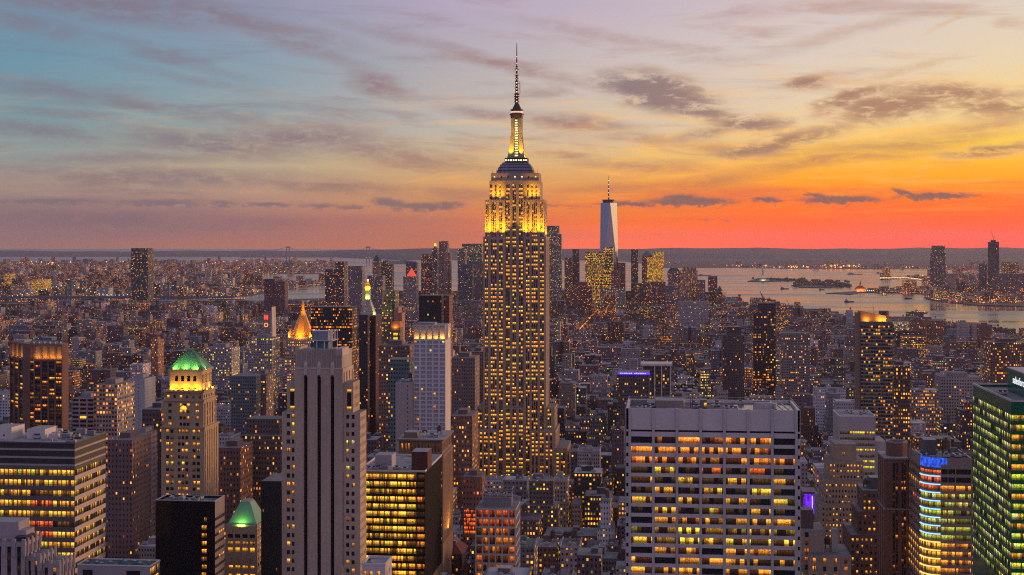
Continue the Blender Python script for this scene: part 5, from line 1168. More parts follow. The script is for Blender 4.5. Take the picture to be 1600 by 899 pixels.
def orange_crown_tower():
    # brick tower set on the diagonal, its crown lit amber behind three panels
    Y = 1080; T = None
    d = dep(60, Y); Z = lambda p: wz(p, d)
    yA, yB, yC = Y+26, Y, Y+6
    pts = [(wx(15,Y+30),Y+30), (wx(36,Y+8),Y+8), (wx(46,Y),Y), (wx(97,Y),Y), (wx(107,Y+22),Y+22), (wx(96,Y+46),Y+46), (wx(28,Y+50),Y+50)]
    T = root('brick_tower', 'chestnut brick office tower with amber lit panels round its crown, set at an angle', OFF, (wx(60,Y+20), Y+20, 2.5))
    z = Z(538); zc = Z(561); zb = Z(690)
    pier = pmat('chestnut_brick', 0)
    F = Fac(.5, .33, .45, .2, 1.1, .8, 171); fh = 6.15/FPX*d
    r = F.r
    def run(P, Q, n, last=False):
        L = math.hypot(Q[0]-P[0], Q[1]-P[1]); D = ((Q[0]-P[0])/L, (Q[1]-P[1])/L)
        if n == 0: F.plain(P, D, L, 2.5, z); return
        F.face(P, D, L, 2.5, zc, even(L, n, .78), floors(zb, zc-1.5, fh, .55), rec=.9, strip=True)
        F.face(P, D, L, zc, z, even(L, n, .78), [(zc+.3, z-1.4)], rec=1.4, pane=False, strip=True)
        for a, b in even(L, n, .78):
            o = 1.4; p = lambda u: (P[0]+D[0]*u-D[1]*o*1.0, P[1]+D[1]*u+D[0]*o)
            pa, pb = p(a), p(b); F.w.quad((pa[0],pa[1],zc+.3),(pb[0],pb[1],zc+.3),(pb[0],pb[1],z-1.4),(pa[0],pa[1],z-1.4), 2)
    run(pts[0], pts[1], 3); run(pts[1], pts[2], 0); 
    seg = lambda f: (pts[2][0]+(pts[3][0]-pts[2][0])*f, pts[2][1])
    run(pts[2], seg(.14), 1); run(seg(.14), seg(1.0), 4); run(pts[3], pts[4], 0); run(pts[4], pts[5], 0); run(pts[5], pts[6], 0); run(pts[6], pts[0], 0)
    F.w.poly([(a,b,z-.5) for a, b in pts], 3)
    F.done([pier, SPAN, TAN, ROOF], T); F.windows(T, 100)
    r2 = [(seg(f)[0], Y-1.2) for f in (.30,.52,.73,.93)]
    am = (1.0,.42,.03)
    for x, y in r2[0:]: lamp('floodlight', (x-1.0, Y-1.6, zc+.2), 520, am, (4.5,.4), (x-1, Y+1.4, zc+7), parent=T)
    for f in (.2,.5,.8):
        x, y = pts[0][0]+(pts[1][0]-pts[0][0])*f, pts[0][1]+(pts[1][1]-pts[0][1])*f
        lamp('floodlight', (x-1.5, y-1.2, zc+.2), 420, am, (2.5,.4), (x+1, y+.8, zc+7), parent=T)
    m = MB(); m.box(wx(22,Y+26), wx(38,Y+26), Y+26, Y+40, z-.5, z+1.2); m.build('roof_bulkhead', ROOFL, T)
    for i in range(6): hvac(T, wx(50+8.5*i,Y+10), Y+10, z-.5, 3.0, 2.4, 1.6)
    foot(pts[0][0], pts[4][0], Y, Y+50); guard(14, 108, 680, Y); mark('amber crowned brick tower', 60, d)
orange_crown_tower()

def white_crown_tower():
    X0, X1, Y0, Y1, z, d = setup(646, 696, 508, 1060, 704)
    T = root('hotel_tower', 'white tower of blue-grey windows with amber floodlit recesses round its top', SKY, ((X0+X1)/2, (Y0+Y1)/2, 2.5))
    F = Fac(.3, .10, .6, .2, 1.0, .6, 181); w = X1-X0; dp = Y1-Y0; fh = 6.75/FPX*d; zc = wz(531, d); zb = wz(690, d)
    bl = pmat('sky_reflection_glazing', (.26,.32,.46), rough=.25, var=.15)  # blue of the reflected sky put into the pane colour
    F.face((X0,Y0), (1,0), w, 2.5, zc, even(w, 5, .72), floors(zb, zc-.4, fh, .66, .18), rec=.4, pane=False)
    rows = floors(zb, zc-.4, fh, .66, .18); cols = even(w, 5, .72); r = F.r
    for a, b in cols:
        for za, zz in rows:
            F.w.quad((X0+a,Y0+.4,za),(X0+b,Y0+.4,za),(X0+b,Y0+.4,zz),(X0+a,Y0+.4,zz), 2)
            mid = (a+b)/2
            for u0, u1 in ((a+.12,mid-.1),(mid+.1,b-.12)):
                if r.random() < .07: F.p.append((((X0+u0,Y0+.36,za),(X0+u1,Y0+.36,za),(X0+u1,Y0+.36,zz),(X0+u0,Y0+.36,zz)), u1-u0, (r.random(), .8, r.choice((.95,.2,.7)), .5)))
            F.w.box(X0+mid-.12, X0+mid+.12, Y0+.2, Y0+.41, za, zz, 0)
    F.face((X0,Y0), (1,0), w, zc, z, cols, [(zc+.2, z-.8)], rec=2.0, pane=False)
    for a, b in cols: F.w.quad((X0+a,Y0+2,zc+.2),(X0+b,Y0+2,zc+.2),(X0+b,Y0+2,z-.8),(X0+a,Y0+2,z-.8), 0)
    F.plain((X1,Y0), (0,1), dp, 2.5, z); F.plain((X1,Y1), (-1,0), w, 2.5, z); F.plain((X0,Y1), (0,-1), dp, 2.5, z); F.w.quad((X0,Y0,z-.6),(X1,Y0,z-.6),(X1,Y1,z-.6),(X0,Y1,z-.6), 3)
    F.done([WHITE, WHITE, bl, ROOFL], T); F.windows(T, 60)
    am = (1.0,.46,.02)
    for i, (a, b) in enumerate(cols): lamp('floodlight', (X0+(a+b)/2, Y0+.5, zc+.5), 260 if i < 4 else 420, am, (2.4,.4), (X0+(a+b)/2, Y0+2, zc+7), parent=T)
    lamp('floodlight', (X1+1.6, Y0+dp*.5, zc+.4), 2600, am, (.6, dp*.8), (X1-.5, Y0+dp*.5, zc+8), parent=T)
    for f in (.1,.35,.6,.85):
        m = MB(); m.box(X1, X1+.8, Y0+dp*f-.6, Y0+dp*f+.6, zc, z); m.build('fin', WHITE, T)
    m = MB(); m.box(X0+2, X0+16, Y0+4, Y0+16, z-.6, z+1.5); m.build('roof_bulkhead', ROOFL, T)
    foot(X0, X1, Y0, Y1); guard(646, 704, 670, Y0); mark('white amber crowned tower', 673, d)
    xa, xb = wx(618, Y0-6), X0-.3; m = MB(); m.col = (.42,.38,.38,.3); zz = wz(597, d)
    T2 = root('apartment_building', 'blank pale grey wall building with small dark windows beside the white crowned tower', 'building', ((xa+xb)/2, Y0+6, 2.5))
    F = Fac(0, .08, .5, .1, .8, .6, 182); F.block(xa, xb, Y0-6, Y0+18, 2.5, zz, dict(cols=[((xb-xa)*.72,(xb-xa)*.78)], rows=floors(wz(690,d), zz-1, fh, .4), rec=.3), None)
    F.done([pmat('pale_grey_brick', (.36,.33,.33), var=.08), pmat('pale_grey_brick', 0), TAN, ROOF], T2); F.windows(T2, 60)
    hvac(T2, (xa+xb)/2, Y0+4, zz, 7, 4, 2); water_tank(T2, xb-4, Y0+10, zz, .7)
    foot(xa, xb, Y0-6, Y0+18); guard(618, 646, 680, Y0-6); mark('blank grey side wall', 632, d)
white_crown_tower()

def gold_pyramid():
    Y = 1820; d = dep(467, Y); Z = lambda p: wz(p, d); X = lambda p, y=Y: wx(p, y)
    T = root('stone_tower', 'stone tower under a steep glowing golden pyramid with a lantern tip', 'tower', (X(467), Y+16, 2.5))
    x0, x1 = X(449), X(487); cx, cy = (x0+x1)/2, Y+17; hw = (x1-x0)/2
    m = MB(); m.col = (.36,.32,.28,.4); m.win = (.35,.5,3,.5); m.box(x0-3, x1+3, Y-2, Y+36, 2.5, Z(540), topcol=(.2,.2,.2,0)); m.win = (.95,.62,3.0,.4); m.box(x0, x1, Y+1, Y+33, Z(540), Z(526), topcol=(.2,.2,.2,0)); m.build('wall', CITY, T)
    m = MB(); zb = Z(525); zt = Z(488)
    m.ring(cx, cy, zb, zt, hw*.92, hw*.17, 8, ph=pi/8); m.build('roof', GOLD, T)
    m = MB(); m.ring(cx, cy, zt, zt+1, hw*.22, hw*.22, 8, ph=pi/8); m.ring(cx, cy, zt+1, Z(478), hw*.14, hw*.12, 8, ph=pi/8); m.ring(cx, cy, Z(478), Z(470), hw*.14, .1, 8, ph=pi/8); m.build('lantern', GOLD, T)
    for sx in (-1,1):
        m = MB(); m.ring(cx+sx*hw*.85, Y+3, Z(526), Z(519), 2.2, 2.0, 8); m.ring(cx+sx*hw*.85, Y+3, Z(519), Z(514), 2.2, .1, 8); m.build('turret', GOLD, T)
    og = (1.0,.33,.01)
    for sx, sy, e in ((-1,0,1),(1,0,1),(0,-1,1.2),(.7,-.7,1),(-.7,-.7,1)):
        px_, py_ = cx+sx*hw*1.35, cy+sy*hw*1.35
        lamp('floodlight', (px_, py_, zb-1), 8000*e, og, (3,3), (cx+sx*2, cy+sy*2, zb+22), parent=T)
    lamp('floodlight', (cx+6, cy-8, zt), 2500, og, (1,1), (cx, cy, zt+9), parent=T)
    foot(x0-3, x1+3, Y-2, Y+36); guard(447, 489, 545, Y); mark('golden pyramid tower', 467, d)
gold_pyramid()

def clock_tower():
    Y = 2000; d = dep(574, Y); Z = lambda p: wz(p, d); X = lambda p, y=Y: wx(p, y)
    T = root('clock_tower', 'slender pale campanile with a lime lit loggia and small golden lantern', 'tower', (X(574), Y+12, 2.5))
    x0, x1 = X(562.5), X(583); cx, cy = (x0+x1)/2, Y+10; w = x1-x0
    m = MB(); m.col = (.40,.40,.36,.2); m.win = (.1,.6,3,.35); m.box(x0, x1, Y, Y+20, 2.5, Z(490), topcol=(.4,.4,.36,0)); m.hip(x0, x1, Y, Y+20, Z(490), Z(467), .34, .34); m.build('wall', CITY, T)
    m = MB(); m.col = (.4,.42,.34,.2); m.box(cx-3.3, cx+3.3, cy-3.3, cy+3.3, Z(467), Z(452), topcol=(.4,.4,.3,0)); m.build('loggia', CITY, T)
    m = MB(); m.ring(cx, cy, Z(452), Z(447), 4.4, 3.8, 8, ph=pi/8); m.ring(cx, cy, Z(447), Z(441), 2.6, 1.6, 8, ph=pi/8); m.ring(cx, cy, Z(441), Z(437.5), 1.7, .2, 8); m.build('lantern', GOLD, T)
    m = MB(); m.ring(cx, cy-.5, Z(440), Z(437), 1.0, 1.0, 8); m.build('beacon_lamp', emat('gold_beacon', (1,.6,.12), 4), T)
    for sx, sy in ((-1,-1),(1,-1)): lamp('floodlight', (cx+sx*4, cy+sy*6, Z(452)), 3000, (1,.42,.02), (1,1), (cx, cy, Z(443)), parent=T)
    lamp('floodlight', (cx, cy-6, Z(468)), 2500, (.6,1,.15), (3,1), (cx, cy-3, Z(455)), parent=T)
    lamp('floodlight', (x1+4, cy-2, Z(497)), 9000, (.7,1,.2), (1,6), (x1-3, cy, Z(480)), parent=T)
    foot(x0, x1, Y, Y+20); guard(562, 584, 500, Y); mark('lime lit campanile', 574, d)
clock_tower()

L_ = (.36,.33,.32); DK = (.05,.05,.06); PG = (.22,.20,.21); RB = (.17,.08,.07); BRN = (.17,.11,.09); TN = (.32,.26,.21); WH = (.45,.43,.42); BLG = (.10,.13,.17); RED2 = (.24,.12,.09)
# middle distance, east half
cityb('office_tower', 'wide black slab with many rows of orange lights behind the golden pyramid', OFF, 486, 550, 480, 1720, 30, (.035,.03,.035), .75, .42, 2.4, .62, 545, words='wide black slab', bulk=False)
cityb('apartment_tower', 'dark maroon slab with a lit reddish edge below the campanile', 'tower', 576, 587, 494, 1500, 30, (.09,.04,.045), .05, .4, 3.2, .4, 615, words='dark maroon slab', bulk=False)
cityb('apartment_tower', 'black glass slab joined to the dark maroon slab', 'tower', 561, 574.5, 492, 1485, 28, (.05,.045,.05), .15, .4, 3.2, .5, 615, bulk=False)
cityb('office_tower', 'black framed slab with an orange lit top and greenish floors', OFF, 597, 611, 473, 2050, 26, (.14,.16,.13), .45, .55, 3.0, .62, 540, words='orange topped black slab', bulk=False, tiers=[(599,617.5,454,8,30)])
T_ = cityb('stone_tower', 'small stone tower with an orange roof and two lime lit windows', 'tower', 611, 625, 512, 1680, 18, (.20,.15,.12), .1, .5, 3, .4, 545, bulk=False)
def gilded_cap(t):
    T, X0, X1, Y0, Y1, z, d = t
    m = MB(); m.hip(X0-.5, X1+.5, Y0-.5, Y1+.5, z, z+7, .7, .6); m.build('roof', pmat('orange_copper', (.5,.20,.06)), T)
    for zz in (wz(523,d), wz(530,d)):
        m = MB(); x = (X0+X1)/2; m.win = (.4, 1.3, .84, .5); m.quad((x-2.6,Y0-.1,zz-2),(x+2.6,Y0-.1,zz-2),(x+2.6,Y0-.1,zz+2),(x-2.6,Y0-.1,zz+2), 0, ((0,0),(2,0),(2,1),(0,1))); m.build('window', GLASS, T)
    lamp('floodlight', ((X0+X1)/2, Y0-3, z), 900, (1,.4,.02), (3,1), ((X0+X1)/2, Y0+5, z+4), parent=T)
gilded_cap(T_)
cityb('apartment_tower', 'peach sunlit slab pair rising behind the orange roofed stone tower', 'tower', 616, 622.5, 481, 1950, 26, (.40,.22,.18), .1, .4, 3.2, .3, 545, words='peach slab pair', bulk=False, tiers=[(621,628,489,3,24)])
cityb('office_tower', 'black tower with pale vertical strips on its top, behind the white crowned tower', OFF, 655, 690, 462, 1450, 26, (.03,.03,.032), .08, .7, 2.2, .8, 505, words='black strip topped tower', bulk=False)
cityb('apartment_tower', 'reddish brick slab against the sunset side of the black strip topped tower', 'tower', 690.3, 702, 462, 1470, 24, (.22,.11,.10), .12, .45, 3, .4, 505, bulk=False)
cityb('office_tower', 'dark blue glass tower with a slanted roof line east of the golden pyramid', OFF, 508, 525, 421, 3700, 40, (.05,.07,.10), .22, .42, 4, .7, 465, words='dark blue slanted tower', bulk=False, tiers=[(524,537.5,409,3,44)])
cityb('apartment_tower', 'tall mauve slab with a lit patch of yellow windows near its top', 'tower', 544, 566, 416, 4000, 40, (.19,.17,.20), .14, .65, 4, .5, 470, words='tall mauve slab', bulk=False)
cityb('apartment_tower', 'grey slab tower with a column of yellow windows beyond the campanile', 'tower', 574, 598, 431, 3600, 36, (.17,.17,.20), .28, .62, 4, .5, 470, words='grey slab tower', bulk=False)
cityb('housing_block', 'reddish brown housing block in two stepped parts by the river', 'apartment block', 413, 429, 436, 4300, 40, (.13,.075,.085), .12, .4, 4, .4, 478, words='stepped reddish housing block', bulk=False, tiers=[(428,445,440,-4,40)])
cityb('glass_tower', 'lone tall dark glass tower standing above the far low city, its edges sparkling', SKY, 205, 231, 388, 5200, 60, (.06,.08,.11), .18, .6, 5, .75, 470, words='lone dark glass tower', bulk=False)
cityb('office_building', 'pale gridded office block with orange and yellow lit bays between two towers', 'office building', 146, 183, 602, 1150, 40, (.35,.34,.34), .75, .40, 3.4, .66, 676, words='pale gridded office block')
cityb('office_building', 'low white striped building tucked beside the pale gridded office block', 'office building', 112, 146, 623, 1180, 30, (.42,.42,.46), .12, .75, 9, .9, 655, words='low white striped building')
cityb('office_building', 'white gabled shed roof building behind the pale gridded office block', 'building', 200, 226, 592, 1320, 30, (.46,.48,.52), .02, .75, 9, .1, 625)
cityb('apartment_tower', 'orange lit slim slab in the middle of the low east side', 'tower', 236, 247, 531, 1750, 22, (.38,.22,.15), .35, .4, 2.2, .5, 570, words='orange slim slab')
cityb('office_building', 'broad brown building with one lit attic of orange windows and lamps on its roof', 'office building', 378, 440, 681, 980, 34, (.12,.09,.085), .35, .45, 2.6, .5, 770, words='lamp roofed brown building', tiers=[(385,437,655,6,20)])
cityb('office_building', 'black unlit slab wedged against the striped skyscraper', 'office building', 408, 439, 752, 700, 24, (.02,.02,.022), .02, .4, 3, .3, 899, words='black unlit slab', bulk=False)
cityb('apartment_tower', 'teal glass tower block with sparse orange windows beyond the green roofed tower', 'tower', 361, 400, 588, 1350, 34, (.11,.15,.18), .10, .35, 3, .6, 660, words='teal glass block', bulk=False)
cityb('apartment_tower', 'mauve slab with a pale lit edge beside the teal glass block', 'tower', 400, 416, 585, 1370, 26, (.24,.19,.19), .4, .6, 3, .5, 660)
cityb('office_building', 'white arcaded building with yellow lit floors far beyond the green roofed tower', 'office building', 318, 362, 544, 2000, 40, (.32,.32,.35), .5, .7, 3.4, .6, 580, words='white arcaded building')
cityb('office_building', 'pale colonnaded building with yellow windows before the red lettered tower', 'office building', 390, 425, 529, 1900, 40, (.33,.32,.33), .45, .7, 3.4, .6, 565)
cityb('apartment_building', 'tall mauve brick apartment house behind the black glass block', 'apartment building', 168, 206, 688, 900, 36, (.20,.13,.12), .10, .35, 3.2, .4, 780, words='tall mauve apartment house')
cityb('apartment_building', 'pale loft building with regular dark windows next to the tall mauve apartment house', 'apartment building', 203, 222, 680, 930, 44, (.36,.31,.32), .05, .35, 3.2, .45, 780)
cityb('apartment_building', 'dark brown apartment tower close against the green roofed stone tower', 'apartment building', 222, 252, 640, 960, 36, (.11,.075,.075), .25, .4, 3.2, .45, 770, words='dark brown apartment tower')
cityb('apartment_building', 'reddish brown apartment house just beyond the green roofed stone tower', 'apartment building', 338, 376, 700, 940, 30, (.19,.10,.08), .3, .45, 3, .5, 770)
cityb('office_tower', 'teal and grey glass tower between the maroon slab and the white crowned tower', OFF, 606, 640, 562, 1180, 26, (.10,.16,.18), .15, .5, 3, .6, 640, words='teal grey glass tower', bulk=False)
cityb('apartment_tower', 'brown brick tower with lit attic in front of the orange topped black slab', 'tower', 592, 640, 540, 1350, 26, (.19,.13,.12), .3, .45, 3, .5, 600, words='brown brick attic tower')
cityb('office_building', 'mauve stone building with yellow lamps under its roof by the white crowned tower', 'office building', 706, 742, 559, 1380, 36, (.24,.19,.19), .08, .6, 3, .4, 640, words='mauve stone building')
cityb('apartment_tower', 'plum brick tower with tight dark windows close to the great stone skyscraper', 'tower', 733, 757, 550, 1450, 40, (.22,.15,.15), .06, .45, 2.4, .5, 650, words='plum brick tower')
cityb('office_building', 'brown loft with square yellow lights beside the lower wing of the great stone skyscraper', 'office building', 704, 738, 650, 1180, 40, (.20,.12,.10), .5, .5, 3, .5, 760, words='yellow lit loft')
# glowing red lift lobby in front of the stone skyscraper
t = cityb('brick_building', 'narrow brick building with a glowing red glazed front below the stone skyscraper', 'building', 723, 753, 745, 960, 20, (.24,.12,.09), .3, .1, 3, .5, 830, words='red glazed building')
def red_front(t):
    T, X0, X1, Y0, Y1, z, d = t
    F = Fac(seed=201)
    w = X1-X0
    for i in range(4):
        for k in range(6):
            a, b = X0+1+(w-2)*i/4, X0+1+(w-2)*(i+.85)/4; za = wz(835,d)+k*2.9; F.p.append((((a,Y0-.1,za),(b,Y0-.1,za),(b,Y0-.1,za+2.4),(a,Y0-.1,za+2.4)), b-a, (F.r.random(), .8, .02+.1*F.r.random(), .8)))
    F.windows(T, 100)
red_front(t)
# middle distance, west half
t = cityb('office_building', 'dark gridded block with a violet light sign along its roof edge', 'office building', 966, 1015, 583, 1400, 34, (.10,.10,.11), .12, .5, 2.6, .55, 640, words='violet signed block', bulk=False)
def violet_sign(t):
    T, X0, X1, Y0, Y1, z, d = t
    m = MB(); m.box(X0, X1, Y0-.6, Y0-.1, z-1.5, z+.8); S = m.build('light_sign', PURL, T); S['_base'] = tuple(T['_base'])
    w = X1-X0
    for k in range(15):
        if k == 7: continue
        m = MB(); x = X0+2+(w-5)*k/15; m.box(x, x+(w-5)/22, Y0-.75, Y0-.62, z-.9, z-.1+.35*((k*5)%3 == 0)); m.build('sign_lettering', PURW, S)
violet_sign(t)
t = cityb('office_building', 'tall windowed hall behind white columns under a pale flat roof', 'office building', 1004, 1049, 572, 1480, 30, (.12,.11,.115), .42, .68, 3.0, .8, 640, words='white columned block', bulk=False)
def columns(t):
    T, X0, X1, Y0, Y1, z, d = t
    m = MB(); m.box(X0-2, X1+1, Y0-2, Y1, z, z+2.2); m.build('roof', WHITE, T)
    for f in (0,.42,.66,.97):
        m = MB(); x = X0+(X1-X0)*f; m.box(x-.6, x+.6, Y0-1.2, Y0-.1, 2.5, z); m.build('column', WHITE, T)
columns(t)
cityb('apartment_tower', 'dark tower with a black flat top and two pale window strips near the grey slab', 'tower', 1129, 1163, 524, 1850, 34, (.09,.075,.085), .14, .4, 3, .5, 600, words='dark flat topped tower', tiers=[(1136,1158,511,8,20)])
cityb('apartment_tower', 'unfinished dark tower with banded balconies and a red crane base on top', 'tower', 1184, 1212, 474, 1950, 34, (.075,.07,.075), .30, .42, 2.8, .75, 610, words='unfinished banded tower', bulk=False, tiers=[(1177,1184,488,-2,34)])
cityb('office_tower', 'tall grey office slab with a blank concrete top beyond the grey slab', OFF, 1221, 1266, 521, 1900, 30, (.22,.21,.225), .28, .5, 3, .6, 600, words='blank topped grey tower', bulk=False)
cityb('office_building', 'dark stepped office block with yellow floors by the river edge', 'office building', 1200, 1228, 475, 3600, 50, (.12,.12,.13), .5, .62, 4, .6, 495, words='dark riverside office block')
def dark_lit_tower():
    Y = 1230; X0, X1, Y0, Y1, z, d = setup(1345, 1395, 498, Y, 1333)
    Y1 = Y0+24
    T = root('apartment_tower', 'tall dark glass apartment tower with an amber floodlit screen wall at its top', SKY, ((X0+X1)/2, Y0+17, 2.5))
    F = Fac(.5, .30, .5, .18, 1.0, .6, 211); w = X1-X0; zz = wz(503, d); fh = 5.55/FPX*d
    F.block(X0, X1, Y0, Y1, 2.5, zz, dict(cols=even(w, 13, .8), rows=floors(wz(690,d), zz-3, fh, .62, .2), rec=.5, span=1), None)
    F.done([pmat('grey_green_metal', (.10,.11,.11), rough=.5), pmat('pale_balcony_edge', (.20,.20,.20), rough=.6), TAN, ROOF], T); F.windows(T, 100)
    m = MB(); m.box(X0-2.0, X0-.05, Y0+1, Y0+24, 2.5, wz(490,d)); m.build('side_slab', pmat('brown_side_panel', (.20,.13,.10), rough=.6), T)
    m = MB(); m.prism([(X0-2,Y0+4.2),(X1-5,Y0+4.2),(X1-5,Y0+5.2),(X0-2,Y0+5.2)], zz, zz+.1, 0)
    m.quad((X0-2,Y0+4,zz),(X1-5,Y0+4,zz),(X1-5,Y0+4,wz(494,d)),(X0-2,Y0+4,wz(485.5,d))); m.quad((X0-2,Y0+5,zz),(X1-5,Y0+5,zz),(X1-5,Y0+5,wz(494,d)),(X0-2,Y0+5,wz(485.5,d)))
    m.quad((X0-2,Y0+4,wz(485.5,d)),(X1-5,Y0+4,wz(494,d)),(X1-5,Y0+5,wz(494,d)),(X0-2,Y0+5,wz(485.5,d))); m.quad((X1-5,Y0+4,zz),(X1-5,Y0+5,zz),(X1-5,Y0+5,wz(494,d)),(X1-5,Y0+4,wz(494,d)))
    m.build('screen_wall', pmat('brown_side_panel', 0), T)
    m = MB(); m.box(X1-9, X1-2, Y0+8, Y0+18, zz, wz(487,d)); m.build('roof_bulkhead', pmat('slate_panel', 0), T)
    for f, e in ((.2,1500),(.62,2000),(.78,1500)): lamp('floodlight', (X0+w*f, Y0+1.2, zz+.4), e, (1,.38,.02), (1.5,.5), (X0+w*f, Y0+4, zz+4), parent=T)
    m = MB(); m.beam((X0+w*.42,Y0+6,zz),(X0+w*.42,Y0+6,wz(480,d)), .15); m.build('rooftop_aerial', DARK, T)
    foot(X0-8, X1, Y0, Y1); guard(1333, 1396, 680, Y0); mark('dark amber topped tower', 1364, d)
dark_lit_tower()
cityb('office_building', 'black topped block with a grid of amber windows beside the dark amber topped tower', 'office building', 1396, 1422, 572, 1350, 30, (.12,.085,.08), .8, .55, 2.8, .55, 640, words='amber gridded block')
cityb('office_building', 'broad brown loft block with yellow windows above the dark green glass tower', 'office building', 1548, 1610, 536, 1900, 40, (.17,.11,.10), .55, .58, 3.4, .55, 590, words='yellow lit brown loft')
cityb('office_building', 'long grey flat block with a pale colonnade beyond the green tower', 'office building', 1470, 1535, 590, 1750, 40, (.30,.28,.30), .06, .5, 4, .6, 610)
# downtown
DT = 'downtown towers seen over the rooftops'
def dt(label, x0, x1, ytop, Y, col, lit=.3, hue=.6, depth=50, bay=6, wf=.6, ybot=470, tiers=None, words=None, name='office_tower', cat=OFF):
    return cityb(name, label, cat, x0, x1, ytop, Y, depth, col, lit, hue, bay, wf, ybot, (.12,.12,.14), words, tiers, False, DT)
V1 = (.13,.13,.17); V2 = (.17,.16,.19); V3 = (.09,.10,.14); V4 = (.14,.09,.10)
t = dt('slim downtown tower topped by a dark green pointed cap', 582, 592, 408, 5300, (.28,.20,.15), .3, .5, words='green capped downtown tower')
m = MB(); T, X0, X1, Y0, Y1, z, d = t; m.hip(X0, X1, Y0, Y1, z, wz(399,d), .15, .15); m.build('roof', pmat('dark_verdigris', (.05,.09,.08)), T)
dt('blocky downtown tower with a band of pale yellow light under its roof', 593, 612, 413, 5350, V3, .25, .7, words='pale banded downtown tower', tiers=[(597,606,407.5,10,30)])
dt('dark squat downtown block above the water beside the red pyramid roof', 634, 651, 410, 5900, V3, .1, .5)
t = dt('grey downtown tower with a glowing red pyramid roof', 630, 650, 432, 4900, (.24,.22,.24), .18, .6, words='red pyramid roofed tower')
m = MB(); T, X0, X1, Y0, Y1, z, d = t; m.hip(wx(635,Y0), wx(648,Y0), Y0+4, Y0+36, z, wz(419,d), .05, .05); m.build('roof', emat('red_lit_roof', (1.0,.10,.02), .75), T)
dt('stepped downtown tower with yellow light low on its crown', 658, 676, 397.5, 5500, V4, .3, .5, words='stepped lit downtown tower')
t = dt('narrow downtown tower ending in a bright yellow beacon', 675, 683, 390, 5450, V1, .2, .6, words='beacon topped downtown tower')
m = MB(); T, X0, X1, Y0, Y1, z, d = t; cx = (X0+X1)/2; m.hip(X0+2, X1-2, Y0+2, Y1-20, z, wz(385,d), .3, .3); m.build('roof', pmat('dark_verdigris', 0), T); m = MB(); m.ring(cx, Y0+14, wz(385,d), wz(380.5,d), 5, 3.5, 8); m.build('beacon_lamp', emat('yellow_beacon', (1,.5,.05), 1.6), T)
dt('left one of two thin twin shafts, its sunset side pink', 686, 691.2, 377, 5250, (.20,.16,.17), .12, .4, 40, name='apartment_tower', cat=SKY)
t = dt('wider one of two thin twin shafts, rippled and pink on its sunset side', 692.5, 699.5, 377, 5250, (.28,.20,.18), .12, .4, 40, name='apartment_tower', cat=SKY, words='thin twin shafts', tiers=[(699,704,395,10,30)])
dt('mauve downtown slab with a pale lit top left corner', 715, 727, 389.5, 5500, V2, .25, .75)
dt('broad glass downtown slab with dense pale lights close to the great stone skyscraper', 722, 753, 381, 5600, (.12,.14,.17), .35, .8, words='broad glass downtown slab')
dt('dark blue downtown slab standing before the broad glass slab', 717, 738, 413, 5200, V3, .10, .7, words='dark blue downtown slab')
dt('grey downtown block half hidden by the great stone skyscraper', 738, 756, 409, 5300, V2, .12, .4)
dt('tall glass downtown tower in steps, its sunset edge burning orange', 854, 873, 353, 5300, (.13,.17,.20), .32, .68, words='stepped glass tower with orange edge', tiers=[(853,876,397,-3,50),(873.2,877,366,2,44)], name='skyscraper', cat=SKY)
dt('mauve downtown block beside the stepped glass tower', 882, 894, 403, 5400, V2, .2, .5)
dt('thin dark downtown tower standing over a gap of bright water', 894.5, 905, 389.5, 5500, V4, .06, .5, words='thin dark downtown tower')
dt('gold windowed wide glass tower in front of the tallest tapered tower', 914, 942, 394, 5300, (.15,.13,.08), .85, .66, words='gold windowed wide tower', wf=.75)
dt('gold lit shoulder tower against the foot of the tapered tower', 943, 958, 386, 5350, (.15,.12,.08), .75, .68, wf=.75)
dt('low reddish block at the foot of the tapered tower', 955, 967, 423, 5250, (.20,.09,.08), .2, .4, name='brick_building', cat='building')
dt('dark plum block just west of the tapered tower', 966, 977, 411, 5400, V4, .15, .5)
dt('tall thin dark glass tower west of the tapered tower', 986, 997, 390, 5500, (.06,.08,.10), .15, .6, words='tall thin dark glass tower')
t = dt('plum downtown tower with a small dark pyramid roof', 1003, 1019, 399.5, 5600, V4, .3, .6)
m = MB(); T, X0, X1, Y0, Y1, z, d = t; m.hip(X0-1, X1+1, Y0, Y1, z, wz(392.5,d), .1, .1); m.build('roof', pmat('blue_slate_roof', (.12,.15,.2)), T)
dt('blazing yellow glass tower with a dark squared top', 1011, 1037, 403, 5400, (.30,.20,.05), 2.0, .66, wf=.85, words='blazing yellow tower', tiers=[(1020,1037,394,6,40)])
t = dt('grey downtown block with a stepped green roof near the water', 1043, 1063, 424, 5200, (.20,.19,.20), .3, .6)
m = MB(); T, X0, X1, Y0, Y1, z, d = t; m.hip(X0+2, X1-2, Y0+4, Y1-4, z, wz(419,d), .6, .6); m.build('roof', pmat('dark_verdigris', 0), T)
dt('tan riverside tower under a dark flat cap', 1063, 1090, 423, 5150, (.30,.22,.18), .4, .5, words='dark capped tan tower', tiers=[(1066,1088,418,6,36)])
dt('small mauve block beside the dark capped tan tower', 1090.5, 1102, 438, 5100, V2, .2, .5)
dt('plum riverside tower at the last corner of the island', 1107, 1121, 432, 4900, V4, .2, .45, words='plum riverside tower')
t = dt('lower plum tower with a little pointed roof at the river edge', 1120.5, 1129, 455, 4850, V4, .2, .45, ybot=475)
m = MB(); T, X0, X1, Y0, Y1, z, d = t; m.hip(X0, X1, Y0, Y1-20, z, wz(447,d), .1, .1); m.build('roof', pmat('dark_verdigris', 0), T)
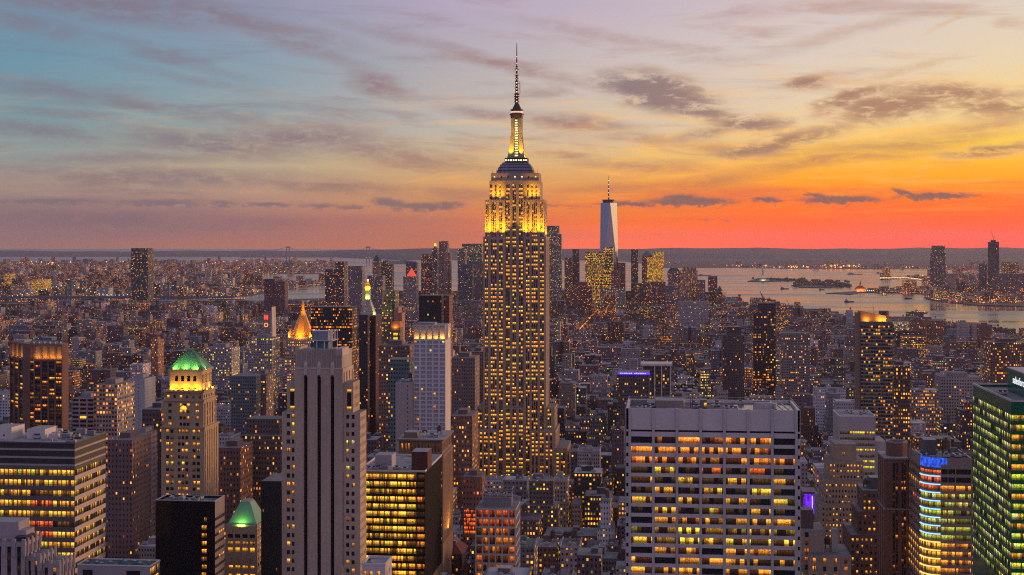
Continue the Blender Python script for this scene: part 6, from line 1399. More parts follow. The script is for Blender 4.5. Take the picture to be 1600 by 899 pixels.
dt('reddish brick housing tower before the gold windowed wide tower', 893, 925, 448, 4700, (.19,.09,.08), .18, .45, ybot=485, words='reddish housing tower', name='brick_building', cat='apartment block', tiers=[(899,918,441,6,26)])
dt('grey slant roofed downtown block with yellow floors', 938, 977, 452, 4600, (.24,.24,.24), .4, .68, ybot=485, words='slant roofed grey block')
dt('brown block with orange windows before the slant roofed grey block', 943, 962, 461, 4300, (.14,.09,.08), .5, .45, ybot=495)
dt('dark plum row of offices before the blazing yellow tower', 990, 1012, 443, 4800, V4, .25, .5)
dt('plum office block below the blazing yellow tower', 1012, 1040, 441, 4700, V4, .25, .5, words='plum office block')
dt('blue grey block below the blazing yellow tower and beside the tan tower', 1040, 1062, 447, 4600, V2, .2, .5)
dt('low wide pale roof building by the river with a grey terrace', 1060, 1107, 472, 4000, (.34,.33,.36), .1, .6, ybot=490, name='office_building', cat='building')
def tapered():
    Y = 5500; d = dep(951, Y); Z = lambda p: wz(p, d); X = lambda p: wx(p, Y)
    T = root('skyscraper', 'tapered prism skyscraper with a white sunset flank and a spire, tallest downtown', SKY, (X(951), Y+30, 2.5), DT)
    x0, x1 = X(937.5), X(964); w = x1-x0; cx = (x0+x1)/2; cy = Y+w/2; z0, z1 = Z(440), Z(317); h = w/2
    base = [(cx-h,cy-h),(cx+h,cy-h),(cx+h,cy+h),(cx-h,cy+h)]
    a = radd = h*.98; t8 = [(cx,cy-a),(cx+a,cy),(cx,cy+a),(cx-a,cy)]
    # antiprism turned a little so one flank takes the sunset
    def rot(p, g): return (cx+(p[0]-cx)*cos(g)-(p[1]-cy)*sin(g), cy+(p[0]-cx)*sin(g)+(p[1]-cy)*cos(g))
    g = R(12); B = [rot(p, g) for p in base]; Tt = [rot(p, g) for p in t8]
    m = MB(); m.col = (.10,.13,.19,.5); m.win = (.22,.75,6,.8); m.box(x0, x1, Y, Y+w, 2.5, z0, topcol=(.1,.1,.12,0))
    gl = pmat('silver_blue_glass', (.36,.37,.38), rough=.2, metal=.95, var=.08, streak=False)
    for i in range(4):
        j = (i+1) % 4
        A_, B_, C_ = (*B[i],z0), (*B[j],z0), (*Tt[i],z1)
        m.col = (.10,.13,.19,.5); k = len(m.v); m.v += [A_, B_, C_]; m.f.append((k,k+1,k+2)); m.mi.append(1); m.uv += [(0,z0),(w,z0),(w/2,z1)]; m.bc.append(m.col); m.wn.append(m.win)
        A_, B_, C_ = (*Tt[i],z1), (*B[j],z0), (*Tt[j],z1)
        k = len(m.v); m.v += [A_, B_, C_]; m.f.append((k,k+1,k+2)); m.mi.append(1); m.uv += [(0,z1),(w/2,z0),(w,z1)]; m.bc.append(m.col); m.wn.append(m.win)
    m.win = (0,0,0,0); m.poly([(*p, z1) for p in Tt], 1)
    m.build('wall', [CITY, gl], T)
    m = MB(); m.ring(cx, cy, z1, z1+10, h*.72, h*.72, 20); m.ring(cx, cy, z1+10, z1+13, h*.8, h*.8, 20); m.build('crown_ring', DARK, T)
    m = MB(); zs = z1+13; zt = Z(274); m.ring(cx, cy, zs, zs+(zt-zs)*.5, 3.4, 2.2, 8); m.ring(cx, cy, zs+(zt-zs)*.5, zt, 2.2, .6, 8); m.build('spire', DARK, T)
    for i in range(5): m = MB(); m.ring(cx, cy-3.0, zs+(zt-zs)*(.1+.17*i), zs+(zt-zs)*(.13+.17*i), 1.4, 1.4, 6); m.build('spire_lamp', emat('warm_white_lamp', 0, 0), T)
    foot(x0, x1, Y, Y+w); guard(938, 964, 440, Y); mark('tapered prism skyscraper', 951, d)
tapered()
# across the river
JC = 'towers across the river'
def jc(label, x0, x1, ytop, d, col, lit=.2, hue=.6, name='office_tower', cat=OFF, words=None, tiers=()):
    xa, ya = AT(x0, d); xb, yb = AT(x1, d)
    T = root(name, label, cat, ((xa+xb)/2, ya+20, 3.0), JC)
    def pl(a, b, dd0, dd1): return [AT(a,dd0), AT(b,dd0), AT(b,dd1), AT(a,dd1)]
    m = MB(); rn = RNG.random(); m.col = tuple(col)+(rn,); m.win = (lit*.4, hue, 3.4, .55)
    m.prism(pl(x0,x1,d,d+50), 3, wz(ytop,d), 0, topcol=(.1,.1,.12,0))
    for a, b, yt, o in tiers: m.prism(pl(a,b,d+o,d+o+40), 3, wz(yt,d), 0, topcol=(.1,.1,.12,0))
    m.build('wall', CITY, T)
    foot(xa, xb, ya, ya+60)
    if words: mark(words, (x0+x1)/2, d)
    return T
jc('broad dark glass tower across the river with a dark squared crown', 1453, 1477.5, 396, 6900, (.13,.14,.15), .35, .6, 'glass_tower', SKY, 'broad tower across the river', [(1455.5,1476.5,384,6)])
jc('tallest slim dark tower across the river with a crane on top', 1543.5, 1561, 378, 6800, (.09,.07,.08), .06, .5, 'apartment_tower', SKY, 'slim crane topped tower', [(1548,1556,375,8)])
jc('low dark glass tower east of the slim crane topped tower across the river', 1529, 1542, 412, 6700, (.10,.11,.13), .15)
jc('wide low office block at the water line below the broad tower across the river', 1456, 1486, 454, 6400, (.15,.15,.14), .5, .8, 'office_building', 'building')
jc('yellow lit wide tower at the edge of the photo across the river', 1565, 1592, 410, 6900, (.12,.12,.12), .7, .6)
jc('broad low grey block across the river behind the slim crane topped tower', 1549, 1600, 428, 6600, (.13,.12,.14), .3, .5)
jc('small pale lit faced block beside the broad tower across the river', 1478, 1494, 428, 7200, (.40,.32,.30), .1, .6, 'office_building', 'building')
jc('second pale faced small block across the river, further west', 1507, 1513, 430, 7300, (.40,.32,.30), .05, .6, 'office_building', 'building')
jc('dark plum riverside block across the river', 1494, 1508, 440, 6900, (.10,.08,.10), .2, .5)
jc('wide dark riverside block with orange lights across the river', 1508, 1529, 446, 6600, (.10,.09,.10), .35, .45)
jc('long low pier building across the river with a pale roof', 1532, 1600, 466, 6250, (.26,.26,.28), .2, .6, 'pier_shed', 'building')
jc('blue grey low block across the river between the two tall towers', 1496, 1528, 459, 6350, (.16,.16,.19), .45, .62)
def accents():
    # lit landmark bits in the distance
    T, X0, X1, Y0, Y1, z, d = cityb('office_tower', 'grey tower with a red lit sign and an orange ring near its roof', OFF, 411, 424, 488, 2150, 22, (.30,.28,.29), .12, .5, 3, .4, 540, words='red lettered tower', bulk=False)
    for zz, hh in ((wz(496.5,d), 7.0),):
        for i in range(3): m = MB(); x = X0+2+2.4*i; m.box(x, x+1.2, Y0-.5, Y0-.1, zz-3, zz+hh-3); m.build('sign_bar', REDL, T)
        m = MB(); m.box(X0+2, X0+8, Y0-.55, Y0-.1, zz-.4, zz+.8); m.build('sign_bar', REDL, T)
    m = MB(); cx, cz = X0+5, wz(508, d)
    for k in range(16):
        a, b = 2*pi*k/16, 2*pi*(k+1)/16; m.beam((cx+2.8*cos(a),Y0-.4,cz+2.8*sin(a)), (cx+2.8*cos(b),Y0-.4,cz+2.8*sin(b)), .45)
    m.build('ring_lamp', emat('orange_ring', (1,.25,.06), 2.0), T)
    m = MB(); m.prism([(X1-.05,Y0),(X1+4,Y0+1),(X1+4,Y1),(X1-.05,Y1)], 2.5, wz(480,d), 0, None, True, [(X1-.05,Y0),(X1+.6,Y0+1),(X1+.6,Y1),(X1-.05,Y1)]); m.build('sunlit_edge', pmat('sun_painted_edge', (.5,.44,.38)), T)  # pale wedge: sunlight on the west side painted as its colour
    cityb('office_building', 'far yellow lit office building standing low in the hazy east', 'office building', 48, 71, 437, 6300, 60, (.20,.16,.08), 2.0, .66, 6, .8, 460, bulk=False, group='bright buildings of the far shore')
    cityb('office_building', 'smaller yellow lit building at the photo edge in the hazy east', 'office building', 6, 16, 428, 7000, 60, (.18,.15,.08), 1.6, .66, 6, .8, 450, bulk=False, group='bright buildings of the far shore')
    for px0, px1, py, dd, lab, mi in ((355,402,457.5,7200,'long pier shed with a greenish yellow strip of lamps by the east river','street_white'), (326,382,468.5,6300,'long low shed with an amber strip of lamps by the east river','street_amber')):
        xa, ya = AT(px0, dd); xb, yb = AT(px1, dd); T = root('pier_shed', lab, 'shed', ((xa+xb)/2, ya, 3)); z = wz(py, dd)
        zt = max(z, 14); m = MB(); m.col = (.2,.2,.2,.3); m.win = (0,0,3,0); m.prism([(xa,ya),(xb,yb),(xb,yb+40),(xa,ya+40)], 2, zt); m.build('wall', CITY, T)
        for k in range(24):
            f = k/23; x, y = xa+(xb-xa)*f, ya+(yb-ya)*f; m = MB(); m.box(x-1.6, x+1.6, y-.8, y-.1, zt-4.5, zt-2.5); m.build('shed_lamp', emat(mi, 0, 0), T)
    cityb('office_building', 'low white lit pier hall on the near river bank beside the dark amber topped tower', 'building', 1396, 1428, 503.5, 3700, 40, (.25,.27,.24), 1.2, .85, 4, .7, 512, bulk=False, words='white pier hall')
    cityb('apartment_building', 'pair of pale white slabs on the near river bank beyond the green tower', 'apartment building', 1500, 1515, 504, 3300, 36, (.42,.38,.37), .1, .5, 4, .4, 522, tiers=[(1518,1531,505,4,36)], words='pale white slab pair')
    cityb('apartment_building', 'reddish riverside apartment house next to the pale white slab pair', 'apartment building', 1532, 1550, 508, 3250, 36, (.22,.11,.10), .15, .45, 4, .4, 528)
    cityb('apartment_building', 'brown riverside block with orange windows beyond the dark amber topped tower', 'apartment building', 1425, 1447, 500, 3400, 36, (.22,.13,.10), .3, .42, 4, .45, 518, tiers=[(1452,1474,501,6,36)])
accents()
# ------------------------------------------------------------------ the ordinary city: blocks of lots between avenues and streets
AVES = [-3260,-3020,-2780,-2540,-2300,-2060,-1820,-1600,-1400,-1200,-1000,-800,-640,-500,-360,-222,66,340,615,890,1075]
def inland(x, y, poly=MANH):
    c = False; n = len(poly); j = n-1
    for i in range(n):
        xi, yi = poly[i]; xj, yj = poly[j]
        if (yi > y) != (yj > y) and x < (xj-xi)*(y-yi)/(yj-yi)+xi: c = not c
        j = i
    return c
PAL = [('red brick', (.17,.085,.07), 3), ('brown brick', (.14,.10,.085), 5), ('tan', (.30,.24,.19), 4), ('grey', (.20,.195,.20), 4), ('pale stone', (.38,.34,.32), 3), ('white', (.46,.44,.44), 1.6), ('dark', (.07,.065,.07), 3), ('blue grey', (.13,.15,.18), 2), ('plum', (.17,.11,.12), 4)]
def height(x, y, r):
    u = r.random()
    if y < 1150: h = 30+35*r.random() if u < .8 else 70+25*r.random()
    elif y < 1750: h = 28+34*r.random() if u < .78 else 62+32*r.random()
    elif y < 2600: h = 18+28*r.random() if u < .84 else 46+30*r.random()
    elif y < 4400: h = 13+14*r.random() if u < .84 else (28+20*r.random() if u < .975 else 50+22*r.random())
    else:
        dt = max(0, 1-abs(x+330)/900)
        h = 14+14*r.random()+dt*(20+45*r.random()) + (25*r.random() if u > .88 else 0)
    if x < -900 and y > 1700: h = 14+10*r.random() if u < .74 else 38+22*r.random()
    if x > 600: h = h*.8
    return h
def gen_lots():
    r = random.Random(2024); lots = []
    y = 600.0
    ypitch = 80.0
    feet = FOOTS
    while y < 6300:
        y0, y1 = y+9, y+ypitch-9
        av = AVES if y < 1650 else [q for q in AVES if q != 66]
        for a, b in zip(av[:-1], av[1:]):
            xa, xb = a+14, b-14
            # outside the view (with room for a side step)?
            ps = [proj(xx, yy, 0)[0] for xx in (xa, xb) for yy in (y0, y1)]
            if max(ps) < -220 or min(ps) > 1820: continue
            ym = (y0+y1)/2
            rows_ = ((y0, ym-1.5), (ym+1.5, y1))
            for ya, yb in rows_:
                x = xa
                while x < xb-6:
                    big = 1.0 if y < 2600 else 1.35 if y < 4200 else 1.7
                    w = min(xb-x, (12+r.random()**1.6*30)*big)
                    if xb-(x+w) < 9: w = xb-x
                    h = height((x+x+w)/2, ya, r)
                    dp = (yb-ya)*(1.0 if r.random() < .6 else .75+.2*r.random())
                    yo = 0.0
                    L = (x+.3, x+w-.3, ya, ya+dp, h, r.random())
                    x += w
                    cx, cy = (L[0]+L[1])/2, (L[2]+L[3])/2
                    if not inland(cx, cy) or not inland(L[0], L[3]) or not inland(L[1], L[3]): continue
                    if any(L[0] < f[1] and L[1] > f[0] and L[2] < f[3] and L[3] > f[2] for f in feet): continue
                    # parks and squares
                    if (-190 < cx < -60 and 1890 < cy < 2010) or (-520 < cx < -380 and 3000 < cy < 3150) or (-760 < cx < -660 and 2560 < cy < 2700): continue
                    lots.append(L)
        y += ypitch
    return lots
LOTS = gen_lots()
def clamp_lots(lots):
    out = []
    for x0, x1, y0, y1, h, q in lots:
        pts = [proj(xx, yy, 0) for xx in (x0,x1) for yy in (y0,y1)]
        pa, pb = min(p[0] for p in pts), max(p[0] for p in pts); d = pts[0][2]
        hm = h
        for g0, g1, yb, Yg in GUARD:
            if y0 < Yg and pb > g0 and pa < g1:
                hm = min(hm, CAMZ+(HZ-yb)/FPX*(d*1.0))
        # keep the skyline of the ordinary city as low as the photo's
        lim = 640 if d < 1250 else 600 if d < 1500 else 560 if d < 2000 else 515 if d < 2600 else 478 if d < 3600 else 455
        if d > 4400 and pa < 560: lim = 470
        hm = min(hm, CAMZ+(HZ-lim)/FPX*d)
        if d < 980: hm = min(hm, CAMZ+(HZ-855)/FPX*d)
        if hm < 6: continue
        out.append((x0, x1, y0, y1, hm, q))
    return out
LOTS = clamp_lots(LOTS)
# which of them show largest: a small depth picture of all boxes
def visibility(lots):
    Wd, Hd = 800, 450; zb = np.full((Hd, Wd), 1e9, np.float32); idb = np.full((Hd, Wd), -1, np.int32)
    def quad(P, i):
        xs = [p[0]/2 for p in P]; ys = [p[1]/2 for p in P]
        x0, x1 = max(0, int(min(xs))), min(Wd-1, int(max(xs))+1); y0, y1 = max(0, int(min(ys))), min(Hd-1, int(max(ys))+1)
        if x1 <= x0 or y1 <= y0: return
        gy, gx = np.mgrid[y0:y1+1, x0:x1+1]; gx = gx+.5; gy = gy+.5
        ins = np.ones(gx.shape, bool); s = 0
        n = len(P); ar = sum(xs[k]*ys[(k+1) % n]-xs[(k+1) % n]*ys[k] for k in range(n)); sg = 1 if ar > 0 else -1
        for k in range(n):
            j = (k+1) % n
            ins &= sg*((xs[j]-xs[k])*(gy-ys[k])-(ys[j]-ys[k])*(gx-xs[k])) >= 0
        d = min(p[2] for p in P)
        zz = zb[y0:y1+1, x0:x1+1]; ii = idb[y0:y1+1, x0:x1+1]
        w = ins & (d < zz); zz[w] = d; ii[w] = i
    def box(x0, x1, y0, y1, h, i):
        F = lambda *c: quad([proj(*p) for p in c], i)
        F((x0,y0,0),(x1,y0,0),(x1,y0,h),(x0,y0,h)); F((x0,y0,h),(x1,y0,h),(x1,y1,h),(x0,y1,h))
        if x1 < 0: F((x1,y0,0),(x1,y1,0),(x1,y1,h),(x1,y0,h))
        elif x0 > 0: F((x0,y0,0),(x0,y1,0),(x0,y1,h),(x0,y0,h))
    for i, L in enumerate(lots): box(*L[:5], i)
    # the named buildings hide what stands behind them
    for o in list(COL.objects):
        if o.type == 'MESH' and o.name.split('.')[0] in ('wall', 'core') and o.parent:
            b = o.parent['_base']; bb = o.bound_box
            xs = [c[0]+b[0] for c in bb]; ys = [c[1]+b[1] for c in bb]; zs = [c[2]+b[2] for c in bb]
            box(min(xs), max(xs), min(ys), max(ys), max(zs), -2)
    u, n = np.unique(idb, return_counts=True)
    return {int(a): int(b) for a, b in zip(u, n) if a >= 0}
VIS = visibility(LOTS)
def lot_spec(L, k):
    x0, x1, y0, y1, h, q = L
    r = random.Random(int(q*1e9)); 
    name, col, _ = r.choices(PAL, [p[2] for p in PAL])[0]
    if (y0+y1)/2 > 2600 and r.random() < .5: name, col, _ = r.choice([PAL[0], PAL[1], PAL[8], PAL[2]])
    j = .75+.5*r.random(); col = (col[0]*j*.88, col[1]*j*.95, col[2]*j*1.12)
    tall = h > 48
    u = r.random()
    lit = (.03+.10*r.random()) if u < .66 else (.14+.2*r.random()) if u < .92 else (.4+.4*r.random())
    lit *= 2.0 if y0 < 1500 else 1.45
    hue = min(1, max(0, r.gauss(.55, .13)))
    bay = 1.9+1.3*r.random(); wf = .34+.2*r.random()
    v = r.random()
    roof = (.10,.10,.11) if v < .3 else (.2,.2,.215) if v < .75 else (.36,.36,.39) if v < .95 else (.10,.15,.12)
    shape = 'box'
    if h > 40 and r.random() < .5: shape = 'setback'
    elif x1-x0 > 24 and r.random() < .3: shape = 'court'
    feats = []
    if r.random() < .45 and h < 95: feats.append('tank')
    if r.random() < .75: feats.append('bulkhead')
    for _ in range(3):
        if r.random() < (.6 if y0 < 1800 else .25): feats.append('hvac')
    if y0 < 1800 and r.random() < .4: feats.append('bulkhead')
    return dict(cname=name, col=col+(r.random(),), win=(lit, hue, bay, wf), roof=roof+(0.0,), shape=shape, feats=feats, r=r, lit=lit, tall=tall)
def lot_body(m, L, S):
    x0, x1, y0, y1, h, q = L; r = S['r']; m.col = S['col']; m.win = S['win']; w, dp = x1-x0, y1-y0
    if S['shape'] == 'setback':
        f = .55+.25*r.random(); s1 = 2+r.random()*3
        m.box(x0, x1, y0, y1, 2.5, h*f, 0, topcol=S['roof']); m.box(x0+min(s1,w*.2), x1-min(s1,w*.2), y0+s1*.8, y1-1, h*f, h, 0, topcol=S['roof'])
    elif S['shape'] == 'court':
        cw = w*.26; cx = x0+w*(.4+.2*r.random()); cd = dp*.45
        m.prism([(x0,y0),(cx-cw/2,y0),(cx-cw/2,y0+cd),(cx+cw/2,y0+cd),(cx+cw/2,y0),(x1,y0),(x1,y1),(x0,y1)], 2.5, h, 0, topcol=S['roof'])
    else: m.box(x0, x1, y0, y1, 2.5, h, 0, topcol=S['roof'])
    # parapet wall round the roof edge
    if w > 8:
        m.win = (0,0,0,0); t = .45; hh = .9
        i0, i1, j0, j1 = (x0+min(3,w*.2) if S['shape'] == 'setback' else x0), (x1-min(3,w*.2) if S['shape'] == 'setback' else x1), y0, y1
        if S['shape'] == 'box':
            c = tuple(min(1, v*1.15) for v in S['col'][:3])+(S['col'][3],); m.col = c
            m.box(i0-.2, i1+.2, j0-.2, j0+t, h-.6, h+hh); m.box(i0-.2, i0+t, j0+t, j1, h-.6, h+hh); m.box(i1-t, i1+.2, j0+t, j1, h-.6, h+hh)
    return m
def lot_feats(L, S, add):
    x0, x1, y0, y1, h, q = L; r = S['r']; w, dp = x1-x0, y1-y0
    for f in S['feats']:
        if f == 'bulkhead':
            m = add('roof_bulkhead'); m.col = tuple(v*(.8+.5*r.random()) for v in S['col'][:3])+(.5,); m.win = (0,0,0,0); a = x0+w*(.2+.35*r.random()); b = a+min(w*.3, 4+5*r.random()); c = y0+dp*(.3+.3*r.random())
            m.box(a, b, c, min(y1-.6, c+4+4*r.random()), h, h+2.6+2.4*r.random(), 0, topcol=S['roof'])
        elif f == 'tank':
            m = add('water_tank'); m.col = (.11,.07,.05,.1); m.win = (0,0,0,0); a = x0+w*(.55+.25*r.random()); c = y0+dp*(.35+.4*r.random()); s = .8+.3*r.random()
            for sx in (-1,1):
                for sy in (-1,1): m.beam((a+sx*1.3*s,c+sy*1.3*s,h), (a+sx*1.3*s,c+sy*1.3*s,h+3.2*s), .2)
            m.ring(a, c, h+3.2*s, h+7*s, 2.0*s, 1.9*s, 9); m.col = (.07,.06,.06,.1); m.ring(a, c, h+7*s, h+8.6*s, 2.2*s, .1, 9)
        else:
            m = add('cooling_unit'); m.win = (0,0,0,0); m.col = (.34,.35,.37,.2); a = x0+w*(.15+.5*r.random()); c = y0+dp*(.12+.2*r.random()); l = min(w*.25, 2+2.5*r.random())
            m.box(a, a+l, c, c+1.8, h+.3, h+1.9); m.ring(a+l/2, c+.9, h+1.9, h+2.4, .7, .7, 8)
NTH = ['first','second','third','fourth','fifth','sixth','seventh','eighth','ninth','tenth','eleventh','twelfth']
def city():
    order = sorted(VIS, key=lambda i: -VIS[i]); solo = order[:300]
    ss = set(solo); infos = []
    for i in solo:
        L = LOTS[i]; S = lot_spec(L, i)
        px, py, d = proj((L[0]+L[1])/2, L[2], L[4])
        # nearest named neighbours either side
        best = sorted(LAND, key=lambda t: abs(t[1]-px)+abs(math.log(max(d,1)/t[2]))*260)
        a = best[0]
        rel = 'in front of' if d < a[2]*.86 else 'beyond' if d > a[2]*1.16 else 'beside'
        b = next((t for t in best[1:] if (t[1]-px)*(a[1]-px) < 0), None)
        form = 'tower' if L[4] > 60 else 'stepped block' if S['shape'] == 'setback' else 'notched block' if S['shape'] == 'court' else 'low building' if L[4] < 24 else 'flat roofed block'
        infos.append(dict(i=i, L=L, S=S, px=px, py=py, d=d, a=a, b=b, rel=rel, form=form))
    def text(I, lev):
        S = I['S']; w = I['L'][1]-I['L'][0]
        size = ('slim ' if w < 15 else 'broad ' if w > 34 else '') if lev >= 2 else ''
        t = f"{size}{S['cname']} {I['form']}"
        if lev >= 1:
            if 'tank' in S['feats']: t += ' with water tank'
            elif S['lit'] > .3: t += ' full of lit windows'
            elif S['lit'] < .06: t += ' nearly unlit'
        t += f" {I['rel']} the {I['a'][0]}"
        if lev >= 3 and I['b']:
            t2 = t+f", towards the {I['b'][0]}"
            if len(t2.split()) <= 16: t = t2
            else: t = f"{size}{S['cname']} {I['form']} {I['rel']} the {I['a'][0]}, towards the {I['b'][0]}"
        return ' '.join(t.split()[:16])
    for I in infos: I['t'] = text(I, 1)
    def dups():
        g = {}
        for I in infos: g.setdefault(I['t'], []).append(I)
        return [v for v in g.values() if len(v) > 1]
    for lev in (2, 3):
        for v in dups():
            for I in v: I['t'] = text(I, lev)
    NUM = ['', 'one', 'two', 'three', 'four', 'five', 'six', 'seven', 'eight', 'nine', 'ten']
    for v in dups():
        v.sort(key=lambda I: I['d'])
        for n, I in enumerate(v):
            o_ = ('nearer', 'farther')[n] if len(v) == 2 else NTH[n]
            pre = f"{o_} of {NUM[len(v)]}: " if len(v) == 2 else f"{o_} of {NUM[len(v)]} in depth: "
            body = I['t'] if len((pre+I['t']).split()) <= 16 else text(I, 2)
            I['t'] = ' '.join((pre+body).split()[:16])
    for v in dups():
        v.sort(key=lambda I: I['px'])
        for n, I in enumerate(v): I['t'] = f"{NTH[n]} counted towards the sunset: {text(I, 0)}"
    for I in infos:
        L, S = I['L'], I['S']; base = ((L[0]+L[1])/2, (L[2]+L[3])/2, 2.5)
        nm = 'apartment_tower' if I['form'] == 'tower' else 'brick_building' if 'brick' in S['cname'] else 'city_building'
        cat = 'tower' if I['form'] == 'tower' else 'building'
        big = VIS[I['i']] > 40
        if big:
            T = root(nm, ' '.join(I['t'].split()[:16]), cat, base, 'ordinary buildings filling the blocks')
            m = lot_body(MB(), L, S); m.build('wall', CITY, T)
            parts = []
            lot_feats(L, S, lambda n: parts.append((n, MB())) or parts[-1][1])
            for n, pm in parts: pm.build(n, CITY, T)
        else:
            m = lot_body(MB(), L, S); lot_feats(L, S, lambda n: m)
            o = m.build(nm, CITY, None, base); tag(o, ' '.join(I['t'].split()[:16]), cat, 'ordinary buildings filling the blocks')
    m = MB()
    for i, L in enumerate(LOTS):
        if i in ss: continue
        S = lot_spec(L, i); d = proj(L[0], L[2], 0)[2]
        lot_body(m, L, S)
        if d < 4500: lot_feats(L, S, lambda n: m)
    o = m.build('distant_buildings', CITY); tag(o, 'the mass of low city buildings with scattered lights filling the island', 'buildings', kind='stuff')
    print('LOTS', len(LOTS), 'visible', len(VIS), 'last solo px', VIS[solo[-1]], 'big', sum(1 for i in solo if VIS[i] > 40))
city()
# ------------------------------------------------------------------ far shores: low buildings, lights, bridges, islands, boats
def far_city():
    r = random.Random(77); m = MB()
    def add(px, py, big=False, lit=.2):
        x, y = G(px, py); d = proj(x, y, 0)[2]
        h = 8+14*r.random() if r.random() < .9 else 25+35*r.random()
        if big: h = 30+50*r.random()
        w = 18+40*r.random(); l = 18+40*r.random()
        c = r.choice(PAL)[1]; m.col = tuple(v*(.7+.5*r.random()) for v in c)+(r.random(),); m.win = (lit*(.3+1.5*r.random()), min(1, max(0, r.gauss(.5,.15))), 4.5, .6)
        if CAMZ-(py-HZ)/FPX*d > 400: return
        m.box(x-w/2, x+w/2, y-l/2, y+l/2, 2, 3+h, 0, topcol=(.14,.14,.16,0))
    for _ in range(5200):
        px = r.uniform(-160, 560); py = 409+64*r.random()**1.25
        x, y = G(px, py)
        if inland(x, y, BKLN): add(px, py, r.random() < .03)
    for _ in range(1500):
        px = r.uniform(1360, 1760); py = 424+50*r.random()
        x, y = G(px, py)
        if inland(x, y, NJ): add(px, py, r.random() < .05, .3)
    for _ in range(1100):
        px = r.uniform(1030, 1720); py = 409+15*r.random()**.6
        x, y = G(px, py)
        if inland(x, y, BAY): add(px, py)
    o = m.build('distant_buildings', CITY); tag(o, 'low far boroughs scattered with lights beyond the rivers', 'buildings', kind='stuff')
    m = MB(); warm = []
    def spot(x, y, z, s, mi): m.ring(x, y, z-s*.5, z, s*.2, s*.6, 5, mi, top=False); m.ring(x, y, z, z+s*.5, s*.6, s*.1, 5, mi)
    def dots(n, a, b, c, e, poly, s=4.0, gam=1.0, z=14):
        for _ in range(n):
            px = r.uniform(a, b); py = c+(e-c)*r.random()**gam
            x, y = G(px, py)
            if poly and not inland(x, y, poly): continue
            d = proj(x, y, 0)[2]; spot(x, y, z*(.6+r.random()), s*(.5+r.random())*d/9000, r.choices((0,1,2,3), (5,3,.25,.4))[0])
    dots(900, -100, 560, 404, 470, BKLN, 4.0, 1.1)
    dots(60, 0, 450, 409, 414, BKLN, 5.0)
    dots(160, 1228, 1345, 413, 420, BAY, 6.0); dots(150, 1040, 1600, 411, 421, BAY, 5.0); dots(80, 1040, 1240, 415.5, 419.5, BAY, 5)
    dots(160, 1430, 1640, 424, 478, NJ, 4.0); dots(60, 1440, 1600, 472, 479, NJ, 4.0)
    for i in range(46):                              # the curved causeway of lamps and the terminal pier
        f = i/45; px = 1376+66*f; py = 437.0+ (0 if f < .6 else (f-.6)**1.6*14); x, y = G(px, py); spot(x, y, 12, 5, 0 if i % 3 else 2)
    for i in range(30): x, y = G(1352+3.1*i, 457.2-.1*i); spot(x, y, 9, 4, 2 if i % 4 else 0)
    for px in (450, 456, 572, 578): x, y = AT(px, 19400); spot(x, y, 60, 8, 1)
    # Manhattan's own street lamps
    for a in AVES:
        if a < -2300: continue
        for k in range(150):
            y = 1120+k*30+6*r.random()
            if not inland(a, y) or (a == 66 and y > 1600): continue
            for s in (-9, 9):
                if r.random() < .7: spot(a+s, y, 9, 2.0 if y < 2500 else 2.2, 1 if r.random() < .8 else 0)
    for k in range(64):
        y = 1080+80*k
        for q in range(60):
            x = -2400+q*58+10*r.random()
            if inland(x, y) and r.random() < .45: spot(x, y+r.choice((-5,5)), 8, 2.0 if y < 2500 else 2.2, 1 if r.random() < .75 else 0)
    o = m.build('city_lights', [emat('street_amber', (1.0,.40,.05), 2.0), emat('street_orange', (1.0,.24,.03), 1.6), emat('street_white', (.85,.95,.75), 1.6), emat('street_red', (1,.06,.03), 1.5)])
    tag(o, 'tiny street and pier lamps sprinkled over streets and far shores', 'lights', kind='stuff')
far_city()

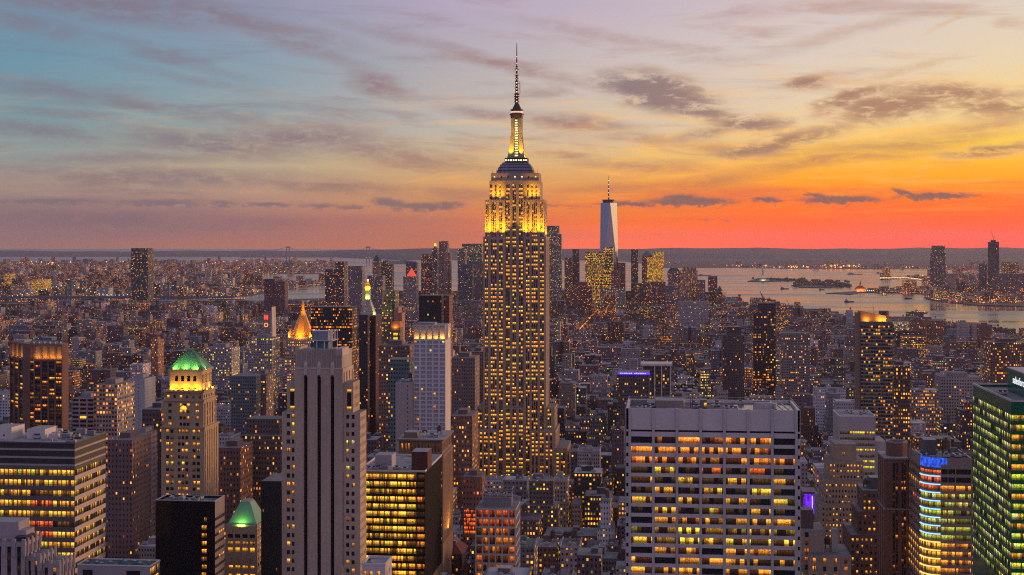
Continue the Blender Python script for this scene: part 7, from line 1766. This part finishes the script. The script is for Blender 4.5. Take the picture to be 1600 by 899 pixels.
def bridge():
    d = 19500
    T = root('suspension_bridge', 'far hazy suspension bridge of two tall towers on the horizon water', 'bridge', (*AT(512, d), 1))
    mt = pmat('bridge_steel', (.20,.21,.24), rough=.6, streak=False)
    tops = []
    for px in (450, 575):
        m = MB(); x, y = AT(px, d); 
        for s in (-1,1): m.beam((x+s*20,y,-1), (x+s*17,y,212), 6)
        for z in (60, 200): m.beam((x-20,y,z), (x+20,y,z), 6)
        m.build('tower', mt, T); tops.append((x, y))
    (xa, ya), (xb, yb) = tops
    m = MB(); ux, uy = xb-xa, yb-ya
    m.beam((xa-ux*.6,ya-uy*.6,62), (xb+ux*.45,yb+uy*.45,62), 5); m.build('deck', mt, T)
    m = MB(); P = lambda f: (xa+ux*f, ya+uy*f)
    pts = [(*P(-.45),66)]+[(*P(0),210)]+[(*P(k/14), 72+138*(2*k/14-1)**2) for k in range(1, 14)]+[(*P(1),210),(*P(1.35),66)]
    for a, b in zip(pts[:-1], pts[1:]): m.beam(a, b, 2.2)
    m.build('cable', mt, T); mark('far suspension bridge', 512, d)
    # nearer bridge with lit cables
    d = 5600
    T = root('suspension_bridge', 'nearer suspension bridge whose cables are strung with lamps behind low rooftops', 'bridge', (*AT(180, d), 1))
    mt2 = pmat('blue_bridge_steel', (.12,.15,.19), rough=.6, streak=False); tops = []
    for px in (108, 260):
        m = MB(); x, y = AT(px, d)
        for s in (-1,1): m.beam((x+s*9,y,-1), (x+s*9,y,100), 3)
        for z in (45, 70, 97): m.beam((x-9,y,z), (x+9,y,z), 2.5)
        m.build('tower', mt2, T); tops.append((x, y))
    (xa, ya), (xb, yb) = tops; ux, uy = xb-xa, yb-ya; P = lambda f: (xa+ux*f, ya+uy*f)
    m = MB(); m.beam((*P(-.7),42), (*P(1.7),42), 4); m.build('deck', mt2, T)
    pts = [(*P(-.6+.6*k/6), 46+52*(k/6)**1.3) for k in range(6)]+[(*P(k/12), 50+49*(2*k/12-1)**2) for k in range(13)]+[(*P(1+.6*k/6), 98-52*(k/6)**.8) for k in range(1,7)]
    m = MB()
    for a, b in zip(pts[:-1], pts[1:]): m.beam(a, b, .8)
    m.build('cable', mt2, T)
    for a, b in zip(pts[:-1], pts[1:]):
        for f in (.2, .7):
            m = MB(); p = [a[i]+(b[i]-a[i])*f for i in range(3)]; m.ring(p[0], p[1]-1.5, p[2]-1.2, p[2]+1.2, 1.1, 1.1, 5); m.build('cable_lamp', emat('street_white', 0, 0), T)
bridge()

def statue():
    d = 9400; x, y = AT(1192, d)
    T = root('statue', 'small green robed statue holding up a torch on a stepped stone pedestal island', 'statue', (x, y, 4))
    st = pmat('pale_granite', (.36,.33,.30)); cu = pmat('pale_verdigris', (.22,.34,.29), rough=.7)
    m = MB(); m.ring(x, y, 4, 14, 40, 38, 11); m.hip(x-15, x+15, y-15, y+15, 14, 20, .8, .8); m.hip(x-10, x+10, y-10, y+10, 20, 44, .8, .8); m.box(x-9, x+9, y-9, y+9, 44, 47); m.build('pedestal', st, T)
    m = MB()
    prof = [(47,6.2),(52,5.8),(62,5.0),(70,4.6),(76,4.4),(80,3.0),(82,1.7),(84,1.9),(87,1.9),(89,1.2)]
    for (a, ra), (b, rb) in zip(prof[:-1], prof[1:]): m.ring(x, y, a, b, ra, rb, 12)
    m.beam((x-3.2,y,78), (x-5.0,y,92), 1.0); m.beam((x+3,y-1,77), (x+4.5,y-3.5,72), 1.1); m.box(x+2.6, x+5.6, y-4.6, y-3.4, 69, 76)
    for k in range(7):
        a = pi*(k+.5)/7; m.beam((x+1.6*cos(a),y,87+1.6*sin(a)), (x+4*cos(a),y,87+4*sin(a)), .3)
    m.build('figure', cu, T)
    m = MB(); m.ring(x-5, y, 92, 94, .9, 1.7, 8); m.ring(x-5, y, 94, 97, 1.3, .2, 8); m.build('torch', emat('torch_gold', (1,.6,.15), 1.5), T)
    lamp('floodlight', (x, y-60, 8), 22000, (1,.85,.6), (6,6), (x, y, 60), parent=T)
    # ferry terminal with a lit clock tower
    xx, yy = G(1345, 456.8)
    T = root('ferry_terminal', 'orange lit ferry terminal hall with a pointed clock tower on the far shore', 'terminal', (xx, yy, 4))
    m = MB(); m.col = (.34,.20,.12,.5); m.win = (1.3,.35,5,.6); m.box(xx-26, xx+26, yy, yy+40, 4, 18, topcol=(.25,.13,.08,0)); m.build('wall', CITY, T)
    m = MB(); m.hip(xx-27, xx+27, yy-1, yy+41, 18, 34, .4, .1); m.build('roof', REDROOF, T)
    m = MB(); m.hip(xx-4, xx+4, yy+14, yy+22, 30, 44, .9, .9); m.hip(xx-4.5, xx+4.5, yy+13.5, yy+22.5, 44, 62, .05, .05); m.build('clock_tower', REDROOF, T)
    lamp('floodlight', (xx, yy-30, 6), 60000, (1,.38,.08), (30,4), (xx, yy, 20), parent=T)
    # long buildings and trees on the islands
    r = random.Random(9)
    for px, py, w, h, lab in ((1275,444,60,20,'long low hospital building on the nearer island among trees'), (1296,446,46,26,'domed hall with small towers on the nearer island'), (1250,447,40,14,'brick ferry slip building at the end of the nearer island')):
        x, y = G(px, py); T = root('island_building', lab, 'building', (x, y, 4)); m = MB(); m.col = (.18,.11,.09,.4); m.win = (.12,.4,5,.5); m.box(x-w/2, x+w/2, y, y+24, 4, 4+h); m.build('wall', CITY, T)
        m = MB(); m.hip(x-w/2-1, x+w/2+1, y-1, y+25, 4+h, 10+h, .8, .1); m.build('roof', REDROOF, T)
    m = MB()
    def clump(px, py, s):
        x, y = G(px, py); c = (.035+.02*r.random(), .05+.02*r.random(), .035, 0); m.col = c
        for k in range(5):
            a, b, e = r.uniform(-s,s), r.uniform(-s,s), r.uniform(.5,1)*s
            m.ring(x+a, y+b, 4, 4+e*.7, e*.5, e, 6); m.ring(x+a, y+b, 4+e*.7, 4+e*1.6, e, e*.3, 6)
    for _ in range(60): clump(r.uniform(1242,1328), r.uniform(441.5,449.5), 9)
    for _ in range(30): clump(r.uniform(1176,1258), r.uniform(437,440.2), 9)
    for _ in range(40): clump(r.uniform(1352,1440), r.uniform(455.6,457.6), 7)
    for _ in range(20): clump(r.uniform(596,648), r.uniform(409,412.6), 16)
    o = m.build('woods', CITY); tag(o, 'dark tree cover on the harbour islands and park shore', 'trees', kind='stuff')
statue()

def boats():
    hull = pmat('dark_hull', (.03,.03,.04), rough=.5); cab = pmat('pale_cabin', (.4,.4,.42), rough=.5); rust = pmat('orange_hull', (.40,.12,.04), rough=.5)
    def vessel(px, py, L, label, mh, lit, ang):
        x, y = G(px, py); T = root('boat', label, 'boat', (x, y, 0)); w = L*.11
        c, s = cos(ang), sin(ang); q = lambda a, b: (x+a*c-b*s, y+a*s+b*c)
        pl = [q(-L/2,-w),q(L*.3,-w),q(L*.5,0),q(L*.3,w),q(-L/2,w)]; pb = [q(-L*.46,-w*.7),q(L*.28,-w*.7),q(L*.44,0),q(L*.28,w*.7),q(-L*.46,w*.7)]
        m = MB(); m.prism(pb, -.6, 4.5, 0, None, True, pl); m.build('hull', mh, T)
        m = MB(); m.prism([q(-L*.42,-w*.7),q(-L*.1,-w*.7),q(-L*.1,w*.7),q(-L*.42,w*.7)], 4.5, 10, 0); m.prism([q(-L*.38,-w*.5),q(-L*.22,-w*.5),q(-L*.22,w*.5),q(-L*.38,w*.5)], 10, 13.5, 0); m.build('cabin', cab, T)
        m = MB(); m.beam((*q(-L*.3,0),13.5), (*q(-L*.3,0),20), .3); m.build('boat_mast', hull, T)
        if lit:
            for k in range(4): m = MB(); p = q(-L*.3+L*.17*k,-w*1.02); m.ring(p[0], p[1], 5, 7, 1.2, 1.2, 6); m.build('deck_lamp', YELL if k % 2 else BULB, T)
    vessel(1439, 490, 52, 'orange ferry with deck lamps crossing the wide river', rust, True, .1)
    vessel(1327, 472.5, 44, 'dark tug boat alone in the middle of the wide river', hull, False, .05)
    vessel(1226, 452, 50, 'dark barge lying off the nearer wooded island', hull, False, -.1)
    vessel(1419, 467.5, 36, 'small dark boat near the far shore beside the park lamps', hull, False, 0)
    vessel(1382, 461.5, 26, 'tiny dark boat just off the terminal pier', hull, True, .3)
    vessel(1284, 453.5, 34, 'low dark boat below the nearer wooded island', hull, False, .2)
    vessel(1336, 429, 130, 'long freighter anchored before the far lit shore', hull, False, .02)
    vessel(1375, 427.5, 60, 'small freighter anchored ahead of the long freighter', hull, False, .05)
    vessel(1101, 431, 110, 'cargo ship near the last corner of the island, beside the plum tower', hull, False, -.05)
    vessel(1206, 470, 38, 'small boat with a red light near the riverside cranes', hull, False, 0)
boats()

def cranes():
    red = pmat('red_crane_steel', (.30,.05,.05), rough=.5, streak=False); grey = pmat('grey_crane_steel', (.14,.13,.14), rough=.5, streak=False)
    def crane(x, y, z, h, jib, ang, label, mat):
        T = root('tower_crane', label, 'crane', (x, y, z)); m = MB()
        for sx in (-1,1):
            for sy in (-1,1): m.beam((x+sx,y+sy,z), (x+sx,y+sy,z+h), .22)
        k = 0
        while k*3 < h-3: m.beam((x-1,y-1,z+k*3), (x+1,y-1,z+k*3+3), .14); m.beam((x+1,y-1,z+k*3+3), (x-1,y-1,z+k*3+3), .14); k += 1
        m.build('mast', mat, T)
        m = MB(); tip = (x-jib*.35, y-1, z+h+jib*.9) if ang else (x+jib, y, z+h+1); top = (x, y, z+h+1)
        m.beam(top, tip, .45); m.beam((x+.8,y,z+h+3), tip, .25); m.beam(top, (x+6,y,z+h+2), .7); m.build('jib', mat, T)
        m = MB(); m.box(x-1.5, x+1.5, y-1.5, y+1.5, z+h, z+h+2.4); m.box(x+5, x+8, y-1.2, y+1.2, z+h-1, z+h+2.5); m.build('cab', mat, T)
    Y = 1962; x = wx(1193, Y); d = dep(1193, Y); crane(x, Y, wz(474, d), 4, 14, 1, 'red lattice crane on top of the unfinished banded tower', red)
    x, y = AT(1237, 3900); crane(x, y, 2.5, wz(488,3900)-2.5, 40, 1, 'thin grey crane leaning over the riverside, east of the dark amber topped tower', grey)
    x, y = AT(1552, 6820); crane(x, y, wz(375,6800), 12, 42, 1, 'crane perched on the slim tower across the river', grey)
    x, y = AT(1491, 3960); crane(x, y, 2.5, wz(509,3960)-2.5, 22, 1, 'grey crane among low riverside buildings beneath the far pier shed', grey)
cranes()
